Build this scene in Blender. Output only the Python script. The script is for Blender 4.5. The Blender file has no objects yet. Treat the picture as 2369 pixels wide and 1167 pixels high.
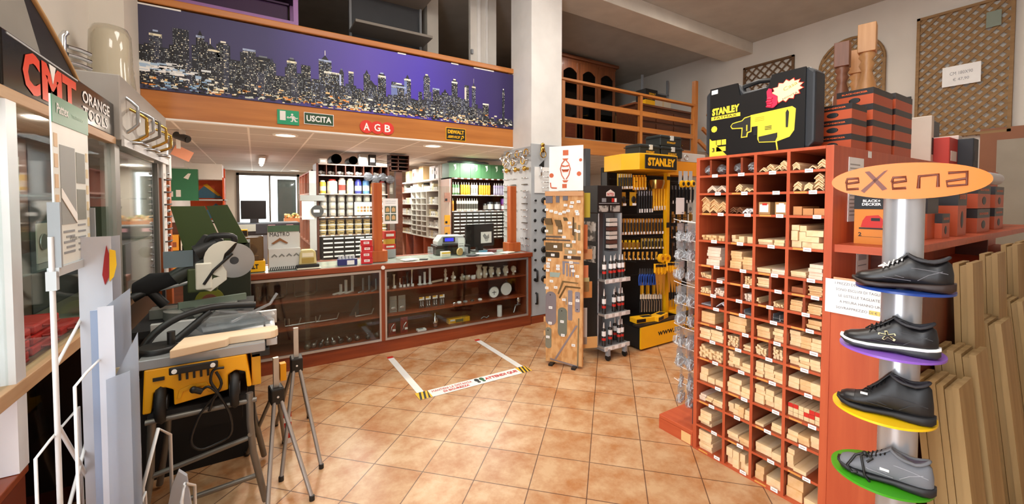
import bpy, math, random
from mathutils import Matrix, Vector
random.seed(7)
SC = bpy.context.scene
COL = SC.collection
R = math.radians
# ---------------------------------------------------------------- camera
FPX = 950.0; HEAD = R(58); PIT = R(1.8); CAMH = 1.6
CX = 1184.5; CY = 468 + FPX*math.tan(PIT)
cd = bpy.data.cameras.new('camera'); cam = bpy.data.objects.new('camera', cd); COL.objects.link(cam)
cd.sensor_fit = 'HORIZONTAL'; cd.sensor_width = 36; cd.lens = 36*FPX/2369
cd.shift_y = -(583.5-CY)/2369; cd.clip_start = .05
cam.location = (0, 0, CAMH)
cam.rotation_euler = (R(90)-PIT, 0, HEAD-R(90))
SC.camera = cam
# ---------------------------------------------------------------- world, exposure
SC.view_settings.view_transform = 'Standard'; SC.view_settings.look = 'None'
SC.view_settings.exposure = 0.5; SC.view_settings.gamma = 1.0; SC.view_settings.use_curve_mapping = False
w = bpy.data.worlds.new('daylight'); SC.world = w; w.use_nodes = True
bg = w.node_tree.nodes['Background']; bg.inputs[0].default_value = (.93, .96, 1, 1); bg.inputs[1].default_value = 4.6
# ---------------------------------------------------------------- lamps of the room, and added hall fill
def lamp(name, typ, loc, power, size=.3, rot=(0, 0, 0), col=(1, .93, .84), size_y=None, spot=None):
    l = bpy.data.lights.new(name, typ); l.energy = power; l.color = col
    if typ == 'AREA':
        l.size = size
        if size_y: l.shape = 'RECTANGLE'; l.size_y = size_y
    else: l.shadow_soft_size = size
    if spot: l.spot_size = R(spot); l.spot_blend = .6
    o = bpy.data.objects.new(name, l); COL.objects.link(o); o.location = loc; o.rotation_euler = rot
    return o
for p in ((-.1, .8), (1.0, 2.6), (2.6, 2.8), (5.6, 3.0), (4.6, 1.2)):
    lamp('added_hall_fill', 'AREA', (p[0], p[1], 4.62), 34, .9)  # unseen fill lights, added to brighten the front hall
for p in ((.31, 5.44), (2.09, 5.40), (.84, 11.4)):
    lamp('downlight', 'AREA', (p[0], p[1], 2.365), 22, .16, col=(1, .86, .7))
for p in ((.11, 8.6), (2.49, 8.2), (4.6, 7.2), (1.3, 6.1), (3.2, 5.9)):
    lamp('tube_lamp', 'AREA', (p[0], p[1], 2.30), 34, .12, size_y=1.2, col=(1, .97, .93))
lamp('case_lamp', 'AREA', (-.85, 2.1, 1.90), 4, .08, col=(1, .95, .9), size_y=.9)
lamp('case_lamp', 'AREA', (-.85, 3.1, 1.90), 3, .08, col=(1, .95, .9), size_y=.9)
lamp('mezzanine_lamp', 'AREA', (5.5, 6.0, 4.6), 10, .4)
# ---------------------------------------------------------------- pixel helpers (photo frame -> point on a real plane)
_F = Vector((math.cos(HEAD)*math.cos(PIT), math.sin(HEAD)*math.cos(PIT), -math.sin(PIT)))
_R = Vector((math.sin(HEAD), -math.cos(HEAD), 0)); _U = _R.cross(_F)
def on(ax, v, px, py):
    d = _F + _R*((px-CX)/FPX) + _U*((CY-py)/FPX); i = 'xyz'.index(ax); o = Vector((0, 0, CAMH))
    return o + d*((v-o[i])/d[i])
# ---------------------------------------------------------------- materials
def lin(h):
    h = h.lstrip('#'); v = [int(h[i:i+2], 16)/255 for i in (0, 2, 4)]
    return tuple((c/12.92 if c <= .04045 else ((c+.055)/1.055)**2.4) for c in v)+(1,)
MC = {}
def M(h, rough=.5, metal=0., alt=None, sc=(3, 3, 3), kind='noise', bump=0., emis=0., contrast=(.35, .65), coat=0.):
    key = (h, rough, metal, alt, sc, kind, bump, emis, contrast, coat)
    if key in MC: return MC[key]
    m = bpy.data.materials.new('mat_'+h.strip('#')); m.use_nodes = True; nt = m.node_tree; b = nt.nodes['Principled BSDF']
    b.inputs['Roughness'].default_value = rough; b.inputs['Metallic'].default_value = metal
    b.inputs['Base Color'].default_value = lin(h)
    if coat: b.inputs['Coat Weight'].default_value = coat; b.inputs['Coat Roughness'].default_value = .15
    if emis: b.inputs['Emission Color'].default_value = lin(h); b.inputs['Emission Strength'].default_value = emis
    tc = nt.nodes.new('ShaderNodeTexCoord'); mp = nt.nodes.new('ShaderNodeMapping'); mp.inputs['Scale'].default_value = sc
    nt.links.new(tc.outputs['Object'], mp.inputs['Vector'])
    n = nt.nodes.new('ShaderNodeTexNoise'); n.inputs['Scale'].default_value = 1.0; n.inputs['Detail'].default_value = 5
    nt.links.new(mp.outputs[0], n.inputs['Vector'])
    r = nt.nodes.new('ShaderNodeValToRGB'); r.color_ramp.elements[0].position = contrast[0]; r.color_ramp.elements[1].position = contrast[1]
    r.color_ramp.elements[0].color = lin(h); r.color_ramp.elements[1].color = lin(alt) if alt else tuple(min(1, c*1.12) for c in lin(h)[:3])+(1,)
    nt.links.new(n.outputs['Fac'], r.inputs[0]); nt.links.new(r.outputs[0], b.inputs['Base Color'])
    if emis: nt.links.new(r.outputs[0], b.inputs['Emission Color'])
    if bump:
        bp = nt.nodes.new('ShaderNodeBump'); bp.inputs['Strength'].default_value = bump; bp.inputs['Distance'].default_value = .01
        nt.links.new(n.outputs['Fac'], bp.inputs['Height']); nt.links.new(bp.outputs[0], b.inputs['Normal'])
    MC[key] = m
    return m
def GLASS(tint='#f4f8f6', refl=.16, opac=0., name='glass', fog='#d8dde2'):
    key = ('g', tint, refl, opac, fog)
    if key in MC: return MC[key]
    m = bpy.data.materials.new(name); m.use_nodes = True; nt = m.node_tree; nt.nodes.clear()
    out = nt.nodes.new('ShaderNodeOutputMaterial'); t = nt.nodes.new('ShaderNodeBsdfTransparent'); t.inputs[0].default_value = lin(tint)
    g = nt.nodes.new('ShaderNodeBsdfGlossy'); g.inputs['Roughness'].default_value = .04; g.inputs[0].default_value = (.95, .97, 1, 1)
    mx = nt.nodes.new('ShaderNodeMixShader'); lw = nt.nodes.new('ShaderNodeLayerWeight'); lw.inputs[0].default_value = .5
    pw = nt.nodes.new('ShaderNodeMath'); pw.operation = 'POWER'; pw.inputs[1].default_value = 4; ma = nt.nodes.new('ShaderNodeMath'); ma.operation = 'MULTIPLY_ADD'; ma.inputs[1].default_value = refl*2.2; ma.inputs[2].default_value = .03
    nt.links.new(lw.outputs['Facing'], pw.inputs[0]); nt.links.new(pw.outputs[0], ma.inputs[0])
    nt.links.new(ma.outputs[0], mx.inputs[0]); src = t
    if opac:
        d = nt.nodes.new('ShaderNodeBsdfDiffuse'); d.inputs[0].default_value = lin(fog)
        tr = nt.nodes.new('ShaderNodeBsdfTranslucent'); tr.inputs[0].default_value = lin(fog)
        ad = nt.nodes.new('ShaderNodeMixShader'); ad.inputs[0].default_value = .5; nt.links.new(d.outputs[0], ad.inputs[1]); nt.links.new(tr.outputs[0], ad.inputs[2])
        m2 = nt.nodes.new('ShaderNodeMixShader'); m2.inputs[0].default_value = opac
        nt.links.new(t.outputs[0], m2.inputs[1]); nt.links.new(ad.outputs[0], m2.inputs[2]); src = m2
    nt.links.new(src.outputs[0], mx.inputs[1]); nt.links.new(g.outputs[0], mx.inputs[2]); nt.links.new(mx.outputs[0], out.inputs[0])
    MC[key] = m
    return m
def wood(a, b, along='x', rough=.42, s=1.0, coat=0.):
    sc = {'x': (2*s, 26*s, 26*s), 'y': (26*s, 2*s, 26*s), 'z': (26*s, 26*s, 2*s)}[along]
    return M(a, rough, 0, b, sc, coat=coat)
def grid_mat(name, c1, c2, line, bw, bh, mortar, ang=0., org=(0, 0), noise=None, rough=.5, bump=.0):
    m = bpy.data.materials.new(name); m.use_nodes = True; nt = m.node_tree; b = nt.nodes['Principled BSDF']; b.inputs['Roughness'].default_value = rough
    tc = nt.nodes.new('ShaderNodeTexCoord'); mp = nt.nodes.new('ShaderNodeMapping')
    mp.inputs['Rotation'].default_value = (0, 0, -ang); c, s = math.cos(-ang), math.sin(-ang)
    mp.inputs['Location'].default_value = (-(c*org[0]-s*org[1]), -(s*org[0]+c*org[1]), 0)
    nt.links.new(tc.outputs['Object'], mp.inputs[0])
    br = nt.nodes.new('ShaderNodeTexBrick'); br.offset = 0; br.squash = 1
    for k, v in (('Scale', 1), ('Brick Width', bw), ('Row Height', bh), ('Mortar Size', mortar), ('Mortar Smooth', .1), ('Bias', 0)): br.inputs[k].default_value = v
    br.inputs['Color1'].default_value = lin(c1); br.inputs['Color2'].default_value = lin(c2); br.inputs['Mortar'].default_value = lin(line)
    nt.links.new(mp.outputs[0], br.inputs['Vector'])
    if noise:
        n = nt.nodes.new('ShaderNodeTexNoise'); n.inputs['Scale'].default_value = 5; n.inputs['Detail'].default_value = 8; n.inputs['Roughness'].default_value = .68
        nt.links.new(tc.outputs['Object'], n.inputs['Vector'])
        r = nt.nodes.new('ShaderNodeValToRGB'); r.color_ramp.elements[0].position = .36; r.color_ramp.elements[1].position = .62
        r.color_ramp.elements[0].color = lin(noise); r.color_ramp.elements[1].color = (1, 1, 1, 1); nt.links.new(n.outputs['Fac'], r.inputs[0])
        mx = nt.nodes.new('ShaderNodeMixRGB'); mx.blend_type = 'MULTIPLY'; mx.inputs[0].default_value = 1
        nt.links.new(br.outputs[0], mx.inputs[1]); nt.links.new(r.outputs[0], mx.inputs[2]); nt.links.new(mx.outputs[0], b.inputs['Base Color'])
    else: nt.links.new(br.outputs[0], b.inputs['Base Color'])
    bp = nt.nodes.new('ShaderNodeBump'); bp.invert = True; bp.inputs['Strength'].default_value = .4; bp.inputs['Distance'].default_value = .003
    nt.links.new(br.outputs['Fac'], bp.inputs['Height']); nt.links.new(bp.outputs[0], b.inputs['Normal'])
    return m
# ---------------------------------------------------------------- mesh builder
TXT = {}
def text_geo(s, bold):
    bold = 0 if bold < .015 or ('M' in s and len(s) > 1) else bold
    k = (s, bold)
    if k not in TXT:
        cu = bpy.data.curves.new('t', 'FONT'); cu.body = s; cu.size = 1; cu.align_x = 'CENTER'; cu.align_y = 'CENTER'; cu.offset = bold; cu.resolution_u = 2
        o = bpy.data.objects.new('t', cu); COL.objects.link(o); dg = bpy.context.evaluated_depsgraph_get()
        me = bpy.data.meshes.new_from_object(o.evaluated_get(dg)); vs = [v.co.copy() for v in me.vertices]
        fs = [tuple(p.vertices) for p in me.polygons]
        bpy.data.objects.remove(o); bpy.data.curves.remove(cu); bpy.data.meshes.remove(me)
        x = [v.x for v in vs] or [0, 1]; y = [v.y for v in vs] or [0, 1]
        cx, cy = (max(x)+min(x))/2, (max(y)+min(y))/2; W = max(x)-min(x) or 1; H = max(y)-min(y) or 1
        TXT[k] = ([((v.x-cx)/W, (v.y-cy)/H) for v in vs], fs, W/H)
    return TXT[k]
class MB:
    def __init__(s): s.v = []; s.f = []; s.m = []; s.sm = []; s.mats = []; s.X = Matrix()
    def mi(s, m):
        if m not in s.mats: s.mats.append(m)
        return s.mats.index(m)
    def add(s, vs, fs, m, smooth=False):
        o = len(s.v); i = s.mi(m); s.v += [s.X @ Vector(v) for v in vs]
        for f in fs: s.f.append(tuple(o+k for k in f)); s.m.append(i); s.sm.append(smooth)
        return s
    def at(s, loc=(0, 0, 0), rz=0, rx=0, ry=0, sc=1):
        s.X = Matrix.Translation(loc) @ Matrix.Rotation(R(rz), 4, 'Z') @ Matrix.Rotation(R(ry), 4, 'Y') @ Matrix.Rotation(R(rx), 4, 'X') @ Matrix.Scale(sc, 4)
        return s
    def box(s, x0, y0, z0, x1, y1, z1, m):
        return s.add([(x0, y0, z0), (x1, y0, z0), (x1, y1, z0), (x0, y1, z0), (x0, y0, z1), (x1, y0, z1), (x1, y1, z1), (x0, y1, z1)],
                     [(0, 3, 2, 1), (4, 5, 6, 7), (0, 1, 5, 4), (1, 2, 6, 5), (2, 3, 7, 6), (3, 0, 4, 7)], m)
    def quad(s, x0, z0, x1, z1, y, m, t=.001): return s.box(x0, y-t, z0, x1, y, z1, m)
    def prism(s, pts, y0, y1, m):   # polygon in XZ, thickness along Y
        n = len(pts); vs = [(p[0], y0, p[1]) for p in pts]+[(p[0], y1, p[1]) for p in pts]
        a = sum(pts[i][0]*pts[(i+1) % n][1]-pts[(i+1) % n][0]*pts[i][1] for i in range(n))
        fs = [tuple(range(n)), tuple(reversed(range(n, 2*n)))]+[(i, i+n, (i+1) % n+n, (i+1) % n) for i in range(n)]
        if a < 0: fs = [tuple(reversed(f)) for f in fs]
        return s.add(vs, fs, m)
    def flat(s, pts, z0, z1, m):    # polygon in XY, thickness along Z
        n = len(pts); vs = [(p[0], p[1], z0) for p in pts]+[(p[0], p[1], z1) for p in pts]
        a = sum(pts[i][0]*pts[(i+1) % n][1]-pts[(i+1) % n][0]*pts[i][1] for i in range(n))
        fs = [tuple(reversed(range(n))), tuple(range(n, 2*n))]+[(i, (i+1) % n, (i+1) % n+n, i+n) for i in range(n)]
        if a < 0: fs = [tuple(reversed(f)) for f in fs]
        return s.add(vs, fs, m)
    def cyl(s, p0, p1, r0, m, r1=None, n=16, caps=True):
        r1 = r0 if r1 is None else r1; p0 = Vector(p0); p1 = Vector(p1); d = (p1-p0).normalized()
        a = d.orthogonal().normalized(); b = d.cross(a); vs = []
        for p, r in ((p0, r0), (p1, r1)):
            for i in range(n): t = 2*math.pi*i/n; vs.append(p+a*(r*math.cos(t))+b*(r*math.sin(t)))
        s.add(vs, [(i, (i+1) % n, (i+1) % n+n, i+n) for i in range(n)], m, True)
        if caps: s.add(vs, [tuple(reversed(range(n))), tuple(range(n, 2*n))], m)
        return s
    def tube(s, pts, r, m, n=8, closed=False):
        P = [Vector(p) for p in pts]; L = len(P); vs = []; fs = []; up = None
        for i, p in enumerate(P):
            a = P[(i-1) % L] if (closed or i) else p; b = P[(i+1) % L] if (closed or i < L-1) else p
            d = (b-a).normalized()
            if up is None: up = d.orthogonal().normalized()
            up = (up-d*up.dot(d)); up = up.normalized() if up.length > 1e-6 else d.orthogonal().normalized()
            q = d.cross(up); rr = r[i] if isinstance(r, (list, tuple)) else r
            for k in range(n): t = 2*math.pi*k/n; vs.append(p+up*(rr*math.cos(t))+q*(rr*math.sin(t)))
        for i in range(L if closed else L-1):
            for k in range(n): fs.append((i*n+k, i*n+(k+1) % n, ((i+1) % L)*n+(k+1) % n, ((i+1) % L)*n+k))
        s.add(vs, fs, m, True)
        if not closed: s.add([vs[k] for k in range(n)]+[vs[(L-1)*n+k] for k in range(n)], [tuple(reversed(range(n))), tuple(range(n, 2*n))], m)
        return s
    def lathe(s, prof, c, m, n=18, axis='z'):
        vs = []; L = len(prof)
        for r, h in prof:
            for k in range(n):
                t = 2*math.pi*k/n; a, b = r*math.cos(t), r*math.sin(t)
                vs.append({'z': (c[0]+a, c[1]+b, c[2]+h), 'y': (c[0]+a, c[1]+h, c[2]-b), 'x': (c[0]+h, c[1]+a, c[2]+b)}[axis])
        fs = [(i*n+k, i*n+(k+1) % n, (i+1)*n+(k+1) % n, (i+1)*n+k) for i in range(L-1) for k in range(n)]
        s.add(vs, fs, m, True)
        return s.add(vs, [tuple(reversed(range(n))), tuple(range((L-1)*n, L*n))], m)
    def ball(s, c, r, m, sc=(1, 1, 1), n=12):
        prof = [(max(.001, math.sin(math.pi*i/n)), -math.cos(math.pi*i/n)) for i in range(n+1)]
        vs = [(c[0]+q*math.cos(2*math.pi*k/n)*r*sc[0], c[1]+q*math.sin(2*math.pi*k/n)*r*sc[1], c[2]+h*r*sc[2]) for q, h in prof for k in range(n)]
        return s.add(vs, [(i*n+k, i*n+(k+1) % n, (i+1)*n+(k+1) % n, (i+1)*n+k) for i in range(n) for k in range(n)], m, True)
    def crumple(s, c, sz, m, seed=1, n=9, amp=.16):   # crumpled plastic bag
        q = random.Random(seed); o = len(s.v); s.ball(c, 1, m, sz, n); s.sm[-1] = False; ctr = s.X @ Vector(c)
        for i in range(o, len(s.v)): s.v[i] = ctr+(s.v[i]-ctr)*(1+q.uniform(-amp, amp))
        for i in range(len(s.f)):
            if s.f[i][0] >= o: s.sm[i] = False
        return s
    def loft(s, rings, m, smooth=True, caps=True):
        n = len(rings[0]); vs = [p for r in rings for p in r]
        s.add(vs, [(i*n+k, i*n+(k+1) % n, (i+1)*n+(k+1) % n, (i+1)*n+k) for i in range(len(rings)-1) for k in range(n)], m, smooth)
        if caps: s.add(list(rings[0])+list(rings[-1]), [tuple(reversed(range(n))), tuple(range(n, 2*n))], m)
        return s
    def text(s, t, x, z, w, h, m, y=0., bold=.03, ang=0., skew=0., th=.0012):   # centred at x,z, facing -Y
        vs, fs, _ = text_geo(t, bold); c, q = math.cos(R(ang)), math.sin(R(ang)); P = []
        for u, v in vs:
            a, b = (u+skew*v)*w, v*h; P.append((x+a*c-b*q, y-th, z+a*q+b*c))
        return s.add(P, fs, m)
    def mesh(s, name):
        me = bpy.data.meshes.new(name); me.from_pydata([tuple(v) for v in s.v], [], s.f)
        for m in s.mats: me.materials.append(m)
        me.polygons.foreach_set('material_index', s.m); me.polygons.foreach_set('use_smooth', s.sm); me.update()
        return me
def link(name, data, parent=None, bev=0.):
    o = bpy.data.objects.new(name, data); COL.objects.link(o); o.parent = parent
    if bev:
        b = o.modifiers.new('bevel', 'BEVEL'); b.width = bev; b.segments = 2; b.limit_method = 'ANGLE'
    return o
def tag(o, label=None, cat=None, group=None, kind=None):
    for k, v in (('label', label), ('category', cat), ('group', group), ('kind', kind)):
        if v: o[k] = v
    return o
def thing(name, label, cat, loc=(0, 0, 0), rz=0, group=None):
    o = link(name, None); o.location = loc; o.rotation_euler[2] = R(rz); o.empty_display_size = .05
    return tag(o, label, cat, group)
def part(name, mb, parent, label=None, bev=0., kind=None): return tag(link(name, mb.mesh(name), parent, bev), label, kind=kind)
def solo(name, mb, label, cat, loc=(0, 0, 0), rz=0, group=None, bev=0., kind=None):
    o = link(name, mb.mesh(name), None, bev); o.location = loc; o.rotation_euler[2] = R(rz)
    return tag(o, label, cat, group, kind)
def struct(name, mb, bev=0.): return tag(link(name, mb.mesh(name), None, bev), kind='structure')
def inst(src, name, parent=None, loc=(0, 0, 0), rz=0, label=None, cat=None, group=None, rx=0, ry=0):   # another object sharing src's mesh
    o = src.copy(); o.name = name; COL.objects.link(o); o.parent = parent; o.location = loc; o.rotation_euler = (R(rx), R(ry), R(rz))
    return tag(o, label, cat, group)
def dup(root, loc, rz=0, label=None, group=None):
    r = root.copy(); COL.objects.link(r); r.location = loc; r.rotation_euler[2] = R(rz); tag(r, label, None, group)
    for ch in list(root.children):
        c = ch.copy(); COL.objects.link(c); c.parent = r
        for g in list(ch.children):
            d = g.copy(); COL.objects.link(d); d.parent = c
    return r
def B(*a): return MB().box(*a)
# ---------------------------------------------------------------- palette
WALL = M('#d6d0c6', .85, alt='#dcd6cc', sc=(2, 2, 2)); WHITE = M('#e9e7e3', .6); PAPER = M('#f0f0ee', .7)
CHERRY = wood('#7d3318', '#94431f', 'x', coat=.2); CHERRYZ = wood('#7d3318', '#94431f', 'z', coat=.2); CHERRYD = wood('#5f2814', '#70311a', 'x')
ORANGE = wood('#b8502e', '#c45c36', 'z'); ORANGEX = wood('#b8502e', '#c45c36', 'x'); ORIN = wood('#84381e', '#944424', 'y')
HONEY = wood('#b06a2c', '#c47c38', 'x', coat=.2, s=.6); HONEYZ = wood('#b06a2c', '#c47c38', 'z', coat=.2)
POST = wood('#a84f24', '#bd6430', 'z', s=.7)
PINE = wood('#ecc690', '#f6d8ac', 'y', rough=.6); PINE2 = wood('#e2b276', '#eec592', 'y', rough=.6); PINEP = wood('#e6c9ad', '#f0dac4', 'y', rough=.6)
BOARD = wood('#98794a', '#ae9060', 'z', rough=.6, s=.7); BOARDE = wood('#8d6638', '#a9804c', 'z', rough=.6, s=1.2)
BLACK = M('#161616', .45); BLACKM = M('#101012', .7); DGREY = M('#3a3b3d', .5); GREY = M('#8c9094', .5); LGREY = M('#b4b8bb', .45)
STEEL = M('#b9bcbe', .28, 1.); CHROME = M('#d8dadc', .12, 1.); BRASS = M('#c9a050', .2, 1.); ALU = M('#c4c6c8', .35, .8)
YEL = M('#f2b50c', .45); YELD = M('#e8a20a', .4); RED = M('#c8281e', .45); PLAST = M('#e7e3da', .4)
ORG = M('#e2601c', .45); BLUE = M('#23406e', .5); GREEN = M('#2c5a36', .55); OLIVE = M('#35461c', .6)
GL = GLASS(); BAG = GLASS('#f2f4f5', .45, .22, 'clear_bag', '#dfe3e6'); ACR = GLASS('#dfe4ea', .3, .5, 'acrylic', '#ccd2dc')
# ================================================================ SETTING
TILE = grid_mat('floor_tiles', '#d2b08a', '#c69f76', '#755744', .3195, .3195, .0032, R(44.6), (1.267, 2.302), '#dcb48e', .34)
CEILG = grid_mat('ceiling_panels', '#c2bbb3', '#c8c1b9', '#f0ece6', .62, .6, .011, 0, (-.05, 5.0), None, .8)
XW = 8.2; XL = -1.05; YB = 12.25
struct('floor', B(XL-.1, -3.1, -.1, XW+.1, YB+.1, 0, TILE))
struct('ceiling', B(XL-.1, -3.1, 4.68, XW+.1, YB+.1, 4.8, M('#b6b2aa', .9)))
struct('ceiling_beam', B(XL, 4.34, 4.47, XW, 4.9, 4.68, M('#cfc8bc', .85)), .006)
struct('wall_right', B(XW, -3.1, 0, XW+.12, YB+.1, 4.68, WALL))
struct('wall_left', B(XL-.12, 1.3, 0, XL, YB+.1, 4.68, WALL))
struct('added_wall_left', B(XL-.12, -3.1, 0, XL, -.6, 4.68, WALL))  # unseen wall piece, added to keep daylight off the rack's side
struct('unseen_wall_front', B(XL, -3.12, 0, XW, -3, 4.68, WALL))  # unseen wall, closed full width so daylight enters from the left only
mb = MB(); mb.box(XL, YB, 0, -.37, YB+.12, 2.42, WALL).box(.98, YB, 0, XW, YB+.12, 2.42, WALL).box(-.37, YB, 0, .98, YB+.12, .95, WALL).box(-.37, YB, 2.31, .98, YB+.12, 2.42, WALL)
struct('wall_back', mb)
struct('mezzanine_back_wall', B(XL, 8.6, 2.6, XW, 8.72, 4.68, M('#7d6c5e', .9)))  # brown puts the dim light of the mezzanine into the wall colour
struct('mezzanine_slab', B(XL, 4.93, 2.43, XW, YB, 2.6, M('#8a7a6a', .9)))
struct('ceiling_lower', B(XL, 4.93, 2.38, XW, YB, 2.42, CEILG))
struct('pillar', B(3.06, 4.42, 0, 3.56, 4.92, 4.47, M('#dad8d4', .8)), .004)
struct('pilaster', B(XL, 4.39, 0, -.85, 4.97, 4.68, WALL))
f = tag(link('window_1', None), kind='structure')
DK = M('#5b5550', .6)
mb = MB()
for a in ((-.39, .93, -.33, 2.33), (.94, .93, 1.0, 2.33), (-.39, .93, 1.0, 1.0), (-.39, 2.27, 1.0, 2.33), (.30, .95, .34, 2.3)): mb.box(a[0], YB-.03, a[1], a[2], YB+.03, a[3], DK)
part('window_frame', mb, f); part('pane', B(-.35, YB+.02, .97, .96, YB+.026, 2.29, GL), f)
# building seen over the yard through the back window
mb = B(.50, 12.45, 0, .93, 12.5, 2.2, DGREY).box(.52, 12.44, .1, .91, 12.45, 2.15, M('#4c5052', .5))
solo('window_shutter', mb, 'grey shutter panel outside the bright back window', 'shutter')
# fascias and handrails of the mezzanine
struct('trim_1', B(-.85, 4.87, 2.365, 3.06, 4.925, 2.612, HONEY), .004)
mb = B(3.56, 4.87, 2.355, 7.2, 4.925, 2.575, HONEY); mb.box(5.64, 4.868, 2.355, 5.65, 4.87, 2.575, CHERRYD)
struct('trim_2', mb, .004)
struct('trim_3', B(-.85, 4.86, 2.35, 3.06, 4.93, 2.366, WHITE))
t = thing('mezzanine_handrail', 'honey wood handrail running along the top of the city banner', 'railing', (-.85, 4.9, 2.612))
part('top_rail', B(0, -.05, .765, 3.91, .05, .83, HONEY), t, bev=.01)
mb = MB()
for x in (.02, 1.3, 2.6, 3.87): mb.box(x-.02, .0, 0, x+.02, .04, .77, HONEYZ)
for x0 in (0.0,): mb.box(x0, .01, .74, 3.91, .02, .766, CHERRYD)
part('support', mb, t)
t = thing('balustrade', 'honey wood balustrade with three open rails right of the pillar', 'railing', (3.56, 4.9, 2.575))
for x in (.40, 2.12, 3.62): part('baluster_post', B(x-.03, -.03, 0, x+.03, .03, .86, HONEYZ), t, bev=.003)
part('top_rail', B(0, -.045, .86, 3.66, .045, .90, HONEY), t, bev=.008)
for z in (.24, .52): part('rail', B(0, -.02, z, 3.66, .02, z+.085, HONEY), t, bev=.004)
t = thing('stair_balustrade', 'honey wood stair handrail sloping down beyond the mezzanine balustrade', 'railing', (7.22, 4.9, 2.575))
mb = MB(); mb.at(ry=28)
for z in (.22, .50, .84): mb.box(0, -.02, z, 1.0, .02, z+.07, HONEY)
part('sloping_rail', mb, t); part('baluster_post', B(-.04, -.04, -.3, .04, .04, 1.35, HONEYZ), t, bev=.003)
# ================================================================ BANNER
SKY = bpy.data.materials.new('banner_print'); SKY.use_nodes = True; nt = SKY.node_tree; b = nt.nodes['Principled BSDF']; b.inputs['Roughness'].default_value = .5
tc = nt.nodes.new('ShaderNodeTexCoord'); sx = nt.nodes.new('ShaderNodeSeparateXYZ'); nt.links.new(tc.outputs['Object'], sx.inputs[0])
mr = nt.nodes.new('ShaderNodeMapRange'); mr.inputs[1].default_value = 0; mr.inputs[2].default_value = 3.9; nt.links.new(sx.outputs[0], mr.inputs[0])
cr = nt.nodes.new('ShaderNodeValToRGB'); e = cr.color_ramp.elements; e[0].color = lin('#3a3854'); e[1].color = lin('#2b2150')
for p, c in ((.25, '#3a3468'), (.5, '#5a48b0'), (.66, '#4a34b8'), (.82, '#3c2a80')): q = e.new(p); q.color = lin(c)
nt.links.new(mr.outputs[0], cr.inputs[0]); nt.links.new(cr.outputs[0], b.inputs['Base Color'])
t = thing('city_banner', 'long printed banner of a night city skyline under purple sky', 'banner', (-.85, 4.866, 2.612))
part('print', B(0, -.004, 0, 3.91, 0, .748, SKY), t)
rs = random.Random(3); mb = MB()
DB = [M(c, .6) for c in ('#15161c', '#1e2028', '#2a2b33', '#333648', '#20242e')]
LT = [M(c, .6) for c in ('#f4ecd0', '#c9d0c4', '#fff8e6', '#8f98a0', '#e8c890', '#a8b8d8', '#6f7680')]
x = 0; y0 = -.0045
def skyl(u):   # skyline height against distance along the banner (0..3.9)
    pts = [(0, .46), (.35, .5), (.6, .52), (.9, .42), (1.2, .36), (1.5, .37), (1.8, .33), (2.1, .34), (2.4, .33), (2.7, .36), (3.0, .33), (3.3, .3), (3.45, .12), (3.9, .14)]
    for (a, ha), (c, hc) in zip(pts, pts[1:]):
        if a <= u <= c: return ha+(hc-ha)*(u-a)/(c-a)
    return .1
towers = [(1.6, .2, .40), (2.0, .16, .33), (2.32, .2, .36), (2.98, .2, .34), (.52, .16, .44), (.95, .2, .42), (3.48, .1, .3), (3.42, .22, .14), (.12, .10, .50), (.30, .13, .58), (.44, .07, .55), (.62, .12, .5), (.83, .12, .50), (1.02, .08, .40), (1.2, .1, .45), (1.33, .1, .43), (1.52, .14, .52), (1.68, .05, .42), (1.78, .06, .44), (1.95, .08, .44), (2.12, .1, .45),
          (2.26, .07, .40), (2.42, .09, .46), (2.66, .09, .52), (2.78, .1, .40), (2.9, .1, .36), (3.03, .09, .52), (3.2, .07, .5), (3.30, .06, .5), (3.75, .04, .5)]
bl = []
while x < 3.88:
    wd = rs.uniform(.03, .085); bl.append((x, wd, skyl(x)*rs.uniform(.62, 1.02), 0)); x += wd*rs.uniform(.7, 1.0)
FAC = [M(c, .6) for c in ('#8fa6d8', '#b8c4e8', '#6f80b8', '#e0dcd0')]
bl += [(a-wd/2, wd*.9, h, 1) for a, wd, h in towers]
for k, (x, wd, h, tall) in enumerate(bl):
    wd = min(wd, 3.9-x); d = y0-.00012*(k % 7)-(.0012 if not tall else 0); m = DB[k % 5]; cool = 1.3 < x < 3.3
    mb.quad(x, .04, x+wd, h, d, m, .0008)
    if tall and k % 3 == 1:
        mb.quad(x+wd*.15, h, x+wd*.85, h+.018, d, m, .0008).quad(x+wd*.3, h+.018, x+wd*.7, h+.034, d, LT[rs.choice((0, 2, 5, 6))], .0008)
    if tall and k % 3 == 0:
        mb.prism([(x+wd*.2, h), (x+wd*.8, h), (x+wd*.5, h+.05)], d-.0008, d, LT[rs.choice((0, 2, 5))] if k % 3 else m)
        if k % 4 == 0: mb.quad(x+wd*.48, h+.04, x+wd*.53, h+.1, d, LT[2], .0008)
    if tall and k % 2 == 0:
        mb.quad(x, h-.02, x+wd, h, d-.0008, LT[rs.choice((0, 2, 5))], .0003)
    if tall and k % 5 == 2: mb.quad(x, .08, x+wd*.4, h-.03, d-.0009, FAC[k % 4] if x > 1.3 else FAC[3], .0003)
    nx = max(2, int(wd/.0095)); nz = int((h-.06)/.0165)
    for i in range(nx):
        for j in range(nz):
            if rs.random() < (.44 if tall else .42):
                a = x+(i+.2)*wd/nx; z = .06+j*.017; mb.quad(a, z, a+wd/nx*rs.choice((.45, .6, .9)), z+rs.choice((.006, .009)), d-.0008, LT[rs.choice((0, 1, 3, 3, 6, 2) if not cool else (0, 5, 1, 3, 5))], .0003)
part('building', mb, t, 'dark printed towers with lit windows', kind='stuff')
mb = MB()
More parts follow.
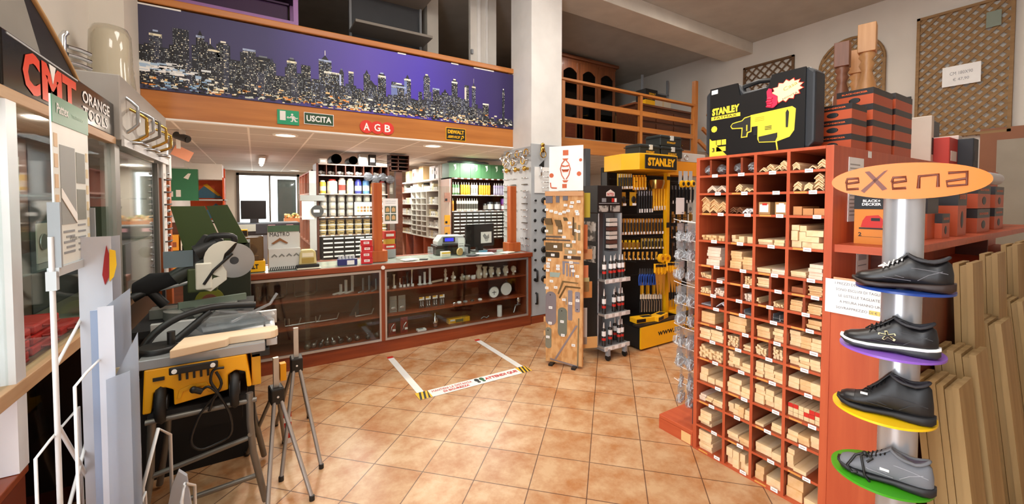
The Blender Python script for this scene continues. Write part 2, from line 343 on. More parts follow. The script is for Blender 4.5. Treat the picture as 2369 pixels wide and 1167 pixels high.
for k in range(900):
    a = rs.uniform(0, 3.86); z = abs(rs.gauss(.0, .065)); m = LT[rs.choice((0, 2, 4, 4, 1))] if rs.random() < .45 else DB[rs.randrange(4)]
    if a < .5 and rs.random() < .3: m = M('#8fb4d8', .6)
    if rs.random() < .1: m = M('#e8913a', .6)
    q = rs.uniform(.008, .05); z = min(z+.006, .19); mb.quad(a, z, min(3.905, a+q), z+rs.uniform(.004, .02), -.0068-.00002*(k % 9), m, .0004)
for k in range(60):
    a = rs.gauss(.14, .12); z = rs.gauss(.2, .03)-a*.12; mb.quad(max(.0, a), z, max(.0, a)+rs.uniform(.02, .08), z+rs.uniform(.01, .03), -.0075-.00003*(k % 9), M(('#dfe6ea', '#a8c4e0', '#f4f6f4')[k % 3], .6), .0003)
part('waterfront_lights', mb, t, 'printed strip of warm waterfront lights', kind='stuff')
mb = MB()
for a, wd in ((.0, .3), (2.3, .1), (2.98, .1), (3.3, .3)): mb.quad(a, .738, a+wd, .752, -.003, WHITE, .003)
part('tape_strip', mb, t)
# ================================================================ SIGNS ON THE FASCIA
SG = M('#1e9a6c', .5); SGD = M('#23472c', .5); FY = 4.868
a = on('y', FY, 641, 254); b_ = on('y', FY, 692, 291)
t = thing('emergency_exit_sign', 'square green exit pictogram sign with running figure on wooden fascia', 'sign', (a.x, FY, b_.z)); W, H = b_.x-a.x, a.z-b_.z+.005
part('sign_plate', B(0, -.006, 0, W, 0, H, SG), t)
mb = MB().quad(W*.12, H*.28, W*.38, H*.92, -.006, WHITE, .002)
mb.prism([(W*.42, H*.5), (W*.5, H*.6), (W*.5, H*.4)], -.008, -.006, WHITE).quad(W*.48, H*.47, W*.58, H*.53, -.006, WHITE, .002)
mb.lathe([(H*.07, -.002), (H*.07, 0)], (W*.68, -.006, H*.72), WHITE, axis='y')
for p in ([(.62, .62), (.78, .62), (.80, .42), (.66, .40)], [(.60, .60), (.66, .62), (.60, .44), (.55, .46)], [(.78, .60), (.86, .50), (.95, .52), (.95, .47), (.84, .44), (.76, .53)], [(.68, .42), (.76, .42), (.70, .22), (.60, .22), (.60, .27), (.66, .28)], [(.74, .44), (.82, .42), (.86, .28), (.93, .28), (.93, .23), (.80, .23)]):
    mb.prism([(W*u, H*v) for u, v in p], -.008, -.006, WHITE)
part('pictogram', mb, t)
a = on('y', FY, 703, 265); b_ = on('y', FY, 772, 292); W, H = b_.x-a.x, .125
t = thing('exit_word_sign', 'dark green rectangular sign reading USCITA on wooden fascia', 'sign', (a.x, FY, b_.z-.005))
part('sign_plate', B(0, -.006, 0, W, 0, H, PAPER).box(.006, -.008, .006, W-.006, -.002, H-.006, SGD), t)
part('lettering', MB().text('USCITA', W/2, H/2, W*.84, H*.52, PAPER, -.008), t)
a = on('y', FY, 832, 292)
t = thing('red_circles_sign', 'sign of three joined red circles with white letters A G B', 'sign', (a.x, FY, a.z))
mb = MB(); tx = MB()
for i, c in enumerate('AGB'):
    x = .075+i*.118; mb.lathe([(.074, -.008+.0008*(i == 1)), (.074, -.001*i)], (x, 0, 0), M('#d8342a', .5), 28, 'y'); tx.text(c, x, 0, .068, .085, PAPER, -.008, .02)
part('disc', mb, t); part('lettering', tx, t)
a = on('y', FY, 1031, 295); b_ = on('y', FY, 1077, 326); W, H = b_.x-a.x, .16
t = thing('tool_service_sign', 'small black and yellow DEWALT SERVICE sign near the pillar', 'sign', (a.x, FY, b_.z-.01))
part('sign_plate', B(0, -.006, 0, W, 0, H, YEL).box(.008, -.008, .008, W-.008, -.002, H-.008, BLACK), t)
mb = MB().text('DEWALT', W/2, H*.68, W*.82, H*.3, YEL, -.008, .05).text('SERVICE', W*.4, H*.28, W*.6, H*.2, YEL, -.008, .04, skew=.1)
mb.lathe([(H*.11, -.002), (H*.11, 0)], (W*.84, -.008, H*.32), YEL, axis='y').prism([(W*.72, H*.12), (W*.77, H*.1), (W*.88, H*.3), (W*.82, H*.34)], -.01, -.008, YEL)
part('lettering', mb, t)
# ================================================================ CEILING FIXTURES
EM = M('#fff0d8', .5, emis=6.); EMT = M('#fffaf0', .5, emis=5.)
def dl(x, y, lab):
    t = thing('recessed_downlight', lab, 'ceiling light', (x, y, 2.38))
    part('trim_ring', MB().lathe([(.135, 0), (.13, -.012), (.105, -.014), (.10, -.001)], (0, 0, 0), WHITE, 28), t)
    part('diffuser', MB().lathe([(.10, -.006), (.10, -.001)], (0, 0, 0), EM, 28), t)
dl(.31, 5.44, 'round lit downlight behind the fascia below the green exit signs')
dl(2.09, 5.40, 'round lit downlight behind the fascia nearest the pillar')
dl(.84, 11.4, 'round lit downlight in front of the back window')
def tubelight(x, y, lab, L=1.25, rz=0):
    t = thing('fluorescent_light', lab, 'ceiling light', (x, y, 2.378), rz)
    part('housing', B(-.05, -L/2, -.05, .05, L/2, 0, M('#d0ccc6', .5)), t, bev=.008)
    part('tube', MB().cyl((0, -L/2+.02, -.065), (0, L/2-.02, -.065), .028, EMT), t)
tubelight(.11, 8.6, 'ceiling tube light left of the left stock shelf seen end on')
tubelight(2.2, 8.1, 'ceiling tube light between the two stock shelves', rz=-50)
tubelight(4.35, 6.9, 'ceiling tube light by the hardware covered pillar', .6)
t = thing('security_camera', 'small dark dome camera hanging from the ceiling by the left wall', 'camera', (on('z', 2.38, 420, 300).x, 5.7, 2.38))
part('mount', MB().cyl((0, 0, -.05), (0, 0, 0), .03, WHITE), t); part('camera_body', MB().cyl((.05, -.05, -.1), (-.06, .05, -.05), .04, DGREY).cyl((.05, -.05, -.1), (.058, -.058, -.104), .03, BLACK), t)
# ================================================================ MEZZANINE STOCK
PUR = M('#a878b8', .45); PURD = M('#3e2448', .6)
t = thing('purple_rack', 'purple metal shelf rack with dark shelves above the banner', 'shelf', (-.75, 5.3, 2.6))
for x in (0, 1.15): part('upright', B(x, 0, 0, x+.05, .04, 2.0, PUR), t); part('upright', B(x, .5, 0, x+.05, .54, 2.0, PUR), t)
for z in (.65, 1.0, 1.42, 1.8): part('shelf', B(0, 0, z, 1.2, .54, z+.02, PURD).box(0, -.005, z-.01, 1.2, .0, z+.04, PUR), t)
t = thing('plastic_bin', 'dark purple storage bin on the purple rack', 'storage bin', (-.55, 5.35, 3.625)); part('bin', B(0, 0, 0, .9, .4, .2, PURD), t, bev=.02); part('rim', B(-.01, -.01, .2, .91, .41, .22, PURD), t)
t = thing('metal_shelving', 'dark grey metal shelving with white label above the banner', 'shelf', (1.08, 5.35, 2.6))
part('back_panel', B(0, .42, 0, .98, .44, 2.0, M('#44464a', .6)), t)
for x in (0, .95): part('upright', B(x, .38, 0, x+.03, .42, 2.0, GREY), t)
for z in (.5, 1.22, 1.75): part('shelf', B(0, .0, z, 1.0, .42, z+.035, M('#8a8278', .5)), t, bev=.004)
part('label_strip', B(.2, .41, .84, .72, .419, .95, PAPER).text('mobile cabina armadio', .46, .895, .46, .05, GREY, .41), t)
solo('white_column', B(0, 0, 0, .17, .3, 2.08, M('#cfc9be', .8)), 'slim off-white column right of the grey metal shelving', 'column', (2.15, 5.75, 2.6), kind='structure')
mb = B(0, 0, 0, .42, .06, 2.08, M('#d6d2ca', .6)).box(.1, -.02, 0, .15, 0, 2.08, WHITE).box(.24, -.02, 0, .27, 0, 2.08, WHITE)
t = thing('folding_screen', 'tall white folding panel standing on the mezzanine left of the pillar', 'panel', (2.62, 5.3, 2.6)); part('panel', mb, t); part('latch', B(.0, -.03, 1.1, .03, 0, 1.16, GREY), t)
BROWN = wood('#6d3a1e', '#824a28', 'z', coat=.3); BROWNX = wood('#6d3a1e', '#824a28', 'x', coat=.3)
t = thing('china_cabinet', 'tall brown wooden display cabinet with arched glass doors', 'cabinet', (4.75, 6.6, 2.6))
part('carcass', MB().box(0, 0, 0, 2.1, .03, .12, BROWN).box(0, .03, 0, .04, .45, 1.95, BROWN).box(2.06, .03, 0, 2.1, .45, 1.95, BROWN).box(0, .43, 0, 2.1, .45, 1.95, CHERRYD).box(0, .0, 1.9, 2.1, .45, 1.95, BROWN), t)
part('cornice', B(-.05, -.06, 1.95, 2.15, .47, 2.02, BROWNX), t, bev=.02)
for z in (.9, 1.2, 1.5): part('shelf', B(.04, .05, z, 2.06, .42, z+.02, M('#b9a184', .5)), t)
for i in range(4):
    x = .02+i*.52; d = MB(); d.box(x, 0, .12, x+.07, .03, 1.9, BROWN).box(x+.43, 0, .12, x+.5, .03, 1.9, BROWN).box(x, 0, .12, x+.5, .03, .75, BROWN)
    arch = [(x+.07, 1.9), (x+.07, 1.68)]+[(x+.07+.36*k/8, 1.68+.09*math.sin(math.pi*k/8)) for k in range(1, 8)]+[(x+.43, 1.68), (x+.43, 1.9)]
    d.prism(arch, 0, .03, BROWN); d.ball((x+.07, -.01, 1.1), .012, BRASS, n=6)
    dr = part('door', d, t, bev=.003); part('glass_pane', B(x+.06, .012, .75, x+.44, .016, 1.8, GLASS('#5a5048', .2)), dr)
    part('carved_panel', MB().prism([(x+.12, .2), (x+.38, .2), (x+.38, .62), (x+.25, .69), (x+.12, .62)], -.008, 0, CHERRYD), dr)
t = thing('sideboard', 'dark brown chest of drawers behind the wooden balustrade', 'cabinet', (6.35, 5.6, 2.6))
part('carcass', B(0, 0, 0, 1.75, .5, .92, wood('#4a2614', '#5a3018', 'x')), t); part('top', B(-.03, -.03, .92, 1.78, .52, .96, BROWNX), t, bev=.006)
for i in range(3):
    for z in (.1, .36, .63):
        d = part('drawer', B(.05+i*.56, -.02, z, .58+i*.56, 0, z+.23, wood('#5a2f18', '#6b3a1f', 'x')), t, bev=.006); part('knob', MB().ball((.31+i*.56, -.03, z+.11), .016, BRASS, n=6), d)
KRAFT = M('#b48a58', .75)
for i, (x, y, z, a, b1, c, lab, m) in enumerate(((6.75, 6.6, 2.6, 1.1, .6, .95, 'large kraft cardboard carton behind the brown sideboard', KRAFT), (7.3, 7.6, 2.6, .7, .5, 1.25, 'tall stacked kraft carton near the mezzanine wall', KRAFT), (7.0, 5.3, 3.56, .5, .3, .14, 'flat pale carton lying on top of the brown sideboard', M('#c8bda8', .7)))):
    t = thing('cardboard_box', lab, 'box', (x+.2*(i == 0), y+.35*(i == 2), z)); part('carton', B(0, 0, 0, a, b1, c, m), t, bev=.004); part('packing_tape', B(a*.45, -.001, 0, a*.55, b1+.001, c+.002, M('#cdb48a', .4)), t)
t = thing('tool_carton', 'black and yellow power tool carton on the brown sideboard', 'box', (6.72, 5.66, 3.56)); part('carton', B(0, 0, 0, .36, .25, .34, BLACK).box(-.001, -.001, 0, .361, .2, .12, YEL), t)
part('lettering', MB().text('DEWALT', .2, .25, .2, .04, YEL, 0).text('CORDLESS', .12, .15, .16, .025, YEL, 0), t)
t = thing('steel_shelf_rack', 'grey steel rack with cartons at the far end of the mezzanine', 'shelf', (7.25, 6.2, 2.6))
for x in (0, .85): part('upright', B(x, 0, 0, x+.04, .04, 1.8, GREY), t)
for z in (.5, 1.0, 1.45): part('shelf', B(0, 0, z, .9, .4, z+.03, GREY), t)
for i, (x, z) in enumerate(((.06, .53), (.45, .53), (.06, 1.03), (.45, 1.03))):
    solo('cardboard_box', B(0, 0, 0, .33, .3, .26, M(('#8d6c44', '#a5814f', '#c9c2b5', '#7d6038')[i], .7)), ('brown carton at the left on the lower rack shelf', 'tan carton at the right on the lower rack shelf', 'white carton at the left on the upper rack shelf', 'dark brown carton at the right on the upper rack shelf')[i], 'box', (7.25+x, 6.25, 2.6+z), group='cartons on the steel rack')
# ================================================================ COUNTER
CX0 = -.32; CYF = 4.36
t = thing('sales_counter', 'long cherry wood sales counter with glazed display front and glass worktop', 'counter', (CX0, CYF, 0)); W = 3.34
part('plinth', B(0, .01, 0, W, .04, .135, CHERRY), t)
mb = MB()
for a, b_ in ((0, .03), (1.425, 1.465), (W-.05, W)): mb.box(a, .0, .135, b_, .6, .895, CHERRYZ)
part('side_panel', mb, t); part('back_panel', B(.03, .42, .135, W-.05, .44, .895, CHERRYD), t)
part('floor_panel', B(.03, .04, .12, W-.05, .42, .14, CHERRY), t)
part('worktop_frame', B(-.02, -.02, .895, W+.01, .025, .95, CHERRY).box(-.02, .56, .895, W+.01, .62, .95, CHERRY).box(W-.04, .025, .895, W+.01, .56, .95, CHERRY).box(-.02, .025, .895, .02, .56, .95, CHERRY), t, bev=.006)
part('worktop_glass', B(.02, .025, .9, W-.04, .56, .944, M('#a9b4ad', .12)), t)
for x0, x1, nm in ((.03, 1.425, 'left'), (1.465, W-.05, 'right')):
    for z in (.37, .64): part('shelf', B(x0, .05, z, x1, .42, z+.016, CHERRY), t)
    fr = part('metal_frame', B(x0, -.004, .135, x1, .012, .158, ALU).box(x0, -.004, .865, x1, .012, .888, ALU).box(x0, -.004, .158, x0+.018, .012, .865, ALU).box(x1-.018, -.004, .158, x1, .012, .865, ALU), t)
    xm = (x0+x1)/2
    part('glass_pane', B(x0+.018, .002, .158, xm+.02, .005, .865, GL), fr); part('glass_pane', B(xm-.02, .008, .158, x1-.018, .011, .865, GL), fr)
part('rubber_bumper', MB().lathe([(.02, -.012), (.02, 0)], (1.44, -.02, .915), WHITE, axis='y'), t)
ZS = (.14, .386, .656)
TURN = wood('#c9b49a', '#d8c6ae', 'z', rough=.6)
def cx(px, y=4.55, z=.7): return on('y', y, px, 600).x
VASES = {'spindle': [(.018, 0), (.02, .03), (.009, .045), (.016, .07), (.02, .09), (.01, .105), (.018, .12), (.015, .145), (.002, .16)],
 'finial': [(.03, 0), (.03, .012), (.014, .02), (.03, .045), (.028, .06), (.01, .075), (.014, .09), (.002, .115)],
 'low': [(.022, 0), (.03, .02), (.03, .04), (.012, .05), (.018, .065), (.002, .08)], 'puck': [(.03, 0), (.035, .015), (.035, .035), (.02, .05)],
 'vase': [(.024, 0), (.032, .03), (.034, .06), (.022, .09), (.02, .105), (.03, .12), (.03, .135)], 'urn': [(.026, 0), (.02, .015), (.036, .05), (.04, .075), (.03, .1), (.02, .11), (.033, .12), (.033, .128)],
 'ball': [(.022, 0), (.012, .02), (.016, .03), (.036, .055), (.04, .08), (.03, .108), (.003, .12)], 'cyl': [(.015, 0), (.015, .11)]}
def turned(px, kind, sh, lab, m=None, sc=1., nm='turned_wood_piece', tagit=True, y=4.52, cat='turned wood'):
    t = thing(nm, lab, cat, (cx(px), y, ZS[sh])); mb = MB().lathe([(r*sc, h*sc) for r, h in VASES[kind]], (0, 0, 0), m or TURN, 16)
    b_ = part('body', mb, t)
    if tagit: part('price_tag', B(-.012, -.043*sc, .035*sc, .014, -.040*sc, .06*sc, PAPER), t)
    return t
turned(1028, 'spindle', 2, 'slim turned wooden baluster sample standing alone on the top counter shelf')
turned(1046, 'finial', 2, 'turned wooden finial right of the slim baluster sample in the counter')
turned(1067, 'low', 2, 'small low turned knob left of the puck shaped foot in the counter')
turned(1079, 'puck', 2, 'puck shaped turned wooden foot beside the white cup')
turned(1092, 'puck', 2, 'small white cup between turned wooden pieces on the top shelf', PAPER, .9, 'white_cup', cat='cup')
turned(1106, 'vase', 2, 'tallest turned wooden vase foot in the row on the top shelf', sc=1.25)
turned(1119, 'vase', 2, 'straight turned wooden vase foot second in the row of vases', sc=1.05)
turned(1134, 'urn', 2, 'wide urn shaped turned foot in the middle of the row')
turned(1150, 'urn', 2, 'squat small urn shaped turned foot in the row', sc=.85)
turned(1167, 'urn', 2, 'urn shaped turned foot next to the ball finial', sc=.98)
turned(1185, 'ball', 2, 'round ball finial at the right end of the turned pieces', sc=.95)
turned(1208, 'cyl', 2, 'small white bottle at the right end of the top counter shelf', PAPER, .7, 'small_bottle', cat='bottle')
for i, (px, h) in enumerate(((969, .1), (980, .14), (992, .18))):
    mb = MB().lathe([(.03, 0), (.03, .008), (.014, .012), (.014, h)], (0, 0, 0), WHITE, 14)
    solo('furniture_leg', mb, ('shortest of the three white round table feet on the shelf', 'middle of the three white round table feet', 'tallest of the three white round table feet')[i], 'furniture leg', (cx(px), 4.52, ZS[2]), group='white feet in the counter')
for i, (px, h, m) in enumerate(((908, .15, TURN), (923, .1, CHROME), (930, .11, BLACK), (940, .16, DGREY), (949, .19, CHROME), (893, .12, GREY))):
    t = thing('furniture_leg', ('light turned leg sample near the left frame of the right counter pane', 'short chrome leg sample beside the turned one', 'short black leg sample on the shelf', 'dark grey slim leg sample with white tag', 'tallest chrome leg sample with white tag', 'grey leg sample closest to the middle divider')[i], 'furniture leg', (cx(px), 4.5+.02*(i % 2), ZS[2]))
    part('leg', MB().lathe([(.022, 0), (.02, .008), (.009, .015), (.012, h*.5), (.009, h*.8), (.016, h)], (0, 0, 0), m, 12), t); part('price_tag', B(-.012, -.03, .0, .014, -.026, .03, PAPER), t)
solo('rolling_pin', MB().cyl((-.07, 0, .016), (.07, .03, .024), .014, TURN), 'light wooden dowel lying on the top counter shelf', 'dowel', (cx(1008), 4.5, ZS[2]))
for i, px in enumerate((905, 925)):
    t = thing('blister_pack', ('clear plastic pack of hinges next to the divider on the middle shelf', 'second clear plastic pack of hinges on the middle shelf')[i], 'package', (cx(px), 4.47, ZS[1]))
    part('backing_card', B(-.04, .02, 0, .04, .024, .18, M('#8b847a', .6)), t); part('plastic_shell', B(-.038, 0, .01, .038, .02, .14, BAG), t, bev=.006); part('fitting', MB().ball((0, .01, .05), .03, CHROME, (1, .3, .5)), t)
for i, px in enumerate((972, 987, 1003, 1019)):
    t = thing('key_hook_pack', ('first small hook pack from the left with white card', 'second small hook pack from the left', 'third small hook pack from the left', 'rightmost small hook pack on the middle shelf')[i], 'package', (cx(px), 4.5, ZS[1]), group='hook packs in the counter')
    part('backing_card', B(-.03, .01, 0, .03, .013, .12, DGREY), t); part('header_card', B(-.03, .006, .09, .03, .012, .125, PAPER).box(-.03, .004, .11, .01, .007, .125, YEL), t)
    for x in (-.013, .013): part('hook', MB().tube([(x, .005, .08), (x, .003, .03), (x, -.01, .02)], .005, CHROME, 6), t)
for i, px in enumerate((1046, 1058, 1072, 1088, 1106)):
    solo('small_fitting', MB().lathe([(.025, 0), (.028, .012), (.016, .02)], (0, 0, 0), (CHROME, PAPER, GREY, BLACK, PAPER)[i], 14), ('small chrome disc on the middle shelf', 'small white cup disc on the middle shelf', 'grey flat disc beside the white disc', 'black flat fitting on the middle shelf', 'small white fitting left of the round dials')[i], 'fitting', (cx(px), 4.5, ZS[1]))
for i, (px, r) in enumerate(((1137, .075), (1168, .09))):
    t = thing('round_dial', ('smaller white round thermometer dial on the middle shelf', 'larger white round dial on the middle shelf')[i], 'dial', (cx(px), 4.5+.03*i, ZS[1]+r+.001))
    part('rim', MB().lathe([(r, -.015), (r, .01), (r*.9, .012)], (0, 0, 0), CHROME, 28, 'y'), t); part('face', MB().lathe([(r*.88, -.018), (r*.88, -.014)], (0, 0, 0), PAPER, 28, 'y'), t)
    if i == 0: part('pointer', MB().quad(-.03, -.004, .03, .004, -.019, BLACK).quad(-.004, -.03, .004, .02, -.019, BLACK), t)
    else: part('hanger', MB().tube([(-.02, 0, r), (0, 0, r+.02), (.02, 0, r)], .003, CHROME, 6), t)
for i, px in enumerate((902, 930)):
    t = thing('red_blister_pack', ('smaller red blister pack on the bottom counter shelf by the divider', 'larger red blister pack on the bottom counter shelf')[i], 'package', (cx(px), 4.48, ZS[0]))
    part('backing_card', B(-.04, .01, 0, .04, .014, .13+.05*i, M('#8f2a22', .5)), t); part('tool_inside', MB().tube([(-.02, 0, .03), (-.01, -.01, .09), (.02, 0, .12)], .007, CHROME, 6), t); part('price_tag', B(.005, -.004, .04, .035, .009, .06, PAPER), t)
t = thing('steel_shaker', 'polished steel spray bulb standing on the bottom counter shelf', 'spray gun part', (cx(1002), 4.5, ZS[0])); part('body', MB().lathe([(.015, 0), (.03, .02), (.035, .07), (.028, .11), (.01, .13), (.006, .17)], (0, 0, 0), CHROME), t); part('base_ring', MB().lathe([(.024, -.0), (.026, .012)], (0, 0, 0), DGREY), t)
t = thing('yellow_tool_box', 'long yellow package lying on the bottom counter shelf', 'package', (cx(1060), 4.55, ZS[0])); part('carton', B(-.14, -.03, 0, .14, .04, .06, YEL), t, bev=.004); part('label_print', B(-.05, -.033, .01, .05, -.03, .045, M('#6b6f48', .5)).box(-.12, -.0325, .03, -.06, -.03, .05, PAPER), t)
solo('white_cylinder', MB().lathe([(.03, 0), (.032, .005), (.032, .14), (.025, .145)], (0, 0, 0), PAPER), 'plain white cylinder standing on the bottom counter shelf', 'container', (cx(1151), 4.5, ZS[0]))
t = thing('spray_gun', 'steel paint spray gun at the right end of the bottom counter shelf', 'spray gun', (cx(1196), 4.52, ZS[0]))
part('cup', MB().lathe([(.012, .12), (.035, .15), (.036, .23), (.03, .235)], (0, 0, 0), CHROME), t); part('gun_body', MB().tube([(.03, 0, .11), (-.05, 0, .10)], .014, STEEL).tube([(-.04, 0, .1), (-.07, 0, .01)], .012, STEEL).tube([(0, 0, .1), (0, 0, .14)], .012, STEEL), t)
solo('small_fitting', MB().tube([(-.06, 0, .01), (-.02, 0, .03), (.02, 0, .01), (.05, 0, .03)], .007, GREY, 6), 'grey bent fitting beside the white cylinder', 'fitting', (cx(1118), 4.5, ZS[0]))
t = thing('leaflet_pack', 'small white packet lying on the bottom counter shelf', 'package', (cx(968), 4.47, ZS[0])); part('packet', B(-.05, -.03, 0, .05, .03, .02, PAPER), t); part('label_print', B(-.03, -.02, .02, .02, .02, .022, GREY), t)
# left glazed section
for i, (px, h) in enumerate(((786, .09), (798, .13), (813, .17))):
    mb = MB().box(-.012, 0, 0, .012, .015, h, WHITE).box(-.012, -.10, 0, .012, .015, .012, WHITE)
    solo('shelf_bracket', mb, ('shortest white shelf bracket on the upper left counter shelf', 'middle white shelf bracket on the upper left counter shelf', 'tallest white shelf bracket on the upper left counter shelf')[i], 'bracket', (cx(px), 4.54, ZS[2]), -50)
BR = M('#6d5a4c', .35, .6)
for i, (px, w_) in enumerate(((602, .05), (640, .16), (706, .2))):
    mb = MB().tube([(-w_/2, 0, .14), (-w_/2, 0, .02), (-w_/2+.02, 0, .006), (w_/2-.03, 0, .02), (w_/2, 0, .05), (w_/2, 0, .16)], .006, BR, 8)
    solo('bent_bracket', mb, ('small bent metal bracket behind the saws in the counter', 'wide bent metal bracket in the left counter pane', 'wide bent metal bracket left of the white shelf brackets')[i], 'bracket', (cx(px), 4.55, ZS[2]))
for i, (px, h) in enumerate(((836, .14), (850, .16), (866, .12))):
    solo('metal_bracket', MB().box(-.006, 0, 0, .006, .02, h, GREY).box(-.006, -.09, 0, .006, .02, .01, GREY), ('grey angle bracket right of the white ones', 'tall grey angle bracket in the left counter pane', 'grey angle bracket nearest the middle divider')[i], 'bracket', (cx(px), 4.5, ZS[2]), -40)
for i, (px, L) in enumerate(((672, .12), (700, .26), (752, .2), (838, .17))):
    mb = MB().tube([(-L/2, 0, .012), (L/2, .02, .012)], .008, STEEL, 6).tube([(-L/2, 0, .012), (-L/2, 0, .09-.01*i)], .005, STEEL, 6).tube([(L/2, .02, .012), (L/2+.02, .02, .07)], .006, STEEL, 6)
    solo('steel_slide_fitting', mb, ('short steel bracket behind the sawhorse on the middle shelf', 'long steel bracket on the middle shelf of the left pane', 'steel bracket with upright in the middle of the left pane', 'crumpled bag of steel fittings by the middle divider')[i], 'fitting', (cx(px), 4.5, ZS[1]))
solo('lattice_sample', MB().prism([(0, 0), (.1, .0), (.1, .16)], 0, .01, DGREY), 'dark triangular perforated bracket on the middle counter shelf', 'bracket', (cx(808), 4.6, ZS[1]))
for i, px in enumerate((706, 722, 737, 752, 766, 784, 803, 822, 845, 868)):
    mb = MB().ball((0, 0, .028), .03, M(('#6f6a64', '#8a8580', '#575350')[i % 3], .3, .7), (1, .8, .9), 8).tube([(0, 0, .03), (.02, -.02, .07)], .008, STEEL, 6)
    solo('knob_sample', mb, 'grey metal knob in the row on the bottom left counter shelf', 'door knob', (cx(px), 4.48+.02*(i % 2), ZS[0]), rz=i*37, group='knobs on the bottom left counter shelf')
# posts and screens on the counter
for i, x in enumerate((1.13, 2.87)):
    t = thing('wooden_post', ('orange wooden post on the counter beside the red boxes', 'orange wooden post at the right end of the counter')[i], 'post', (x, 4.60, .95))
    part('base_block', B(-.09, -.08, 0, .09, .08, .12, POST), t, bev=.004); part('post', B(-.045, -.045, .12, .045, .045, .86, POST), t, bev=.003)
t = thing('plexiglass_screen', 'clear plexiglass screen standing on the counter between the two posts', 'screen', (1.18, 4.60, .95)); part('sheet', B(0, -.003, 0, 1.64, .003, .84, GL), t)
part('support_foot', B(.55, -.06, 0, .57, .06, .12, BAG).box(1.0, -.06, 0, 1.02, .06, .1, BAG), t)
t = thing('plexiglass_screen', 'clear plexiglass screen standing on the counter left of the first post', 'screen', (.62, 4.60, .95)); part('sheet', B(-.25, -.003, 0, .46, .003, .84, GL), t)
t = thing('notice_sheet', 'white paper notice with four photos taped beside the wooden post', 'notice', (1.19, 4.585, 1.36)); part('sheet', B(0, -.002, 0, .165, 0, .28, PAPER), t)
mb = MB().text('CASETTE LEGNO', .0825, .25, .12, .012, GREY, -.002, 0).text('GIARDINO', .0825, .228, .11, .010, GREY, -.002, 0)
for i in range(2):
    for j in range(2): mb.quad(.02+.066*i, .03+.088*j, .078+.066*i, .108+.088*j, -.002, M('#5f6a58', .6)).prism([(.03+.066*i, .045+.088*j), (.068+.066*i, .045+.088*j), (.068+.066*i, .08+.088*j), (.049+.066*i, .098+.088*j), (.03+.066*i, .08+.088*j)], -.004, -.003, M('#cfa874', .6))
part('printed_pictures', mb, t)
# things on the worktop
t = thing('red_cartons', '', '')
bpy.data.objects.remove(t)
RB = MB().box(0, 0, 0, .115, .16, .062, PAPER).box(-.001, -.001, .0, .116, .001, .062, M('#c9232b', .45)); RB.quad(.03, .02, .085, .045, -.001, PAPER)
RB.text('VITI', .055, .032, .035, .014, RED, -.002)
c0 = part('carton', RB, thing('screw_carton', 'lowest red and white screw carton in the stack by the post', 'box', (.93, 4.47, .951), -8, 'red cartons by the post')); r0 = c0.parent; c0['label'] = 'white carton with red end'
for i, lab in ((1, 'second red and white screw carton from the bottom of the stack'), (2, 'third red and white screw carton from the bottom of the stack'), (3, 'topmost red and white screw carton in the stack of four')):
    dup(r0, (.93+.004*(-1)**i, 4.47, .951+.063*i), -8+3*(-1)**i, lab)
t = thing('blue_carton', 'small blue and white open carton of tubes left of the red cartons', 'box', (.70, 4.47, .951), -6); part('carton', B(0, 0, 0, .19, .09, .06, M('#2a2f6b', .5)).box(.09, -.002, .005, .16, 0, .05, PAPER), t)
for i in range(5): part('tube', MB().cyl((.03+.032*i, .04, .03), (.02+.034*i, .05, .095), .014, M('#c8ccd0', .4)), t)
t = thing('small_parts_case', 'clear yellow lidded case of brass parts on a black stand on the counter', 'case', (.33, 4.52, .951), 0); part('stand', B(0, -.06, 0, .2, .09, .035, BLACK), t, bev=.005)
part('case_body', MB().prism([(.02, .035), (.18, .035), (.17, .16), (.14, .18), (.05, .18), (.03, .15)], -.04, .05, M('#cfc38a', .35)), t, bev=.008); part('inner_parts', MB().quad(.045, .05, .155, .1, -.04, M('#a89048', .5), .003).quad(.05, .11, .15, .15, -.04, M('#e9e2c4', .4), .003), t)
t = thing('mastic_carton', 'tall white and green MASTRO display carton on the counter', 'display box', (.10, 4.50, .951), 2)
part('carton', B(0, 0, 0, .27, .16, .2, M('#cfd0cc', .5)).box(0, .09, .2, .27, .16, .42, M('#cfd0cc', .5)).box(.0, .085, .36, .27, .162, .42, M('#4e6b52', .5)), t)
mb = MB().text('MASTRO', .1, .335, .17, .04, BLACK, .088).prism([(.03, .25), (.1, .3), (.17, .25), (.155, .24), (.1, .275), (.045, .24)], .08, .088, M('#8a5a34', .5))
for i in range(4): mb.prism([(.02+.062*i, .13), (.046+.062*i, .155), (.07+.062*i, .13), (.064+.062*i, .12), (.046+.062*i, .138), (.026+.062*i, .12)], -.002, 0, M('#7b7d78', .5))
for i in range(15): mb.prism([(.005+.0175*i, .0), (.013+.0175*i, .0), (.022+.0175*i, .03), (.014+.0175*i, .03)], -.0015, 0, BLACK)
part('printed_front', mb, t)
t = thing('tool_display_case', 'clear case with brown parts on a yellow WALT base on the counter', 'display box', (-.20, 4.50, .951), 2)
part('base', B(0, -.03, 0, .27, .15, .1, YEL), t, bev=.004); part('clear_cover', B(.01, 0, .1, .26, .14, .33, GLASS('#b9a483', .2, .35, 'smoked', '#8a7350')), t, bev=.01); part('contents', MB().ball((.13, .07, .2), .07, M('#6a5230', .5), (1.2, .6, 1)).box(.04, .03, .1, .22, .11, .14, M('#9a8050', .5)), t)
part('lettering', MB().text('DEWALT', .13, .05, .17, .045, BLACK, -.03, .05), t)
t = thing('yellow_card', 'tall yellow card box with number 33 behind the circular saw', 'display box', (-.27, 4.78, .951)); part('carton', B(0, 0, 0, .2, .08, .38, YEL), t); part('print', B(.06, -.002, .3, .2, 0, .37, BLACK).text('133', .13, .335, .06, .03, PAPER, -.002), t)
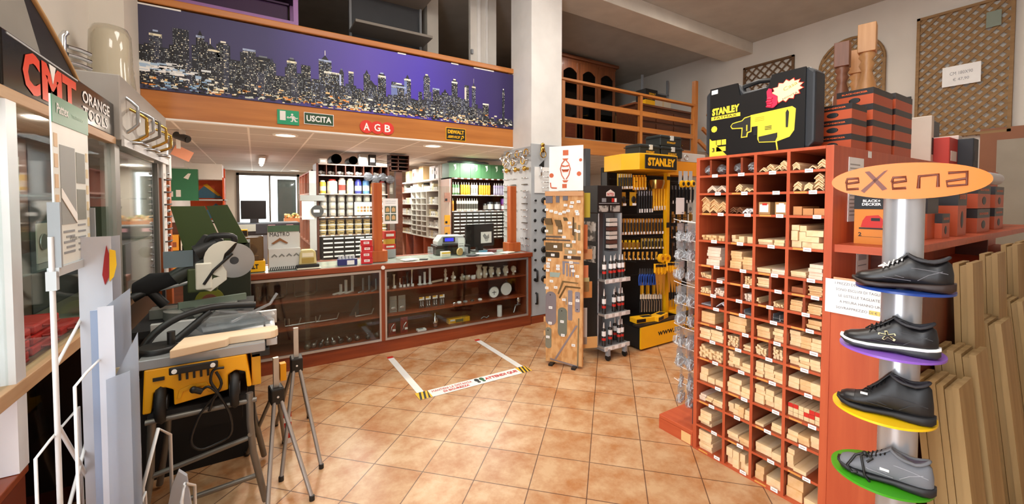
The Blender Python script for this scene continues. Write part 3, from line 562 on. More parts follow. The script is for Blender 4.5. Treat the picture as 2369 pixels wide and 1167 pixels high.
t = thing('cash_register', 'grey cash register with blue display on the counter', 'cash register', (1.88, 4.72, .951), -8)
part('drawer_base', B(-.02, 0, 0, .42, .3, .11, BLACK), t, bev=.006); part('body', MB().prism([(0, .11), (.36, .11), (.36, .17), (.33, .23), (.06, .23), (0, .16)], .02, .26, M('#b9babc', .4)), t, bev=.008)
part('display', B(.07, .005, .155, .22, .022, .215, DGREY).box(.09, .001, .165, .2, .006, .205, M('#3438d8', .4, emis=.8)), t); part('keyboard', B(.06, -.02, .115, .3, .02, .135, DGREY), t); part('receipt', B(.25, -.03, .03, .33, -.025, .2, PAPER).quad(.26, .1, .32, .11, -.031, GREY).quad(.26, .13, .32, .135, -.031, GREY), t, 'white paper slip')
t = thing('computer_monitor', 'black flat monitor seen from behind with a photo print on it', 'monitor', (2.30, 4.80, .951), 10)
part('screen', B(0, 0, .06, .47, .035, .36, BLACK), t, bev=.008); part('stand', B(.19, .0, 0, .28, .05, .1, BLACK).box(.12, -.06, 0, .35, .12, .012, BLACK), t); pr = part('photo_print', B(.24, -.004, .1, .42, 0, .25, PAPER), t)
part('printed_figure', MB().prism([(.27, .2), (.3, .16), (.35, .15), (.38, .17), (.37, .22), (.34, .19), (.3, .23)], -.006, -.004, M('#8e9092', .5)).lathe([(.03, -.002), (.03, 0)], (.335, -.004, .15), M('#b9bbbd', .5), axis='y'), pr)
solo('tape_roll', MB().lathe([(.045, -.012), (.045, .012), (.035, .012), (.035, -.012), (.045, -.012)], (0, 0, .046), M('#c9b070', .4), 24, 'y'), 'brass coloured tape ring standing on the counter', 'tape roll', (2.10, 4.56, .951), 20)
t = thing('leaflet_holder', 'small clear holder with yellow cards on the worktop', 'holder', (1.88, 4.47, .951)); part('card_stack', B(-.05, 0, .01, .06, .05, .07, M('#e8e3cd', .5)).box(-.05, -.001, .045, .06, 0, .062, M('#c9b23a', .5)), t); part('holder', B(-.055, -.004, 0, .065, -.002, .04, GL), t)
for i, (x, y, a, b1, c, rz, m, lab) in enumerate(((1.45, 4.50, .15, .12, .008, 12, PAPER, 'white papers lying on the worktop right of the post'), (2.42, 4.52, .2, .14, .012, -14, PAPER, 'white papers in front of the monitor'), (2.72, 4.47, .16, .12, .01, 25, M('#dcd6c8', .6), 'cream papers beside the right wooden post'), (.43, 4.44, .2, .09, .004, 3, M('#d8d4c0', .5), 'flat card lying on the left worktop'), (2.6, 4.66, .1, .08, .03, 5, M('#7c2530', .5), 'dark red wallet lying by the monitor'), (2.45, 4.62, .1, .05, .03, -20, M('#3f7f9a', .5), 'small blue packet on the papers'), (2.22, 4.45, .13, .1, .012, 30, DGREY, 'dark leaflets near the tape ring'), (1.60, 4.44, .09, .03, .01, -30, BLACK, 'small black pen tray on the worktop'))):
    solo('papers' if i < 4 else 'small_item', B(-a/2, -b1/2, 0, a/2, b1/2, c, m).box(-a/2+.01, -b1/2-.006, c, a/2+.01, b1/2-.01, c+.002, m), lab, 'papers' if i < 4 else 'small item', (x, y, .951), rz)
t = thing('plastic_bottle_rack', 'small stack of red and white packs behind the post', 'package', (1.26, 4.80, .951)); part('pack', B(0, 0, 0, .13, .1, .1, M('#9fa3a8', .5)).box(0, 0, .1, .13, .1, .16, RED).box(.01, 0, .16, .12, .1, .22, M('#c9a23a', .5)).box(0, 0, .22, .13, .1, .31, RED), t); part('print', MB().quad(.02, .12, .11, .14, 0, PAPER).quad(.02, .25, .11, .28, 0, PAPER), t)
# ================================================================ FLOOR TAPE
mb = MB(); WT = M('#e6e6e2', .5)
x0, x1, yb, yt = 1.12, 2.18, 3.27, 4.23
solo('floor_tape', B(-.03, 0, 0, .03, yt-yb, .0015, WT).box(-.03, yt-yb-.05, .0015, .03, yt-yb, .002, RED), 'white tape strip on the floor on the left of the waiting square', 'floor tape', (1.15, yb+.0, .0005), 0)
solo('floor_tape', B(-.03, 0, 0, .03, yt-yb, .0015, WT).box(-.03, yt-yb-.05, .0015, .03, yt-yb, .002, RED), 'white tape strip on the floor on the right of the waiting square', 'floor tape', (2.155, yb, .0005), 0)
t = thing('floor_sign', 'floor strip reading MANTIENI LA DISTANZA DI SICUREZZA and ATTENDI QUI with footprints', 'floor sign', (1.10, 3.16, .002))
part('strip', B(0, 0, 0, 1.10, .13, .0012, WT), t)
mb = MB(); mb.at((0, 0, .002), rx=-90)
mb.text('MANTIENI LA DISTANZA', .32, .088, .37, .036, RED).text('DI SICUREZZA', .34, .038, .24, .034, RED).text('ATTENDI QUI!', .80, .066, .34, .056, RED, 0, .04)
part('lettering', mb, t); mb = MB()
for i, x in enumerate((.555, .605)):
    for c, r, s in (((x, .088), .022, 1.4), ((x+.004, .045), .016, 1.)):
        mb.flat([(c[0]+r*math.cos(k*.45), c[1]+r*s*math.sin(k*.45)) for k in range(14)], .0012, .0022, (BLACK, GREEN)[i])
part('footprints', mb, t); mb = MB()
for e in (0, 1):
    x0 = .0 if e == 0 else .99
    mb.box(x0, 0, .0012, x0+.11, .13, .0018, YEL)
    for k in range(3): a = x0+.002+.036*k; mb.flat([(a, 0), (a+.018, 0), (min(a+.05, x0+.11), .13), (min(a+.032, x0+.11), .13)], .0018, .0024, BLACK)
part('hazard_stripes', mb, t)
# ================================================================ STOCK SHELVES BEHIND THE COUNTER
DKW = wood('#4a2518', '#5a2e1c', 'x'); PINKP = M('#c98a72', .5)
t = thing('stock_shelf_unit', 'tall dark wood stock shelf behind the counter left of the post', 'shelf', (.76, 6.6, 0)); W = 1.06
part('carcass', B(0, 0, 0, .03, .4, 2.17, DKW).box(W-.03, 0, 0, W, .4, 2.17, DKW).box(.03, .38, 0, W-.03, .4, 2.17, DKW).box(0, 0, 0, W, .4, .06, DKW), t)
for z in (.73, 1.09, 1.36, 1.71, 1.985, 2.15): part('shelf', B(.03, 0, z, W-.03, .38, z+.02, DKW).box(.03, -.004, z+.002, W-.03, 0, z+.018, M('#a99b90', .5)), t)
for i in range(1, 8): part('divider', B(i*W/8, .0, 2.0, i*W/8+.012, .38, 2.15, DKW), t)
for z in (1.094, 1.364, 1.714, 1.989):
    for i in range(8): part('price_label', B(.06+i*.125, -.006, z, .11+i*.125, -.004, z+.016, PAPER), t)
X0 = .76; Y0 = 6.62
for i in range(7):
    mb = MB().crumple((.05, .1, .035), (.042, .035, .028), M('#b7b3ac', .5), i).crumple((.085, .06, .03), (.028, .028, .022), M('#8f8b84', .5), i+9)
    solo('fittings_bag', mb, 'small pale bag of fittings in a top compartment of the left stock shelf', 'bag', (X0+.03+i*.13, Y0, 2.005), group='bags in the top compartments')
rs = random.Random(5)
spec = [('#e0b63a', .045, .19, 'yellow bottle with white top at the left end of the bottle shelf'), ('#d8d2c8', .07, .21, 'large white canister with red lid on the bottle shelf'), ('#d9c8c4', .05, .24, 'white and red can right of the large canister'), ('#d8cda0', .05, .23, 'white and yellow spray can on the bottle shelf'), ('#3a3f8a', .05, .22, 'blue can with white flash on the bottle shelf'), ('#5f8fc0', .05, .23, 'light blue can with blue lid on the bottle shelf'), ('#d88a48', .05, .19, 'orange bottle near the wooden post'), ('#b9b0a6', .06, .20, 'pale tin at the right of the bottle shelf'), ('#a7a199', .05, .18, 'grey tin partly behind the wooden post')]
x = X0+.05
for i, (c, r, h, lab) in enumerate(spec):
    t = thing('can', lab, 'can', (x+r, Y0+.08, 1.731)); part('body', MB().lathe([(r, 0), (r, h*.85), (r*.7, h*.9)], (0, 0, 0), M(c, .4), 16), t); part('lid', MB().lathe([(r*.72, h*.89), (r*.72, h), (r*.5, h+.004)], (0, 0, 0), M(('#efece6', '#b03028', '#c9c5be', '#e8e4dc', '#262c80', '#2b52a8', '#e0d8c8', '#a43028', '#8f8a84')[i], .4), 14), t)
    part('label_band', MB().lathe([(r*1.01, h*.2), (r*1.01, h*.55)], (0, 0, 0), M(('#f0e8d0', '#ece8e2', '#b8453a', '#e7e2d8', '#d8d4e0', '#dfe8f0', '#e8b060', '#8a8078', '#c9c4bc')[i], .5), 16), t); x += 2*r+.018
JC = M('#a9a8a4', .3); LW = M('#cfcec8', .5)
j0 = None
for r in range(3):
    for c in range(8):
        if r == 1 and c in (4, 5): continue
        loc = (X0+.1+c*.125, Y0+.07, 1.381+r*.11)
        lab = 'clear screw lid jar in the stacked jars of the left stock shelf'
        if j0 is None:
            j0 = thing('jar', lab, 'jar', loc, group='clear jars on the left stock shelf'); part('body', MB().lathe([(.045, 0), (.05, .01), (.05, .08), (.04, .088)], (0, 0, 0), JC, 12), j0); part('lid', MB().lathe([(.047, .085), (.047, .105)], (0, 0, 0), LW, 12), j0); part('label', B(-.03, -.055, .02, .03, -.05, .06, M('#b5a89a', .5)), j0)
        else: dup(j0, loc)
t = thing('colour_chart', 'cream wood stain colour chart leaning on the left stock shelf', 'chart', (X0+.52, 6.585, 1.40)); part('card', B(0, -.004, 0, .30, 0, .2, M('#e6e0d2', .6)), t)
mb = MB()
for i in range(5):
    for j in range(2): mb.quad(.04+.047*i, .05+.05*j, .075+.047*i, .085+.05*j, -.004, M(('#c9a070', '#a87848', '#7d5838', '#b08a60', '#5c4030')[i], .5))
part('swatches', mb, t)
j0 = None; TB = M('#c0ac78', .5)
for r in range(3):
    for c in range(8):
        loc = (X0+.085+c*.128, Y0+.08, 1.11+r*.08)
        if j0 is None:
            j0 = thing('putty_tub', 'cream putty tub with dark label stripe on the left stock shelf', 'tub', loc, group='cream putty tubs in three rows'); part('tub', MB().lathe([(.046, 0), (.054, .062)], (0, 0, 0), TB, 14), j0); part('lid', MB().lathe([(.058, .06), (.058, .075), (.05, .077)], (0, 0, 0), LW, 14), j0); part('label', MB().quad(-.03, .02, .03, .028, -.052, BLACK), j0)
        else: dup(j0, loc)
def drawers(name, lab, loc, nx, nz, w_, h_, d, m=BLACKM, lm=PAPER, cat='drawer cabinet'):
    t = thing(name, lab, cat, loc); part('casing', B(0, .01, 0, nx*w_+.01, d, nz*h_+.01, m), t)
    p = MB().box(.006, 0, .006, w_-.004, .012, h_-.004, m).box(.012, -.006, h_*.45, w_-.012, 0, h_*.75, lm).box(.01, -.012, h_*.3, w_-.01, -.001, h_*.42, m).mesh('drawer')
    for i in range(nx):
        for j in range(nz):
            o = link('drawer', p, t); o.location = (.005+i*w_, 0, .005+j*h_)
    return t
drawers('drawer_cabinet', 'black small parts drawer cabinet under the putty tubs', (X0+.06, 6.56, .75), 6, 5, .15, .066, .3)
# on top of the left stock shelf
for i, (x, r) in enumerate(((.28, .075), (.52, .065))):
    solo('pipe', MB().lathe([(r, 0), (r, .35), (r*.85, .35), (r*.85, 0), (r, 0)], (0, 0, r), M('#2a2422', .5), 20, 'y'), ('larger dark pipe end on top of the left stock shelf', 'smaller dark pipe end on top of the left stock shelf')[i], 'pipe', (X0+x, 6.62, 2.172))
for i, (x, a, h, m, lab) in enumerate(((.05, .1, .07, '#b9b4ac', 'pale small box at the left on top of the left stock shelf'), (.62, .12, .17, '#8a8680', 'grey packed box on top of the left stock shelf'), (.76, .1, .17, '#1c1816', 'black upright box on top of the left stock shelf'))):
    solo('box', B(0, 0, 0, a, .2, h, M(m, .6)).box(.01, -.003, h*.3, a*.8, 0, h*.7, PAPER), lab, 'box', (X0+x, 6.62, 2.172))
t = thing('organizer_rack', 'dark wire organizer with compartments at the right end above the left shelf', 'rack', (X0+1.065, 6.55, 2.10))
mb = B(0, .18, 0, .30, .2, .26, BLACKM)
for z in (0, .06, .12, .18, .24): mb.box(0, 0, z, .30, .2, z+.012, DKW)
for x in (0, .12, .29): mb.box(x, 0, 0, x+.012, .2, .25, DKW)
part('rack_frame', mb, t); part('side_support', B(.1, .05, -2.10, .2, .15, 0, DKW), t)
for i in range(4): solo('hanging_bag', MB().crumple((0, 0, 0), (.07, .04, .06), GLASS('#b8bcc0', .3, .5, 'grey_bag', '#8f9296'), i), 'clear bag of hardware hanging at the top right of the left stock shelf', 'bag', (X0+.72+.11*i, 6.53, 1.99-.03*(i % 2)), group='hanging hardware bags')
# long cubby shelf at the left, running back
t = thing('cubby_shelf', 'long pinkish wood cubby shelf running back beside the left stock shelf', 'shelf', (.74, 9.1, 0), -90)
CB = M('#a5543c', .5); mb = B(0, 0, 0, 2.05, .02, .12, CB)
part('carcass', MB().box(0, .28, 0, 2.05, .3, 2.1, CB).box(0, 0, 2.08, 2.05, .3, 2.1, CB).box(2.03, 0, 0, 2.05, .3, 2.1, PINKP).box(0, 0, 0, 2.03, .28, .04, CB), t)
for z in (.45, .9, 1.3, 1.72): part('shelf', B(0, 0, z, 2.03, .28, z+.03, PINKP), t)
for x in (0, .5, 1.0, 1.5): part('divider', B(x, 0, .04, x+.03, .28, 2.08, PINKP), t)
t = thing('grey_strip_board', 'grey metal strip with paper sheets on the corner of the left stock shelf', 'board', (.66, 6.55, .9)); part('strip', B(0, 0, 0, .09, .02, 1.15, LGREY), t); part('paper', B(-.1, -.004, .45, .06, 0, .75, PAPER).box(-.12, -.012, .72, .2, -.008, .8, M('#9da0a2', .4)), t); part('round_label', MB().lathe([(.085, -.004), (.085, 0)], (.1, -.014, .57), DGREY, 20, 'y').quad(.05, .55, .13, .59, -.019, PAPER), t)
# white grid shelf facing left
t = thing('white_grid_shelf', 'white compartment shelf full of small boxes behind the cash register', 'shelf', (2.78, 9.2, 0), -90); WS = M('#d6d1c8', .5); W = 2.26
part('carcass', B(0, .28, 0, W, .3, 2.0, DKW).box(0, 0, 2.0, W, .3, 2.03, WS).box(-.15, 0, 0, 0, .3, 2.03, PINKP).box(W, 0, 0, W+.02, .3, 2.03, WS).box(0, 0, 0, W, .28, .05, CB), t)
xs = (0, .75, 1.05, 1.35, 1.65, W); zs = (1.0, 1.13, 1.26, 1.42, 1.6, 1.8)
for z in (1.8, 1.55, 1.32, 1.12, .92): part('shelf', B(0, 0, z, W, .28, z+.018, WS), t)
for z in (1.67, 1.43, 1.22, 1.02): part('shelf', B(.75, 0, z, 1.65, .28, z+.014, WS), t)
for x in xs[1:-1]: part('divider', B(x-.01, 0, .93, x+.01, .28, 1.8, WS), t)
for x in (.4, .9, 1.5, 2.1): part('divider', B(x-.01, 0, .05, x+.01, .28, .92, CB), t)
rs = random.Random(11); protos = []
for c in ('#e4e2de', '#d2cfc8', '#bdb7ac', '#ded0a8'):
    for s in (.07, .1): protos.append(link('stock_box', B(0, 0, 0, s, .12, s*.9, M(c, .6)).box(.01, -.002, .02, s*.7, 0, s*.5, M('#9c9a96', .6)).mesh('stock_box')))
used = set()
for z in (.938, 1.138, 1.338, 1.568, 1.818):
    for a, b_ in ((0, .73), (1.67, 2.24)) if z < 1.8 else ((0.1, 2.2),):
        x = a+.02
        while x < b_-.11:
            k = rs.randrange(len(protos)); s = .07 if k % 2 == 0 else .1; p = protos[k]
            for lv in range(2 if s < .1 or z > 1.8 else 1):
                if z > 1.8 and lv and rs.random() < .4: continue
                if z < 1.8 and lv and s*.9*2 > .19: continue
                wp = (2.78+.04, 9.2-x, z+lv*(s*.9+.001))
                lab = 'small pale stock box in the wide compartments of the white grid shelf'
                if k not in used and lv == 0: o = p; used.add(k); o.location = wp; o.rotation_euler[2] = R(-90); tag(o, lab, 'box', 'boxes in the white grid shelf')
                else: inst(p, 'stock_box', None, wp, -90, lab, 'box', 'boxes in the white grid shelf')
            x += s+rs.uniform(.005, .03)
for k, p in enumerate(protos):
    if k not in used: bpy.data.objects.remove(p)
for i, (dx, a, h, c, lab) in enumerate(((.3, .25, .24, '#cfb98a', 'cream carton on top of the white grid shelf'), (.75, .2, .25, '#d2cec6', 'white carton on top of the white grid shelf'), (1.15, .25, .28, '#c8a878', 'kraft carton on top of the white grid shelf'), (1.75, .3, .24, '#dedbd6', 'pale bags pack on top of the white grid shelf'), (2.0, .2, .2, '#e6e4e0', 'white carton nearest the green boxes'))):
    solo('carton', B(0, 0, 0, a, .22, h, M(c, .6)).box(.02, -.003, h*.4, a*.6, 0, h*.7, M('#a8453a' if i == 1 else '#b3aca0', .6)), lab, 'box', (2.81, 9.2-dx, 2.031), -90)
# right stock shelf
t = thing('stock_shelf_unit', 'tall dark wood stock shelf with cartridges behind the monitor', 'shelf', (2.82, 6.5, 0)); W = 1.2
part('carcass', B(0, 0, 0, .03, .4, 2.02, DKW).box(W-.03, 0, 0, W, .4, 2.02, DKW).box(.03, .38, 0, W-.03, .4, 2.02, DKW).box(0, 0, 2.0, W, .4, 2.02, DKW), t)
part('side_board', B(-.02, -.02, .9, -.001, .38, 2.0, M('#bfa79a', .5)), t)
for z in (1.43, 1.71): part('shelf', B(.03, 0, z, W-.03, .38, z+.02, DKW).box(.03, -.004, z+.002, W-.03, 0, z+.018, M('#b9ada4', .5)), t)
for z in (1.434, 1.714, 2.002):
    for i in range(9): part('price_label', B(.08+i*.12, -.006, z, .13+i*.12, -.004, z+.016, PAPER), t)
def cart(c1, c2):
    t = thing('sealant_cartridge', '', '', (0, 0, 0)); part('tube', MB().lathe([(.022, 0), (.022, .17), (.01, .175)], (0, 0, 0), M(c1, .35), 12), t); part('nozzle', MB().lathe([(.008, .172), (.004, .215)], (0, 0, 0), M('#e4e0d6', .4), 8), t); part('label_band', MB().lathe([(.0225, .03), (.0225, .12)], (0, 0, 0), M(c2, .4), 12), t)
    return t
def crow(c1, c2, n, x, z, lab, grp, dx=.047):
    p = cart(c1, c2)
    for i in range(n):
        q = p if i == 0 else dup(p, (0, 0, 0)); q.location = (2.82+x+i*dx, 6.56, z); tag(q, lab, 'cartridge', grp)
crow('#4f7a4a', '#b9c6b0', 3, .08, 1.731, 'green and white sealant cartridge on the upper shelf', 'green cartridges')
crow('#d8941e', '#e0b23c', 4, .24, 1.731, 'orange sealant cartridge left of the white ones on the upper shelf', 'left orange cartridges')
crow('#d4d0c6', '#a8a49a', 3, .44, 1.731, 'white sealant cartridge between the orange ones on the upper shelf', 'white cartridges')
crow('#d8941e', '#e6a832', 5, .60, 1.731, 'orange sealant cartridge right of the white ones on the upper shelf', 'right orange cartridges')
crow('#9a8fa8', '#b6aec4', 5, .90, 1.731, 'mauve grey sealant cartridge at the right of the upper shelf', 'mauve cartridges')
crow('#c8c4b8', '#5a564e', 9, .16, 1.451, 'white cartridge with dark label on the second shelf', 'dark labelled cartridges')
crow('#d08a24', '#b87a30', 1, .07, 1.451, 'single orange cartridge at the left of the second shelf', 'single orange cartridge')
for i, (x, r, h, c1, c2) in enumerate(((.72, .04, .12, '#2a2826', '#8a847c'), (.82, .06, .15, '#26262a', '#d0ccc4'), (.97, .06, .15, '#2a2a2c', '#c8c8cc'), (1.1, .05, .11, '#7a2c3a', '#d6d2d4'))):
    t = thing('paint_tin', ('small dark tin beside the cartridges on the second shelf', 'dark tin with cream label on the second shelf', 'dark tin with grey label on the second shelf', 'dark red tin at the right end of the second shelf')[i], 'tin', (2.82+x, 6.58, 1.451)); part('tin', MB().lathe([(r, 0), (r, h), (r*.9, h+.003)], (0, 0, 0), M(c1, .4), 18), t); part('label_band', MB().lathe([(r*1.01, h*.15), (r*1.01, h*.75)], (0, 0, 0), M(c2, .5), 18), t)
solo('paint_tin', MB().lathe([(.05, 0), (.05, .1), (.045, .105)], (0, 0, 0), M('#6a2a80', .4), 18), 'purple tin stacked on the dark red tin', 'tin', (3.92, 6.58, 1.56))
drawers('drawer_cabinet', 'grey small parts drawer cabinet with white labels behind the monitor', (2.86, 6.47, .93), 9, 8, .122, .06, .3, M('#3a3632', .5))
GB = M('#3f6a44', .5)
for i in range(6):
    t = thing('green_carton', ('leftmost', 'second from left', 'third from left', 'fourth from left', 'fifth from left', 'rightmost')[i]+' green carton on top of the right stock shelf', 'box', (2.80+i*.205, 6.5, 2.022), group='green cartons on the right stock shelf'); part('carton', B(0, 0, 0, .2, .3, .25, GB), t)
    part('print', MB().prism([(.08, .22), (.13, .23), (.13, .15), (.10, .12), (.11, .17)], -.003, 0, M('#c9d6c8', .5)), t)
for i in range(3): solo('white_roll', MB().lathe([(.035, 0), (.035, .22), (.03, .24)], (0, 0, 0), M('#dfe2e0', .5), 12), 'white upright bottle left of the green cartons', 'bottle', (2.86+.0*i, 7.15-.1*i, 2.032), group='white bottles by the green cartons')
solo('plastic_wrap', MB().crumple((0, 0, .03), (.38, .13, .035), GLASS('#c8ccd0', .3, .55, 'grey_wrap', '#aeb4b8'), 3), 'crumpled clear plastic wrapping on top of the green cartons', 'wrapping', (3.25, 6.65, 2.275))
for i, (x, z, c, lab) in enumerate(((-.1, 1.6, '#8a5f50', 'brown card of fittings hanging on the left side of the right shelf'), (-.1, 1.22, '#c98a1c', 'yellow device hanging beside the right stock shelf'), (-.1, 1.02, '#c08a3a', 'tan packet hanging beside the right stock shelf'))):
    solo('hanging_card', B(0, 0, 0, .1, .02, .16, M(c, .6)).box(.01, -.002, .02, .05, 0, .06, BLACK), lab, 'card', (2.80+x, 6.46, z))
# ================================================================ FAR LEFT BACKGROUND
t = thing('office_printer', 'large grey office copier in front of the bright back window', 'copier', (-.42, 9.2, 0))
part('body', B(0, 0, 0, 1.15, .6, .98, M('#8f9296', .5)), t, bev=.02); part('top_unit', B(-.02, -.02, .98, 1.17, .6, 1.2, M('#45474c', .5)), t, bev=.02); part('control_panel', B(.1, -.05, 1.05, .42, -.02, 1.18, M('#cfd6c8', .5)).box(.62, -.022, 1.1, .74, -.02, 1.16, M('#e8b8c0', .6)).box(.93, -.022, 1.1, 1.05, -.02, 1.16, M('#e8b8c0', .6)), t)
part('side_disc', MB().ball((.7, .02, .75), .12, M('#6a6a68', .3), (1, .3, 1)), t)
t = thing('computer_monitor', 'dark monitor on the copier against the bright window', 'monitor', (-.24, 9.35, 1.201), -10); part('screen', B(0, 0, .07, .42, .03, .43, BLACK), t, bev=.008); part('stand', B(.15, .0, 0, .27, .15, .08, DGREY), t)
t = thing('flower_box', 'planter of pale orange flowers on the window sill', 'planter', (.62, 12.0, 1.02)); part('planter', B(0, 0, 0, .62, .2, .16, M('#d08a5c', .6)), t)
mb = MB(); rs = random.Random(2)
for i in range(40): mb.ball((rs.uniform(.02, .6), rs.uniform(.03, .17), rs.uniform(.17, .27)), .035, M(('#f0d8a8', '#e8b070', '#9fae70')[i % 3], .7), n=5)
part('flowers', mb, t, kind='stuff'); part('support', B(.02, .05, -1.02, .6, .2, 0, WALL), t)
t = thing('promo_display', 'white and orange shelf display of packs against the far left wall', 'display stand', (on('y', 7.2, 432, 400).x, 7.2, 0))
W = .42; part('body', B(0, 0, 0, W, .35, 1.3, M('#cfc9c2', .5)).box(0, .3, 1.3, W, .35, 2.1, M('#d8541e', .5)).box(W-.02, 0, 1.3, W, .35, 1.95, M('#d8541e', .5)), t)
for z in (1.32, 1.62): part('shelf', B(0, 0, z, W+.02, .3, z+.02, LGREY), t)
part('header', B(-.02, -.02, 1.92, W-.02, .3, 2.14, PAPER), t)
part('printed_panel', MB().prism([(.03, 1.66), (.38, 1.66), (.3, 1.74), (.17, 1.84), (.12, 1.79)], .29, .3, M('#4a7c9c', .5)).prism([(.15, 1.85), (.2, 1.87), (.36, 1.7), (.33, 1.69)], .285, .29, YEL).prism([(.05, 1.36), (.4, 1.36), (.4, 1.5), (.3, 1.58)], .285, .3, M('#3f708c', .5)), t)
t = thing('green_pack', 'green and clear product pack hanging on the far left wall', 'package', (-1.049, 6.9, 1.62)); part('card', B(0, 0, 0, .40, .1, .42, M('#2f7552', .5)).box(.0, -.01, .42, .3, .1, .44, M('#b9bcb8', .5)), t); part('print', MB().prism([(.25, .3), (.3, .36), (.33, .36), (.3, .28)], -.002, 0, WHITE).quad(.1, .05, .14, .12, 0, WHITE).quad(.17, .05, .22, .14, 0, WHITE), t)
t = thing('orange_leaflet', 'clear and orange leaflet hanging below the ceiling at the far left', 'leaflet', (-.72, 5.9, 2.1), 20); part('leaflet', MB().at(ry=25).box(-.08, 0, 0, .1, .003, .12, M('#e39a7a', .5)), t); part('clip', B(-.02, -.003, .1, .02, .006, .28, WHITE), t)
t = thing('stock_goods_rack', 'low rack of yellow and white packs behind the far left post', 'rack', (-.93, 6.2, 0)); part('rack_frame', B(0, 0, 0, .45, .3, .8, DKW).box(0, .28, .8, .45, .3, 1.35, DKW), t)
for i in range(6):
    solo('product_pack', B(0, 0, 0, .12, .15, .18+.02*(i % 3), M(('#d8942a', '#d9d4cb', '#c06a2a')[i % 3], .5)).box(.02, -.002, .04, .1, 0, .1, M('#8a4a2a', .5)), ('orange pack at the left of the low far left rack', 'white pack second on the low far left rack', 'rust pack at the right of the low far left rack', 'orange pack stacked at the left above the rack', 'white pack stacked in the middle above the rack', 'rust pack stacked at the right above the rack')[i], 'package', (-.9+(i % 3)*.14, 6.22, .801+(i//3)*.225))
# ================================================================ PILLAR HARDWARE PANELS
PG = M('#a7abae', .5); PX = 3.045; PY = 4.395
t = thing('door_hardware_display', 'grey sample panel of door hardware on the left face of the pillar', 'sample panel', (PX, 5.10, 0), -90)
part('panel', B(0, 0, .1, .70, .012, 2.33, PG), t, bev=.003)
rs = random.Random(4)
hook = MB().tube([(0, 0, 0), (0, -.04, .0), (.0, -.06, -.04), (0, -.04, -.06)], .008, CHROME, 8).mesh('coat_hook')
ring = MB().tube([(.03*math.cos(k*.52), -.02, .03*math.sin(k*.52)) for k in range(12)], .006, BRASS, 6, True).mesh('pull_ring')
knob = MB().lathe([(.012, 0), (.008, -.012), (.02, -.03), (.016, -.04), (.003, -.042)], (0, 0, 0), BRASS, 12, 'y').mesh('knob')
knobc = MB().lathe([(.01, 0), (.006, -.012), (.014, -.025), (.01, -.03)], (0, 0, 0), CHROME, 10, 'y').mesh('knob')
knobd = MB().lathe([(.01, 0), (.006, -.012), (.016, -.02), (.012, -.026)], (0, 0, 0), BLACK, 10, 'y').mesh('knob')
bar = MB().tube([(-.06, 0, 0), (-.06, -.025, 0), (.06, -.025, 0), (.06, 0, 0)], .006, CHROME, 6).mesh('bar_handle')
bard = MB().tube([(-.05, 0, 0), (-.05, -.025, 0), (.05, -.025, 0), (.05, 0, 0)], .007, M('#5e564c', .4, .5), 6).mesh('bar_handle')
oval = MB().lathe([(.02, 0), (.022, -.006), (.015, -.01)], (0, 0, 0), BLACK, 14, 'y').mesh('escutcheon')
def put(me, par, x, z, ry=0, y=0, sc=1.):
    o = link(me.name.split('.')[0], me, par); o.location = (x, y, z); o.rotation_euler = (0, R(ry), 0); o.scale = (sc,)*3
hooks = [hook, ring, hook, ring, hook, hook, ring, ring]
for i, x in enumerate((.06, .17, .27, .40, .52, .62)):
    put((hook, ring)[i % 2], t, x, 2.27-.02*(i % 2), i*20, sc=1.5); put((ring, hook)[i % 2], t, x+.02, 2.15, i*30, sc=1.5); put(hook, t, x+.05, 2.21, -i*25, sc=1.3); put(knob if i % 2 else knobc, t, x, 2.04, sc=1.8)
for j in range(9):
    z = 1.92-.085*j
    for x in (.10, .28, .56): put(bar if (j+int(x*10)) % 3 else bard, t, x, z, sc=(.9, 1.0, 1.1)[j % 3])
for j in range(6):
    for x in (.06, .15, .26, .5, .6, .66): put(knobc if (j+int(x*20)) % 4 else knobd, t, x, 1.12-.09*j, sc=.9)
t = thing('door_hardware_display', 'grey sample panel of door hardware on the front face of the pillar', 'sample panel', (3.04, PY, 0))
part('panel', B(0, 0, .1, .545, .02, 2.36, PG), t, bev=.003); part('white_board', B(.05, -.012, 1.72, .44, -.001, 2.06, WHITE), t)
pk = part('door_knocker', MB().tube([(.045*math.cos(k*.52), -.03, .045*math.sin(k*.52)) for k in range(12)], .008, BRASS, 6, True).ball((0, -.02, .06), .035, BRASS, (1, .6, 1.2)).ball((0, -.02, .12), .03, BRASS, (1, .6, 1)), t); pk.location = (.17, 0, 2.23)
part('pull_handle', MB().tube([(.13, 0, 2.06), (.13, -.04, 2.06), (.13, -.04, 1.95), (.13, 0, 1.95)], .012, CHROME).prism([(.12, 2.08), (.2, 2.15), (.2, 2.06)], -.01, 0, BLACK), t)
for j in range(4): put(bar, t, .22, 2.0-.07*j, y=-.012)
for j in range(9):
    for x in (.06, .2, .36): put(oval if (j+int(x*10)) % 3 else knobd, t, x, 1.62-.13*j, sc=1.+.5*((j*3+int(x*10)) % 3))
for j in range(2): part('black_pull', MB().tube([(.08, 0, .70-.3*j), (.08, -.03, .70-.3*j), (.08, -.03, .56-.3*j), (.08, 0, .56-.3*j)], .014, BLACK), t)
part('base_strip', B(-.0, -.005, 0, .545, .02, .095, CHERRY), t)
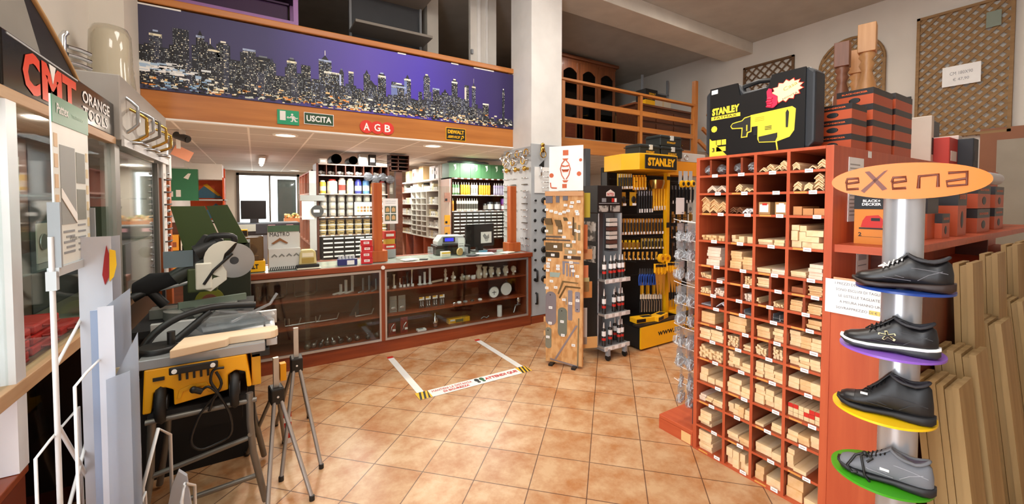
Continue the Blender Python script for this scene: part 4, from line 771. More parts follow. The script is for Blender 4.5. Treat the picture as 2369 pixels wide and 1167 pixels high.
# ================================================================ OSB SAMPLE BOARD
OSB = M('#dcab72', .6, alt='#c68e52', sc=(22, 22, 9), contrast=(.42, .6)); STL = M('#9a96a0', .35, .7); RUST = M('#6a5436', .5, .5)
def bx(px): return (px-1261)*.00440
def bz(py): return 1.6-(py-468)*.00417
t = thing('sample_board', 'tall chipboard panel covered with steel brackets and price tags', 'display board', (2.424, 3.249, 0), -56.9)
part('board', B(0, 0, .02, .375, .03, 1.70, OSB), t, bev=.003)
part('top_strip', B(-.005, -.015, 1.66, .375, .0, 1.705, M('#c99668', .6)), t)
part('foot', B(.05, -.06, 0, .09, .25, .02, BLACK).box(.28, -.06, 0, .32, .25, .02, BLACK), t)
part('post', B(.17, .03, .02, .21, .07, 1.7, BLACK), t)
def plate(pts_px, m, th=.004, holes=(), lab=None, rnd=False):
    P = [(bx(a), bz(b)) for a, b in pts_px]; mb = MB().prism(P, -th, -.0003, m)
    for a, b in holes: mb.lathe([(.006, -.0005), (.006, 0)], (bx(a), -th, bz(b)), BLACK, 10, 'y')
    return part('sample_plate', mb, t, lab)
def rr(x0, y0, x1, y1, r=6):
    P = []
    for cx_, cy_, a0 in ((x1-r, y0+r, -90), (x1-r, y1-r, 0), (x0+r, y1-r, 90), (x0+r, y0+r, 180)):
        for k in range(5): a = R(a0+k*22.5); P.append((cx_+r*math.cos(a), cy_+r*math.sin(a)))
    return P
plate(rr(1261, 679, 1286, 759, 12), STL, holes=((1272, 687), (1273, 752)), lab='largest grey rounded plate')
plate(rr(1290, 714, 1311, 783, 10), M('#7f8a84', .35, .7), holes=((1299, 722),), lab='green grey rounded plate')
plate(rr(1261, 765, 1275, 815, 6), M('#8f958a', .35, .7), holes=((1267, 772),)); plate(rr(1313, 672, 1323, 742, 2), STL); plate(rr(1329, 674, 1340, 721, 3), STL, holes=((1334, 686), (1334, 715)))
plate(rr(1260, 563, 1300, 582, 1), RUST); plate(rr(1260, 585, 1293, 598, 2), M('#3c3020', .5, .5), holes=((1263, 592), (1290, 592))); plate(rr(1303, 592, 1341, 600, 1), M('#4a3524', .5, .4))
plate(rr(1303, 563, 1322, 573, 1), M('#8d7a58', .5, .4)); plate(rr(1305, 577, 1331, 588, 1), M('#a8906a', .5, .4)); plate([(1271, 633), (1296, 633), (1292, 644), (1271, 644)], M('#a9bab0', .4, .5))
plate([(1300, 651), (1336, 653), (1336, 655), (1303, 655), (1292, 684), (1289, 682)], M('#7d6440', .4, .6)); plate([(1307, 662), (1341, 663), (1341, 666), (1309, 666), (1295, 694), (1292, 691)], M('#6a5230', .4, .6))
plate([(1331, 752), (1335, 753), (1287, 838), (1282, 838)], STL); plate([(1336, 735), (1339, 735), (1337, 850), (1334, 850)], M('#8a7c60', .5, .5)); plate([(1272, 838), (1336, 846), (1336, 850), (1272, 841)], STL)
plate([(1259, 506), (1275, 506), (1278, 520), (1262, 520)], RUST, .03); plate(rr(1262, 521, 1278, 543, 1), M('#a98c5c', .5, .4)); plate([(1283, 509), (1296, 510), (1300, 524), (1288, 524)], RUST, .03); plate(rr(1289, 525, 1300, 543, 1), M('#8a6f48', .5, .4))
plate([(1324, 502), (1326, 504), (1327, 545), (1323, 543)], M('#5c4428', .5, .4), .02); plate(rr(1326, 515, 1331, 556, 1), M('#8c7450', .4, .6)); plate(rr(1335, 520, 1340, 556, 1), M('#8c7450', .4, .6))
plate(rr(1260, 547, 1298, 551, 1), M('#6e6258', .4, .6)); plate(rr(1260, 555, 1318, 558, 1), M('#5c5048', .4, .6)); plate([(1301, 503), (1310, 504), (1313, 511), (1303, 511)], M('#5a4a30', .5, .4))
plate([(1300, 605), (1338, 606), (1338, 609), (1306, 609), (1305, 636), (1301, 636)], STL)
for a in (1309, 1316, 1323): plate(rr(a, 612, a+3, 640, 1), STL)
plate(rr(1310, 688, 1300+8, 706, 1), M('#9a948a', .4, .5))
mb = MB()
for a, b, c, d in ((1261, 447, 1277, 470), (1285, 449, 1293, 469), (1301, 443, 1312, 464)): mb.box(bx(a), -.01, bz(d), bx(c), -.0003, bz(b), M('#6d6a72', .3))
part('plastic_bag', mb, t, 'clear bag of grey screws')
mb = MB(); tags = [(1266, 458), (1288, 452), (1306, 455), (1329, 449), (1307, 475), (1322, 469), (1336, 467), (1263, 486), (1274, 489), (1285, 492), (1295, 495), (1304, 491), (1313, 488), (1332, 489), (1334, 495), (1320, 478), (1263, 536), (1295, 535), (1316, 516), (1318, 525), (1328, 533), (1336, 535), (1304, 549), (1326, 559), (1284, 572), (1313, 568), (1318, 583), (1278, 592), (1316, 595), (1270, 604), (1267, 613), (1267, 620), (1290, 617), (1290, 624), (1266, 629), (1320, 607), (1322, 616), (1325, 626), (1334, 638), (1275, 654), (1264, 671), (1285, 668), (1273, 717), (1272, 754), (1300, 747), (1302, 779), (1267, 788), (1304, 695), (1319, 702), (1335, 694), (1326, 799), (1338, 582)]
for a, b in tags: mb.box(bx(a)-.018, -.008, bz(b)-.012, bx(a)+.018, -.0045, bz(b)+.012, PAPER).box(bx(a)-.01, -.0085, bz(b)-.002, bx(a)+.01, -.008, bz(b)+.002, GREY)
part('price_tags', mb, t)
mb = MB()
for i, z in enumerate((1.62, 1.42, 1.22, .98, .84, .46, .32)): mb.box(-.022, .005, z-.05, .0, .02, z, OSB)
part('edge_tabs', mb, t)
t = thing('pattern_sheet', 'white sheet with orange ornament cutouts standing above the chipboard panel', 'display sheet', (2.424, 3.249, 0), -56.9); W = .34
part('sheet', B(.03, .006, 1.71, .03+W, .012, 2.14, PAPER), t); part('holder_rod', B(.18, .012, 1.7, .2, .02, 2.05, GREY), t)
OC = M('#c8623a', .5); mb = MB().quad(.17, 2.05, .225, 2.1, .006, OC, .002).quad(.165, 1.735, .21, 1.775, .006, OC, .002)
for x, z, r in ((.055, 1.86, .022), (.33, 1.87, .022), (.345, 2.0, .015)): mb.lathe([(r, -.002), (r, 0)], (x, .006, z), OC, 18, 'y')
for s in (1, -1):
    mb.tube([(.195+s*.01, .003, 2.0), (.195+s*.035, .003, 1.97), (.195+s*.05, .003, 1.92), (.195+s*.035, .003, 1.86), (.195+s*.008, .003, 1.82)], .005, OC, 6)
    mb.prism([(.195, 1.93+s*.02), (.195+.04, 1.94+s*.02), (.195+.03, 1.92+s*.02), (.195-.03, 1.92+s*.02), (.195-.04, 1.94+s*.02)], .003, .006, OC)
for z in (2.02, 1.81): mb.prism([(.165, z), (.225, z), (.21, z-.02), (.18, z-.02)], .003, .006, OC)
mb.prism([(.16, 1.915), (.23, 1.915), (.22, 1.89), (.17, 1.89)], .003, .006, OC).tube([(.045, .003, 1.79), (.05, .003, 1.745), (.06, .003, 1.74), (.11, .003, 1.737)], .006, OC, 6)
part('ornaments', mb, t)
# extra hinged sample pages behind the board
t = thing('sample_pages', 'edges of more sample pages sticking out behind the chipboard panel', 'display board', (2.70, 3.02, 0), -20)
for i, (z0, z1, w_, c) in enumerate(((1.45, 1.69, .075, '#b8a838'), (1.1, 1.38, .05, '#d07a48'), (1.04, 1.14, .1, '#c08858'), (.86, .98, .06, '#d8855a'), (.72, .86, .07, '#b9b07a'), (.66, .82, .1, '#b8783c'), (.2, .56, .05, '#b9b5ae'), (.16, .27, .16, '#c8985c'))):
    part('page', B(0, 0, z0, w_, .008, z1, M(c, .6)), t)
part('page_post', B(-.02, 0, 0, 0, .02, 1.7, BLACK), t)
# ================================================================ GLUE DISPLAY RACK
t = thing('glue_display_rack', 'narrow black and grey castor rack of glue with small house logo header', 'display rack', (2.95, 3.08, 0), 0)
PRINT = M('#b9b4ac', .5, alt='#4a4642', sc=(18, 18, 18), contrast=(.45, .55))
part('header', B(-.02, -.02, 1.49, .33, .28, 1.77, BLACK), t, bev=.003)
mb = MB().prism([(.10, 1.66), (.22, 1.66), (.22, 1.70), (.16, 1.73), (.10, 1.70)], -.022, -.02, M('#e9dcd2', .5)).text('PATTEX', .16, 1.68, .1, .03, RED, -.022)
mb.quad(.0, 1.50, .13, 1.565, -.02, PRINT).quad(.16, 1.50, .30, 1.565, -.02, PRINT).quad(.04, 1.6, .1, 1.64, -.02, GREY).quad(.18, 1.6, .215, 1.64, -.02, RED).quad(.22, 1.6, .25, 1.64, -.02, PAPER).quad(.0, 1.585, .29, 1.59, -.02, LGREY)
part('header_print', mb, t)
part('side_panel', B(-.02, -.02, .12, -.012, .28, 1.485, BLACK), t); mb = MB()
for z, h in ((1.2, .2), (.98, .17)): mb.box(-.024, .0, z, -.0205, .2, z+h, PRINT)
part('side_print', mb, t)
part('frame', B(-.01, -.02, .12, .005, .0, 1.485, LGREY).box(.31, -.02, .12, .33, .28, 1.485, LGREY).box(0, .24, .12, .31, .28, 1.485, M('#a3a6a9', .5)), t)
for x in (.04, .28): part('foot', B(x-.015, -.14, .08, x+.015, .32, .12, GREY), t)
for x in (.04, .28): part('castor', MB().cyl((x-.012, -.12, .03), (x+.012, -.12, .03), .03, BLACK).box(x-.016, -.14, .05, x+.016, -.1, .08, GREY), t)
SZ = (.82, .47, .14)
for z in SZ:
    s_ = part('shelf', B(-.01, -.12, z-.02, .34, .22, z, ALU), t); part('price_strip', B(-.01, -.135, z-.035, .34, -.12, z+.005, M('#c9c6c2', .4)).box(.03, -.138, z-.028, .08, -.135, z, PAPER).box(.12, -.138, z-.028, .17, -.135, z, PAPER).box(.22, -.138, z-.028, .27, -.135, z, PAPER), s_)
g0 = None
for r, z in enumerate(SZ):
    for i, (x, y) in enumerate(((.03, -.07), (.08, -.02), (.12, -.07), (.17, -.07), (.245, -.07), (.29, -.07), (.26, .0))):
        if r and i in (1, 2, 3) and (r+i) % 2: continue
        loc = (2.95+x, 3.08+y, z+.001); lab = 'black and red glue cartridge standing on the '+('upper', 'middle', 'bottom')[r]+' shelf of the castor rack'; g = 'glue cartridges on the '+('upper', 'middle', 'bottom')[r]+' rack shelf'
        if g0 is None:
            g0 = thing('glue_cartridge', lab, 'cartridge', loc, group=g); part('tube', MB().lathe([(.021, 0), (.021, .17), (.008, .18)], (0, 0, 0), M('#26221f', .4), 12), g0); part('nozzle', MB().lathe([(.009, .178), (.004, .235)], (0, 0, 0), WHITE, 8), g0); part('label_band', MB().lathe([(.0216, .055), (.0216, .08)], (0, 0, 0), RED, 12).lathe([(.0218, .1), (.0218, .15)], (0, 0, 0), PAPER, 12), g0)
        else: dup(g0, loc, i*40, lab, g)
for i in range(7): solo('small_packet', B(0, 0, 0, .11, .05, .035, M(('#c9c2b8', '#5a3a30', '#d8d2c9')[i % 3], .5)), 'small flat glue packet in the hanging stack of the castor rack', 'package', (3.04, 3.0, 1.13+.045*i), group='packets hanging in the castor rack')
t = thing('packet_hanger', 'wire hanger holding the small glue packets', 'hanger', (3.04, 3.06, 1.1)); part('hanger_back', B(-.005, 0, 0, .115, .008, .38, DGREY).box(-.005, -.065, 0, .115, 0, .012, DGREY), t)
# dark mirror pillar and background behind
t = thing('stock_table', 'low stock table with pale boxes in the dim area behind the pillar', 'table', (4.5, 6.3, 0)); part('tabletop', B(0, 0, 1.55, 1.2, .5, 1.6, DKW), t); part('leg', B(0, 0, 0, .05, .5, 1.55, DKW), t); part('leg', B(1.15, 0, 0, 1.2, .5, 1.55, DKW), t)
for i, (x, z, a, h) in enumerate(((.15, 0, .35, .2), (.55, 0, .3, .28), (.2, .2, .28, .16), (.6, .28, .2, .1))): solo('pale_carton', B(0, 0, 0, a, .3, h, M('#cfd6d2', .5)).box(0, -.003, h*.6, a, 0, h*.75, GREY), ('pale carton at the lower left behind the glue rack', 'pale carton at the lower right behind the glue rack', 'pale carton stacked at the left behind the glue rack', 'pale carton stacked at the right behind the glue rack')[i], 'box', (4.5+x, 6.35, 1.6+z+.001*(i > 1)))
solo('dark_speaker_box', B(0, 0, 0, .34, .3, .42, M('#3a322c', .7)), 'dark speckled box behind the white ornament sheet', 'box', (4.12, 5.9, 1.7))
solo('shelf_upright', B(0, 0, 0, .09, .08, 2.36, M('#4a4d50', .5)), 'dark grey steel upright left of the yellow header', 'post', (3.98, 4.4, 0), kind='structure')
t = thing('support_shelf', 'dark shelf unit standing behind the glue rack', 'shelf', (4.05, 5.85, 0)); part('body', B(0, 0, 0, .45, .4, 1.699, DKW), t); part('edge', B(0, -.005, 1.68, .45, 0, 1.699, CHERRY), t)
# ================================================================ YELLOW TOOL DISPLAY
t = thing('tool_display_stand', 'large yellow and black STANLEY tool display stand with pegboard back', 'display stand', (0, 0, 0))
part('base', B(3.47, 2.975, .03, 5.0, 3.55, .24, BLACK), t)
part('base_panel', B(3.475, 2.955, .02, 5.0, 2.975, .255, YEL), t, 'yellow front panel with web address')
part('lettering', MB().text('www.stanleytools.it', 4.22, .145, .95, .09, BLACK, 2.955, .02), t, 'black web address lettering')
part('base_ledge', B(3.45, 2.96, .255, 5.0, 3.05, .275, BLACK), t); part('foot', B(3.5, 3.0, 0, 3.56, 3.06, .03, BLACK).box(4.85, 3.0, 0, 4.95, 3.06, .03, BLACK), t)
part('back_panel', B(3.42, 3.48, .24, 5.0, 3.52, 2.0, BLACKM), t)
hd = [(3.40, 3.45), (3.36, 3.15), (3.44, 2.97), (3.6, 2.935), (3.9, 2.925), (4.04, 2.95), (4.12, 3.02), (4.12, 3.45)]
h_ = part('header', MB().flat(hd, 1.945, 2.12, YEL), t, bev=.004)
part('header_plate', B(3.47, 2.912, 1.955, 3.98, 2.925, 2.10, BLACK), h_, 'black nameplate'); part('lettering', MB().text('STANLEY', 3.725, 2.028, .45, .09, YEL, 2.912, .06), h_, 'yellow brand lettering')
part('second_header', MB().box(4.13, 3.2, 1.93, 4.95, 3.45, 2.10, M('#e8960c', .45)), t)
part('upright', B(4.09, 3.12, .28, 4.14, 3.17, 1.94, YEL).box(4.085, 3.115, 1.86, 4.145, 3.12, 1.9, BLACK).box(4.085, 3.115, 1.3, 4.145, 3.12, 1.36, BLACK), t)
part('upright', B(3.40, 3.40, .24, 3.44, 3.48, 1.94, BLACK), t)
for z in (1.86, 1.66, 1.44, 1.28, 1.16, .98, .72): part('hook_bar', B(3.44, 3.38, z, 4.9, 3.40, z+.015, BLACK), t)
for z in (1.82, 1.62, 1.40, 1.22, 1.1, .92):
    for x in (3.6, 3.75, 3.9, 4.3, 4.5): part('peg', MB().cyl((x, 3.38, z), (x, 3.14, z+.01), .004, M('#2a2a2a', .4), n=6), t)
def card(w_, h_, col, tool, lab, grp, cat='package'):
    t = thing('tool_pack', lab, cat, (0, 0, 0), group=grp)
    part('backing_card', B(-w_/2, 0, -h_, w_/2, .003, 0, M(col, .5)), t)
    mb = MB()
    if tool == 'long': mb.tube([(0, -.012, -h_*.25), (0, -.012, -h_*.9)], [w_*.3, w_*.2], BLACK, 8).tube([(0, -.012, -h_*.25), (0, -.012, -h_*.05)], w_*.12, STEEL, 6)
    elif tool == 'fat': mb.ball((0, -.012, -h_*.55), w_*.36, BLACK, (1, .4, 1.2), 8)
    elif tool == 'shell': mb.box(-w_*.4, -.02, -h_*.9, w_*.4, 0, -h_*.25, M('#8a5f1c', .35))
    elif tool == 'yel': mb.tube([(0, -.012, -h_*.15), (0, -.012, -h_*.9)], w_*.3, YEL, 8)
    part('tool', mb, t); part('price_tag', B(-w_*.3, -.024, -h_*.98, w_*.3, -.021, -h_*.82, PAPER), t)
    return t
def row(proto, n, px0, px1, py, Y=3.16, nm=None):
    for i in range(n):
        p = on('y', Y, px0+(px1-px0)*(i+.5)/n, py); q = proto if i == 0 else dup(proto, (0, 0, 0)); q.location = p; q.rotation_euler[2] = R(-6 if i % 2 else 5)
row(card(.035, .17, '#c9a23a', 'long', 'knife pack hanging at the left directly below the yellow header', 'knife packs'), 6, 1428, 1462, 402)
row(card(.03, .17, '#e8a80c', 'yel', 'yellow handled pack right of the knife packs below the header', 'yellow handled packs'), 5, 1463, 1495, 405)
row(card(.09, .15, '#c99a20', 'fat', 'square yellow pack at the left in the second row of the tool display', 'square yellow packs'), 2, 1430, 1476, 445)
row(card(.032, .26, '#2a2a2a', 'long', 'long black file hanging in the middle of the tool display', 'long black files'), 6, 1474, 1509, 440)
row(card(.03, .3, '#e2b030', 'yel', 'long yellow blade pack at the right of the black files', 'long yellow packs'), 5, 1508, 1538, 428)
row(card(.038, .18, '#b87c24', 'long', 'narrow amber pack in the third row of the tool display', 'amber packs in the third row'), 14, 1434, 1534, 506)
row(card(.035, .1, '#e6c21a', 'shell', 'small bright yellow pack at the left in the fourth row', 'bright yellow packs'), 5, 1434, 1480, 556)
row(card(.035, .12, '#b99a3a', 'long', 'small tool pack at the right in the fourth row', 'tool packs in the fourth row'), 7, 1482, 1534, 552)
row(card(.03, .09, '#e0a83c', 'fat', 'small yellow card pack in the fifth row of the tool display', 'small yellow card packs'), 8, 1440, 1524, 583)
row(card(.05, .15, '#c8961e', 'yel', 'bright yellow pack hanging behind the low pincers', 'low yellow packs'), 4, 1478, 1532, 655, 3.3)
row(card(.035, .12, '#e6b41e', 'fat', 'yellow pack high in the middle of the tool display', 'high middle yellow packs'), 4, 1466, 1510, 425, 3.34)
row(card(.06, .13, '#8c7a28', 'shell', 'dark yellow pack behind the glue rack on the tool display', 'dark yellow packs'), 1, 1430, 1450, 600)
def tool(kind, lab, grp, cat, nm):
    t = thing(nm, lab, cat, (0, 0, 0), group=grp)
    if kind == 'pliers':
        part('jaws', MB().prism([(-.012, -.06), (.012, -.06), (.006, 0), (-.006, 0)], -.006, .006, DGREY), t)
        for s in (1, -1): part('handle', MB().tube([(0, 0, -.06), (s*.016, 0, -.09), (s*.02, 0, -.14), (s*.012, 0, -.19)], .008, M('#1e4aa0', .4), 8), t)
    elif kind == 'grip':
        part('jaws', MB().prism([(-.012, -.05), (.012, -.05), (.008, 0), (-.008, 0)], -.006, .006, M('#d9cfb8', .5)), t)
        for s in (1, -1): part('handle', MB().tube([(0, 0, -.05), (s*.014, 0, -.08), (s*.014, 0, -.2)], .006, STEEL if s > 0 else BLACK, 8), t)
    elif kind == 'saw':
        part('blade', MB().prism([(-.03, -.1), (.045, -.1), (.03, -.36), (.01, -.36)], -.001, .001, M('#c28a30', .4)), t)
        part('handle', MB().prism([(-.045, 0), (.045, -.01), (.055, -.11), (.02, -.13), (.015, -.05), (-.015, -.045), (-.02, -.12), (-.045, -.1)], -.012, .012, YEL), t, bev=.004); part('grip_insert', B(-.04, -.014, -.04, .04, -.01, -.01, BLACK), t)
    elif kind == 'tape':
        part('card', B(-.035, .01, -.13, .035, .013, .02, LGREY), t); part('tape_body', MB().lathe([(.04, -.02), (.042, 0), (.04, .01)], (0, -.01, -.13), YEL, 16, 'y').lathe([(.022, -.004), (.022, 0)], (0, -.03, -.13), BLACK, 14, 'y'), t)
    elif kind == 'roll': part('tape_body', MB().lathe([(.05, -.02), (.052, 0), (.05, .02)], (0, 0, -.05), YEL, 18, 'y').lathe([(.02, -.003), (.02, 0)], (0, -.02, -.05), M('#b06a10', .5), 12, 'y'), t)
    elif kind == 'screwdriver': part('shaft', MB().cyl((0, 0, -.1), (0, 0, -.2), .004, STEEL, n=8), t); part('handle', MB().tube([(0, 0, 0), (0, 0, -.03), (0, 0, -.1)], [.01, .015, .011], BLACK, 10), t)
    return t
row(tool('pliers', 'blue handled pliers hanging in the lower row of the tool display', 'blue handled pliers', 'pliers', 'pliers'), 7, 1478, 1518, 622)
row(tool('saw', 'yellow handled saw hanging at the lower left of the saw row', 'left yellow saws', 'saw', 'hand_saw'), 3, 1516, 1538, 610, 3.06)
row(tool('saw', 'yellow handled saw hanging at the right of the saw row', 'right yellow saws', 'saw', 'hand_saw'), 5, 1544, 1576, 606, 3.06)
row(tool('grip', 'steel and black pincers hanging low above the display base', 'low hanging pincers', 'pincers', 'pincers'), 9, 1480, 1532, 682, 3.12)
row(tool('screwdriver', 'dark screwdriver hanging below the yellow saws', 'dark screwdrivers', 'screwdriver', 'screwdriver'), 5, 1546, 1576, 672)
row(tool('roll', 'round yellow tape reel hanging in the middle of the display', 'round yellow reels', 'tape reel', 'tape_reel'), 2, 1524, 1548, 588, 3.1)
row(tool('tape', 'tape measure on a grey card hanging beside the red rack', 'tape measures on grey cards', 'tape measure', 'tape_measure'), 3, 1570, 1606, 400, 3.0)
row(card(.035, .24, '#26262a', 'long', 'long black blade pack in the right bay of the tool display', 'black packs in the right bay'), 7, 1550, 1606, 428, 3.3)
row(card(.045, .14, '#b98a34', 'shell', 'amber pack high in the right bay of the tool display', 'amber packs in the right bay'), 4, 1550, 1604, 490, 3.3)
row(card(.035, .15, '#a8762c', 'long', 'amber pack in the middle of the right bay', 'middle amber packs in the right bay'), 5, 1550, 1604, 524, 3.3)
row(card(.035, .2, '#6e4c24', 'long', 'dark amber pack low in the right bay', 'low amber packs in the right bay'), 5, 1552, 1606, 560, 3.3)
p = on('y', 3.0, 1574, 458); t = thing('blank_card', 'large white card pack hanging in front of the right bay', 'card', p); part('card', B(-.075, 0, -.19, .075, .003, 0, PAPER), t); part('barcode', B(.03, -.002, -.18, .06, 0, -.165, GREY), t)
p = on('y', 3.0, 1598, 468); t = thing('clear_pack', 'clear blister pack hanging right of the white card', 'package', p); part('shell', B(-.03, 0, -.13, .05, .02, 0, BAG), t); part('fitting', MB().ball((.01, .01, -.08), .025, DGREY, (1, .4, 1), 8), t)
t = thing('metal_cup', 'polished brass coloured cup shaped tool hanging below the header', 'tool', on('y', 3.1, 1518, 425)); part('cup', MB().lathe([(.07, -.0), (.09, .06), (.09, .1)], (0, 0, -.06), M('#a88a4a', .2, .9), 20), t)
for i, (x, y, rz, lab) in enumerate(((3.62, 3.06, -10, 'yellow boxed tool lying on the left of the black display base'), (3.86, 3.03, 14, 'second yellow boxed tool lying on the display base'))):
    t = thing('tool_box_pack', lab, 'package', (x, y, .276), rz); part('carton', B(-.13, -.05, 0, .13, .06, .055, YEL), t, bev=.004); part('tool_print', B(-.02, -.03, .055, .1, .03, .058, BLACK).box(-.12, -.053, .01, .0, -.05, .045, BLACK), t)
t = thing('mitre_box', 'yellow plastic mitre box standing on the display base', 'mitre box', (4.34, 3.13, .276), 8); part('body', B(-.16, -.05, 0, .16, .05, .02, YEL).box(-.16, -.06, 0, -.07, -.045, .12, YEL).box(.02, -.06, 0, .16, -.045, .1, YEL).box(-.16, .045, 0, .16, .06, .14, YEL), t, bev=.004); part('saw_grip', MB().tube([(-.05, 0, .03), (-.02, 0, .1), (.06, 0, .1), (.08, 0, .03)], .014, BLACK), t)
def sbox(x, y, z, lab, w_=.4):
    t = thing('tool_case', lab, 'tool case', (x, y, z)); part('case', B(0, 0, 0, w_, .22, .13, M('#1e2422', .5)), t, bev=.012); part('lid', B(-.01, -.01, .095, w_+.01, .23, .105, BLACK), t); part('latch', B(w_*.43, -.015, .07, w_*.57, 0, .125, M('#c9ccc8', .4)), t); part('lettering', MB().text('STANLEY', w_*.5, .045, w_*.42, .022, YEL, 0), t)
    return t
sbox(3.62, 3.12, 2.121, 'black tool case at the lower left on top of the yellow header', .34); sbox(3.99, 3.12, 2.121, 'black tool case at the lower right on top of the yellow header', .38); sbox(3.98, 3.13, 2.253, 'topmost black tool case above the yellow header', .38)
t = thing('clear_case', 'white and clear box lying on the right yellow header', 'box', (4.45, 3.2, 2.101)); part('box', B(0, 0, 0, .5, .2, .11, M('#c2bdb4', .4)), t, bev=.005); part('coil', MB().tube([(.1+.04*math.cos(k*.6), -.003, .05+.03*math.sin(k*.6)) for k in range(10)], .006, CHROME, 6, True), t)
# ================================================================ ORANGE-RED STRIP RACK
t = thing('strip_rack', 'tall orange red wooden rack with compartments full of wooden strips', 'rack', (2.39, 1.605, 0), -90); RK = t
ZR = [.012, .166, .325, .452, .605, .73, .83, .94, 1.02, 1.115, 1.2, 1.356, 1.525, 1.65, 1.76, 1.865]
LR = 3.6; WR = .735; XD = (.205, .365, .535); XI = (.024, .197, .213, .357, .373, .527, .543, .70)
part('side_panel', B(0, 0, 0, .024, LR, 1.88, ORANGE), t, bev=.002); part('side_panel', B(.70, 0, 0, WR, LR, 1.88, ORANGE), t, bev=.002)
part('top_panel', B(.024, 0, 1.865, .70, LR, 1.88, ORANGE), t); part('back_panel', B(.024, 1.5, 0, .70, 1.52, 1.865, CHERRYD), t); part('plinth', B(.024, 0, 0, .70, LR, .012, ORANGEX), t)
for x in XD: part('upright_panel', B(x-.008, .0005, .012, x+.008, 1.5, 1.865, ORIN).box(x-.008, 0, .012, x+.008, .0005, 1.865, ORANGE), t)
CELL = {}
for c in range(4):
    a, b_ = XI[2*c], XI[2*c+1]
    for r in range(1, 15):
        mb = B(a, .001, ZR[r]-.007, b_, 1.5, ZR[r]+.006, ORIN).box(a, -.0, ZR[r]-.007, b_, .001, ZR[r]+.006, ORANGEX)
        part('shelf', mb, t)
    for r in range(15): CELL[(r, c)] = (a, b_, ZR[r]+.0065 if r else .0125, ZR[r+1]-.0075)
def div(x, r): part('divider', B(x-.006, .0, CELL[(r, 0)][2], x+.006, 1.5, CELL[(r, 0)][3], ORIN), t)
for r in (14,):
    for x in (.098, .288): div(x, r)
for r in (7, 8, 9):
    for x in (.118, .300, .455, .62): div(x, r)
for x in (.30, .458): div(x, 5)
pl = MB().box(-.018, -.003, -.009, .018, 0, .010, PAPER).box(-.012, -.0035, -.002, .012, -.003, .003, M('#b9a8a4', .6)).mesh('price_label'); sl = B(-.03, -.0015, -.004, .03, 0, .005, M('#d99a4a', .5)).mesh('strip_label')
for r in range(15):
    for c in range(4):
        a, b_ = XI[2*c], XI[2*c+1]; o = link('price_label', pl, t); o.location = (b_-.03-.02*((r*7+c*3) % 3), 0, ZR[r] if r else .02)
        if (r+c) % 2 == 0 and r < 14: o = link('strip_label', sl, t); o.location = (a+.05, 0, ZR[r])
COLN = ('leftmost', 'second', 'third', 'rightmost'); ORD = ('bottom', 'second lowest', 'third lowest', 'fourth lowest', 'fifth lowest', 'sixth lowest', 'seventh lowest', 'eighth lowest', 'middle', 'seventh highest', 'sixth highest', 'fifth highest', 'fourth highest', 'third highest', 'topmost')
ORD = ('bottom', 'second lowest', 'third lowest', 'fourth lowest', 'fifth lowest', 'sixth lowest', 'seventh lowest', 'eighth', 'seventh highest', 'sixth highest', 'fifth highest', 'fourth highest', 'third highest', 'second highest', 'top')
STUFF = MB(); SM = {}; rs = random.Random(21); NST = [0]
def strip_mesh(w_, h_, mat, kind='box', L=1.0):
    k = (round(w_, 4), round(h_, 4), mat.name, kind)
    if k not in SM:
        mb = MB()
        if kind == 'box': mb.box(0, 0, 0, w_, L, h_, mat)
        elif kind == 'vee': q = h_; mb.prism([(0, 0), (w_/2, w_*.42), (w_, 0), (w_, q), (w_/2, w_*.42+q), (0, q)], 0, L, mat)
        elif kind == 'rod': mb.cyl((w_/2, 0, w_/2), (w_/2, L, w_/2), w_/2, mat, n=8)
        elif kind == 'uprof': mb.box(0, 0, 0, w_, L, .0015, mat).box(0, 0, 0, .0015, L, h_, mat).box(w_-.0015, 0, 0, w_, L, h_, mat)
        SM[k] = mb.mesh('wood_strip')
    return SM[k]
ADJ = {}
def st(r, c, x, z, w_, h_, mat=PINE, kind='box', nm='wooden_strip', word='pale wooden strip', dy=None, cell='', cat='wooden strip'):
    NST[0] += 1
    if word == 'thin wooden stick' and not (r, c) == (4, 0):
        STUFF.at((2.39+rs.uniform(.01, .03), 1.605-x, z), -90).box(0, 0, 0, w_, 1.0, h_, mat); return
    o = link(nm, strip_mesh(w_, h_, mat, kind)); y = .012+(rs.uniform(0, .022) if dy is None else dy)
    o.location = (2.39+y, 1.605-x, z); o.rotation_euler[2] = R(-90+rs.uniform(-.25, .25))
    lab = word+(', '+cell+' half' if cell else '')+', '+COLN[c]+' column, '+ORD[r]+' row of the rack'
    tag(o, lab, cat, word+', '+COLN[c]+' column, '+ORD[r]+' row'+cell)
def flats(r, c, x, w_, h_, n, mat=PINE, word='flat wooden board', j=.003, **k):
    z = CELL[(r, c)][2]
    for i in range(n): st(r, c, x+rs.uniform(-j, j)*.5, z+i*(h_+.0006), w_, h_, mat if i % 3 else mat, word=word, **k)
def sticks(r, c, a, b_, n, s=.012, mat=PINE, word='thin wooden stick', **k):
    z = CELL[(r, c)][2]; per = max(1, int((b_-a)/(s+.003)))
    for i in range(n):
        x = a+(i % per)*(s+.003)+rs.uniform(0, .002); st(r, c, x, z+(i//per)*(s*.8+.001), s*rs.choice((1, .9)), s*.78, mat, word=word, **k)
def vees(r, c, x, w_, th, n, mat=PINE, word='V shaped wooden corner strip', **k):
    for i in range(n): st(r, c, x, CELL[(r, c)][2]+.0005+i*(th+.0015), w_, th, mat, 'vee', word=word, nm='corner_strip', cat='corner strip', **k)
A = [XI[0], XI[2], XI[4], XI[6]]
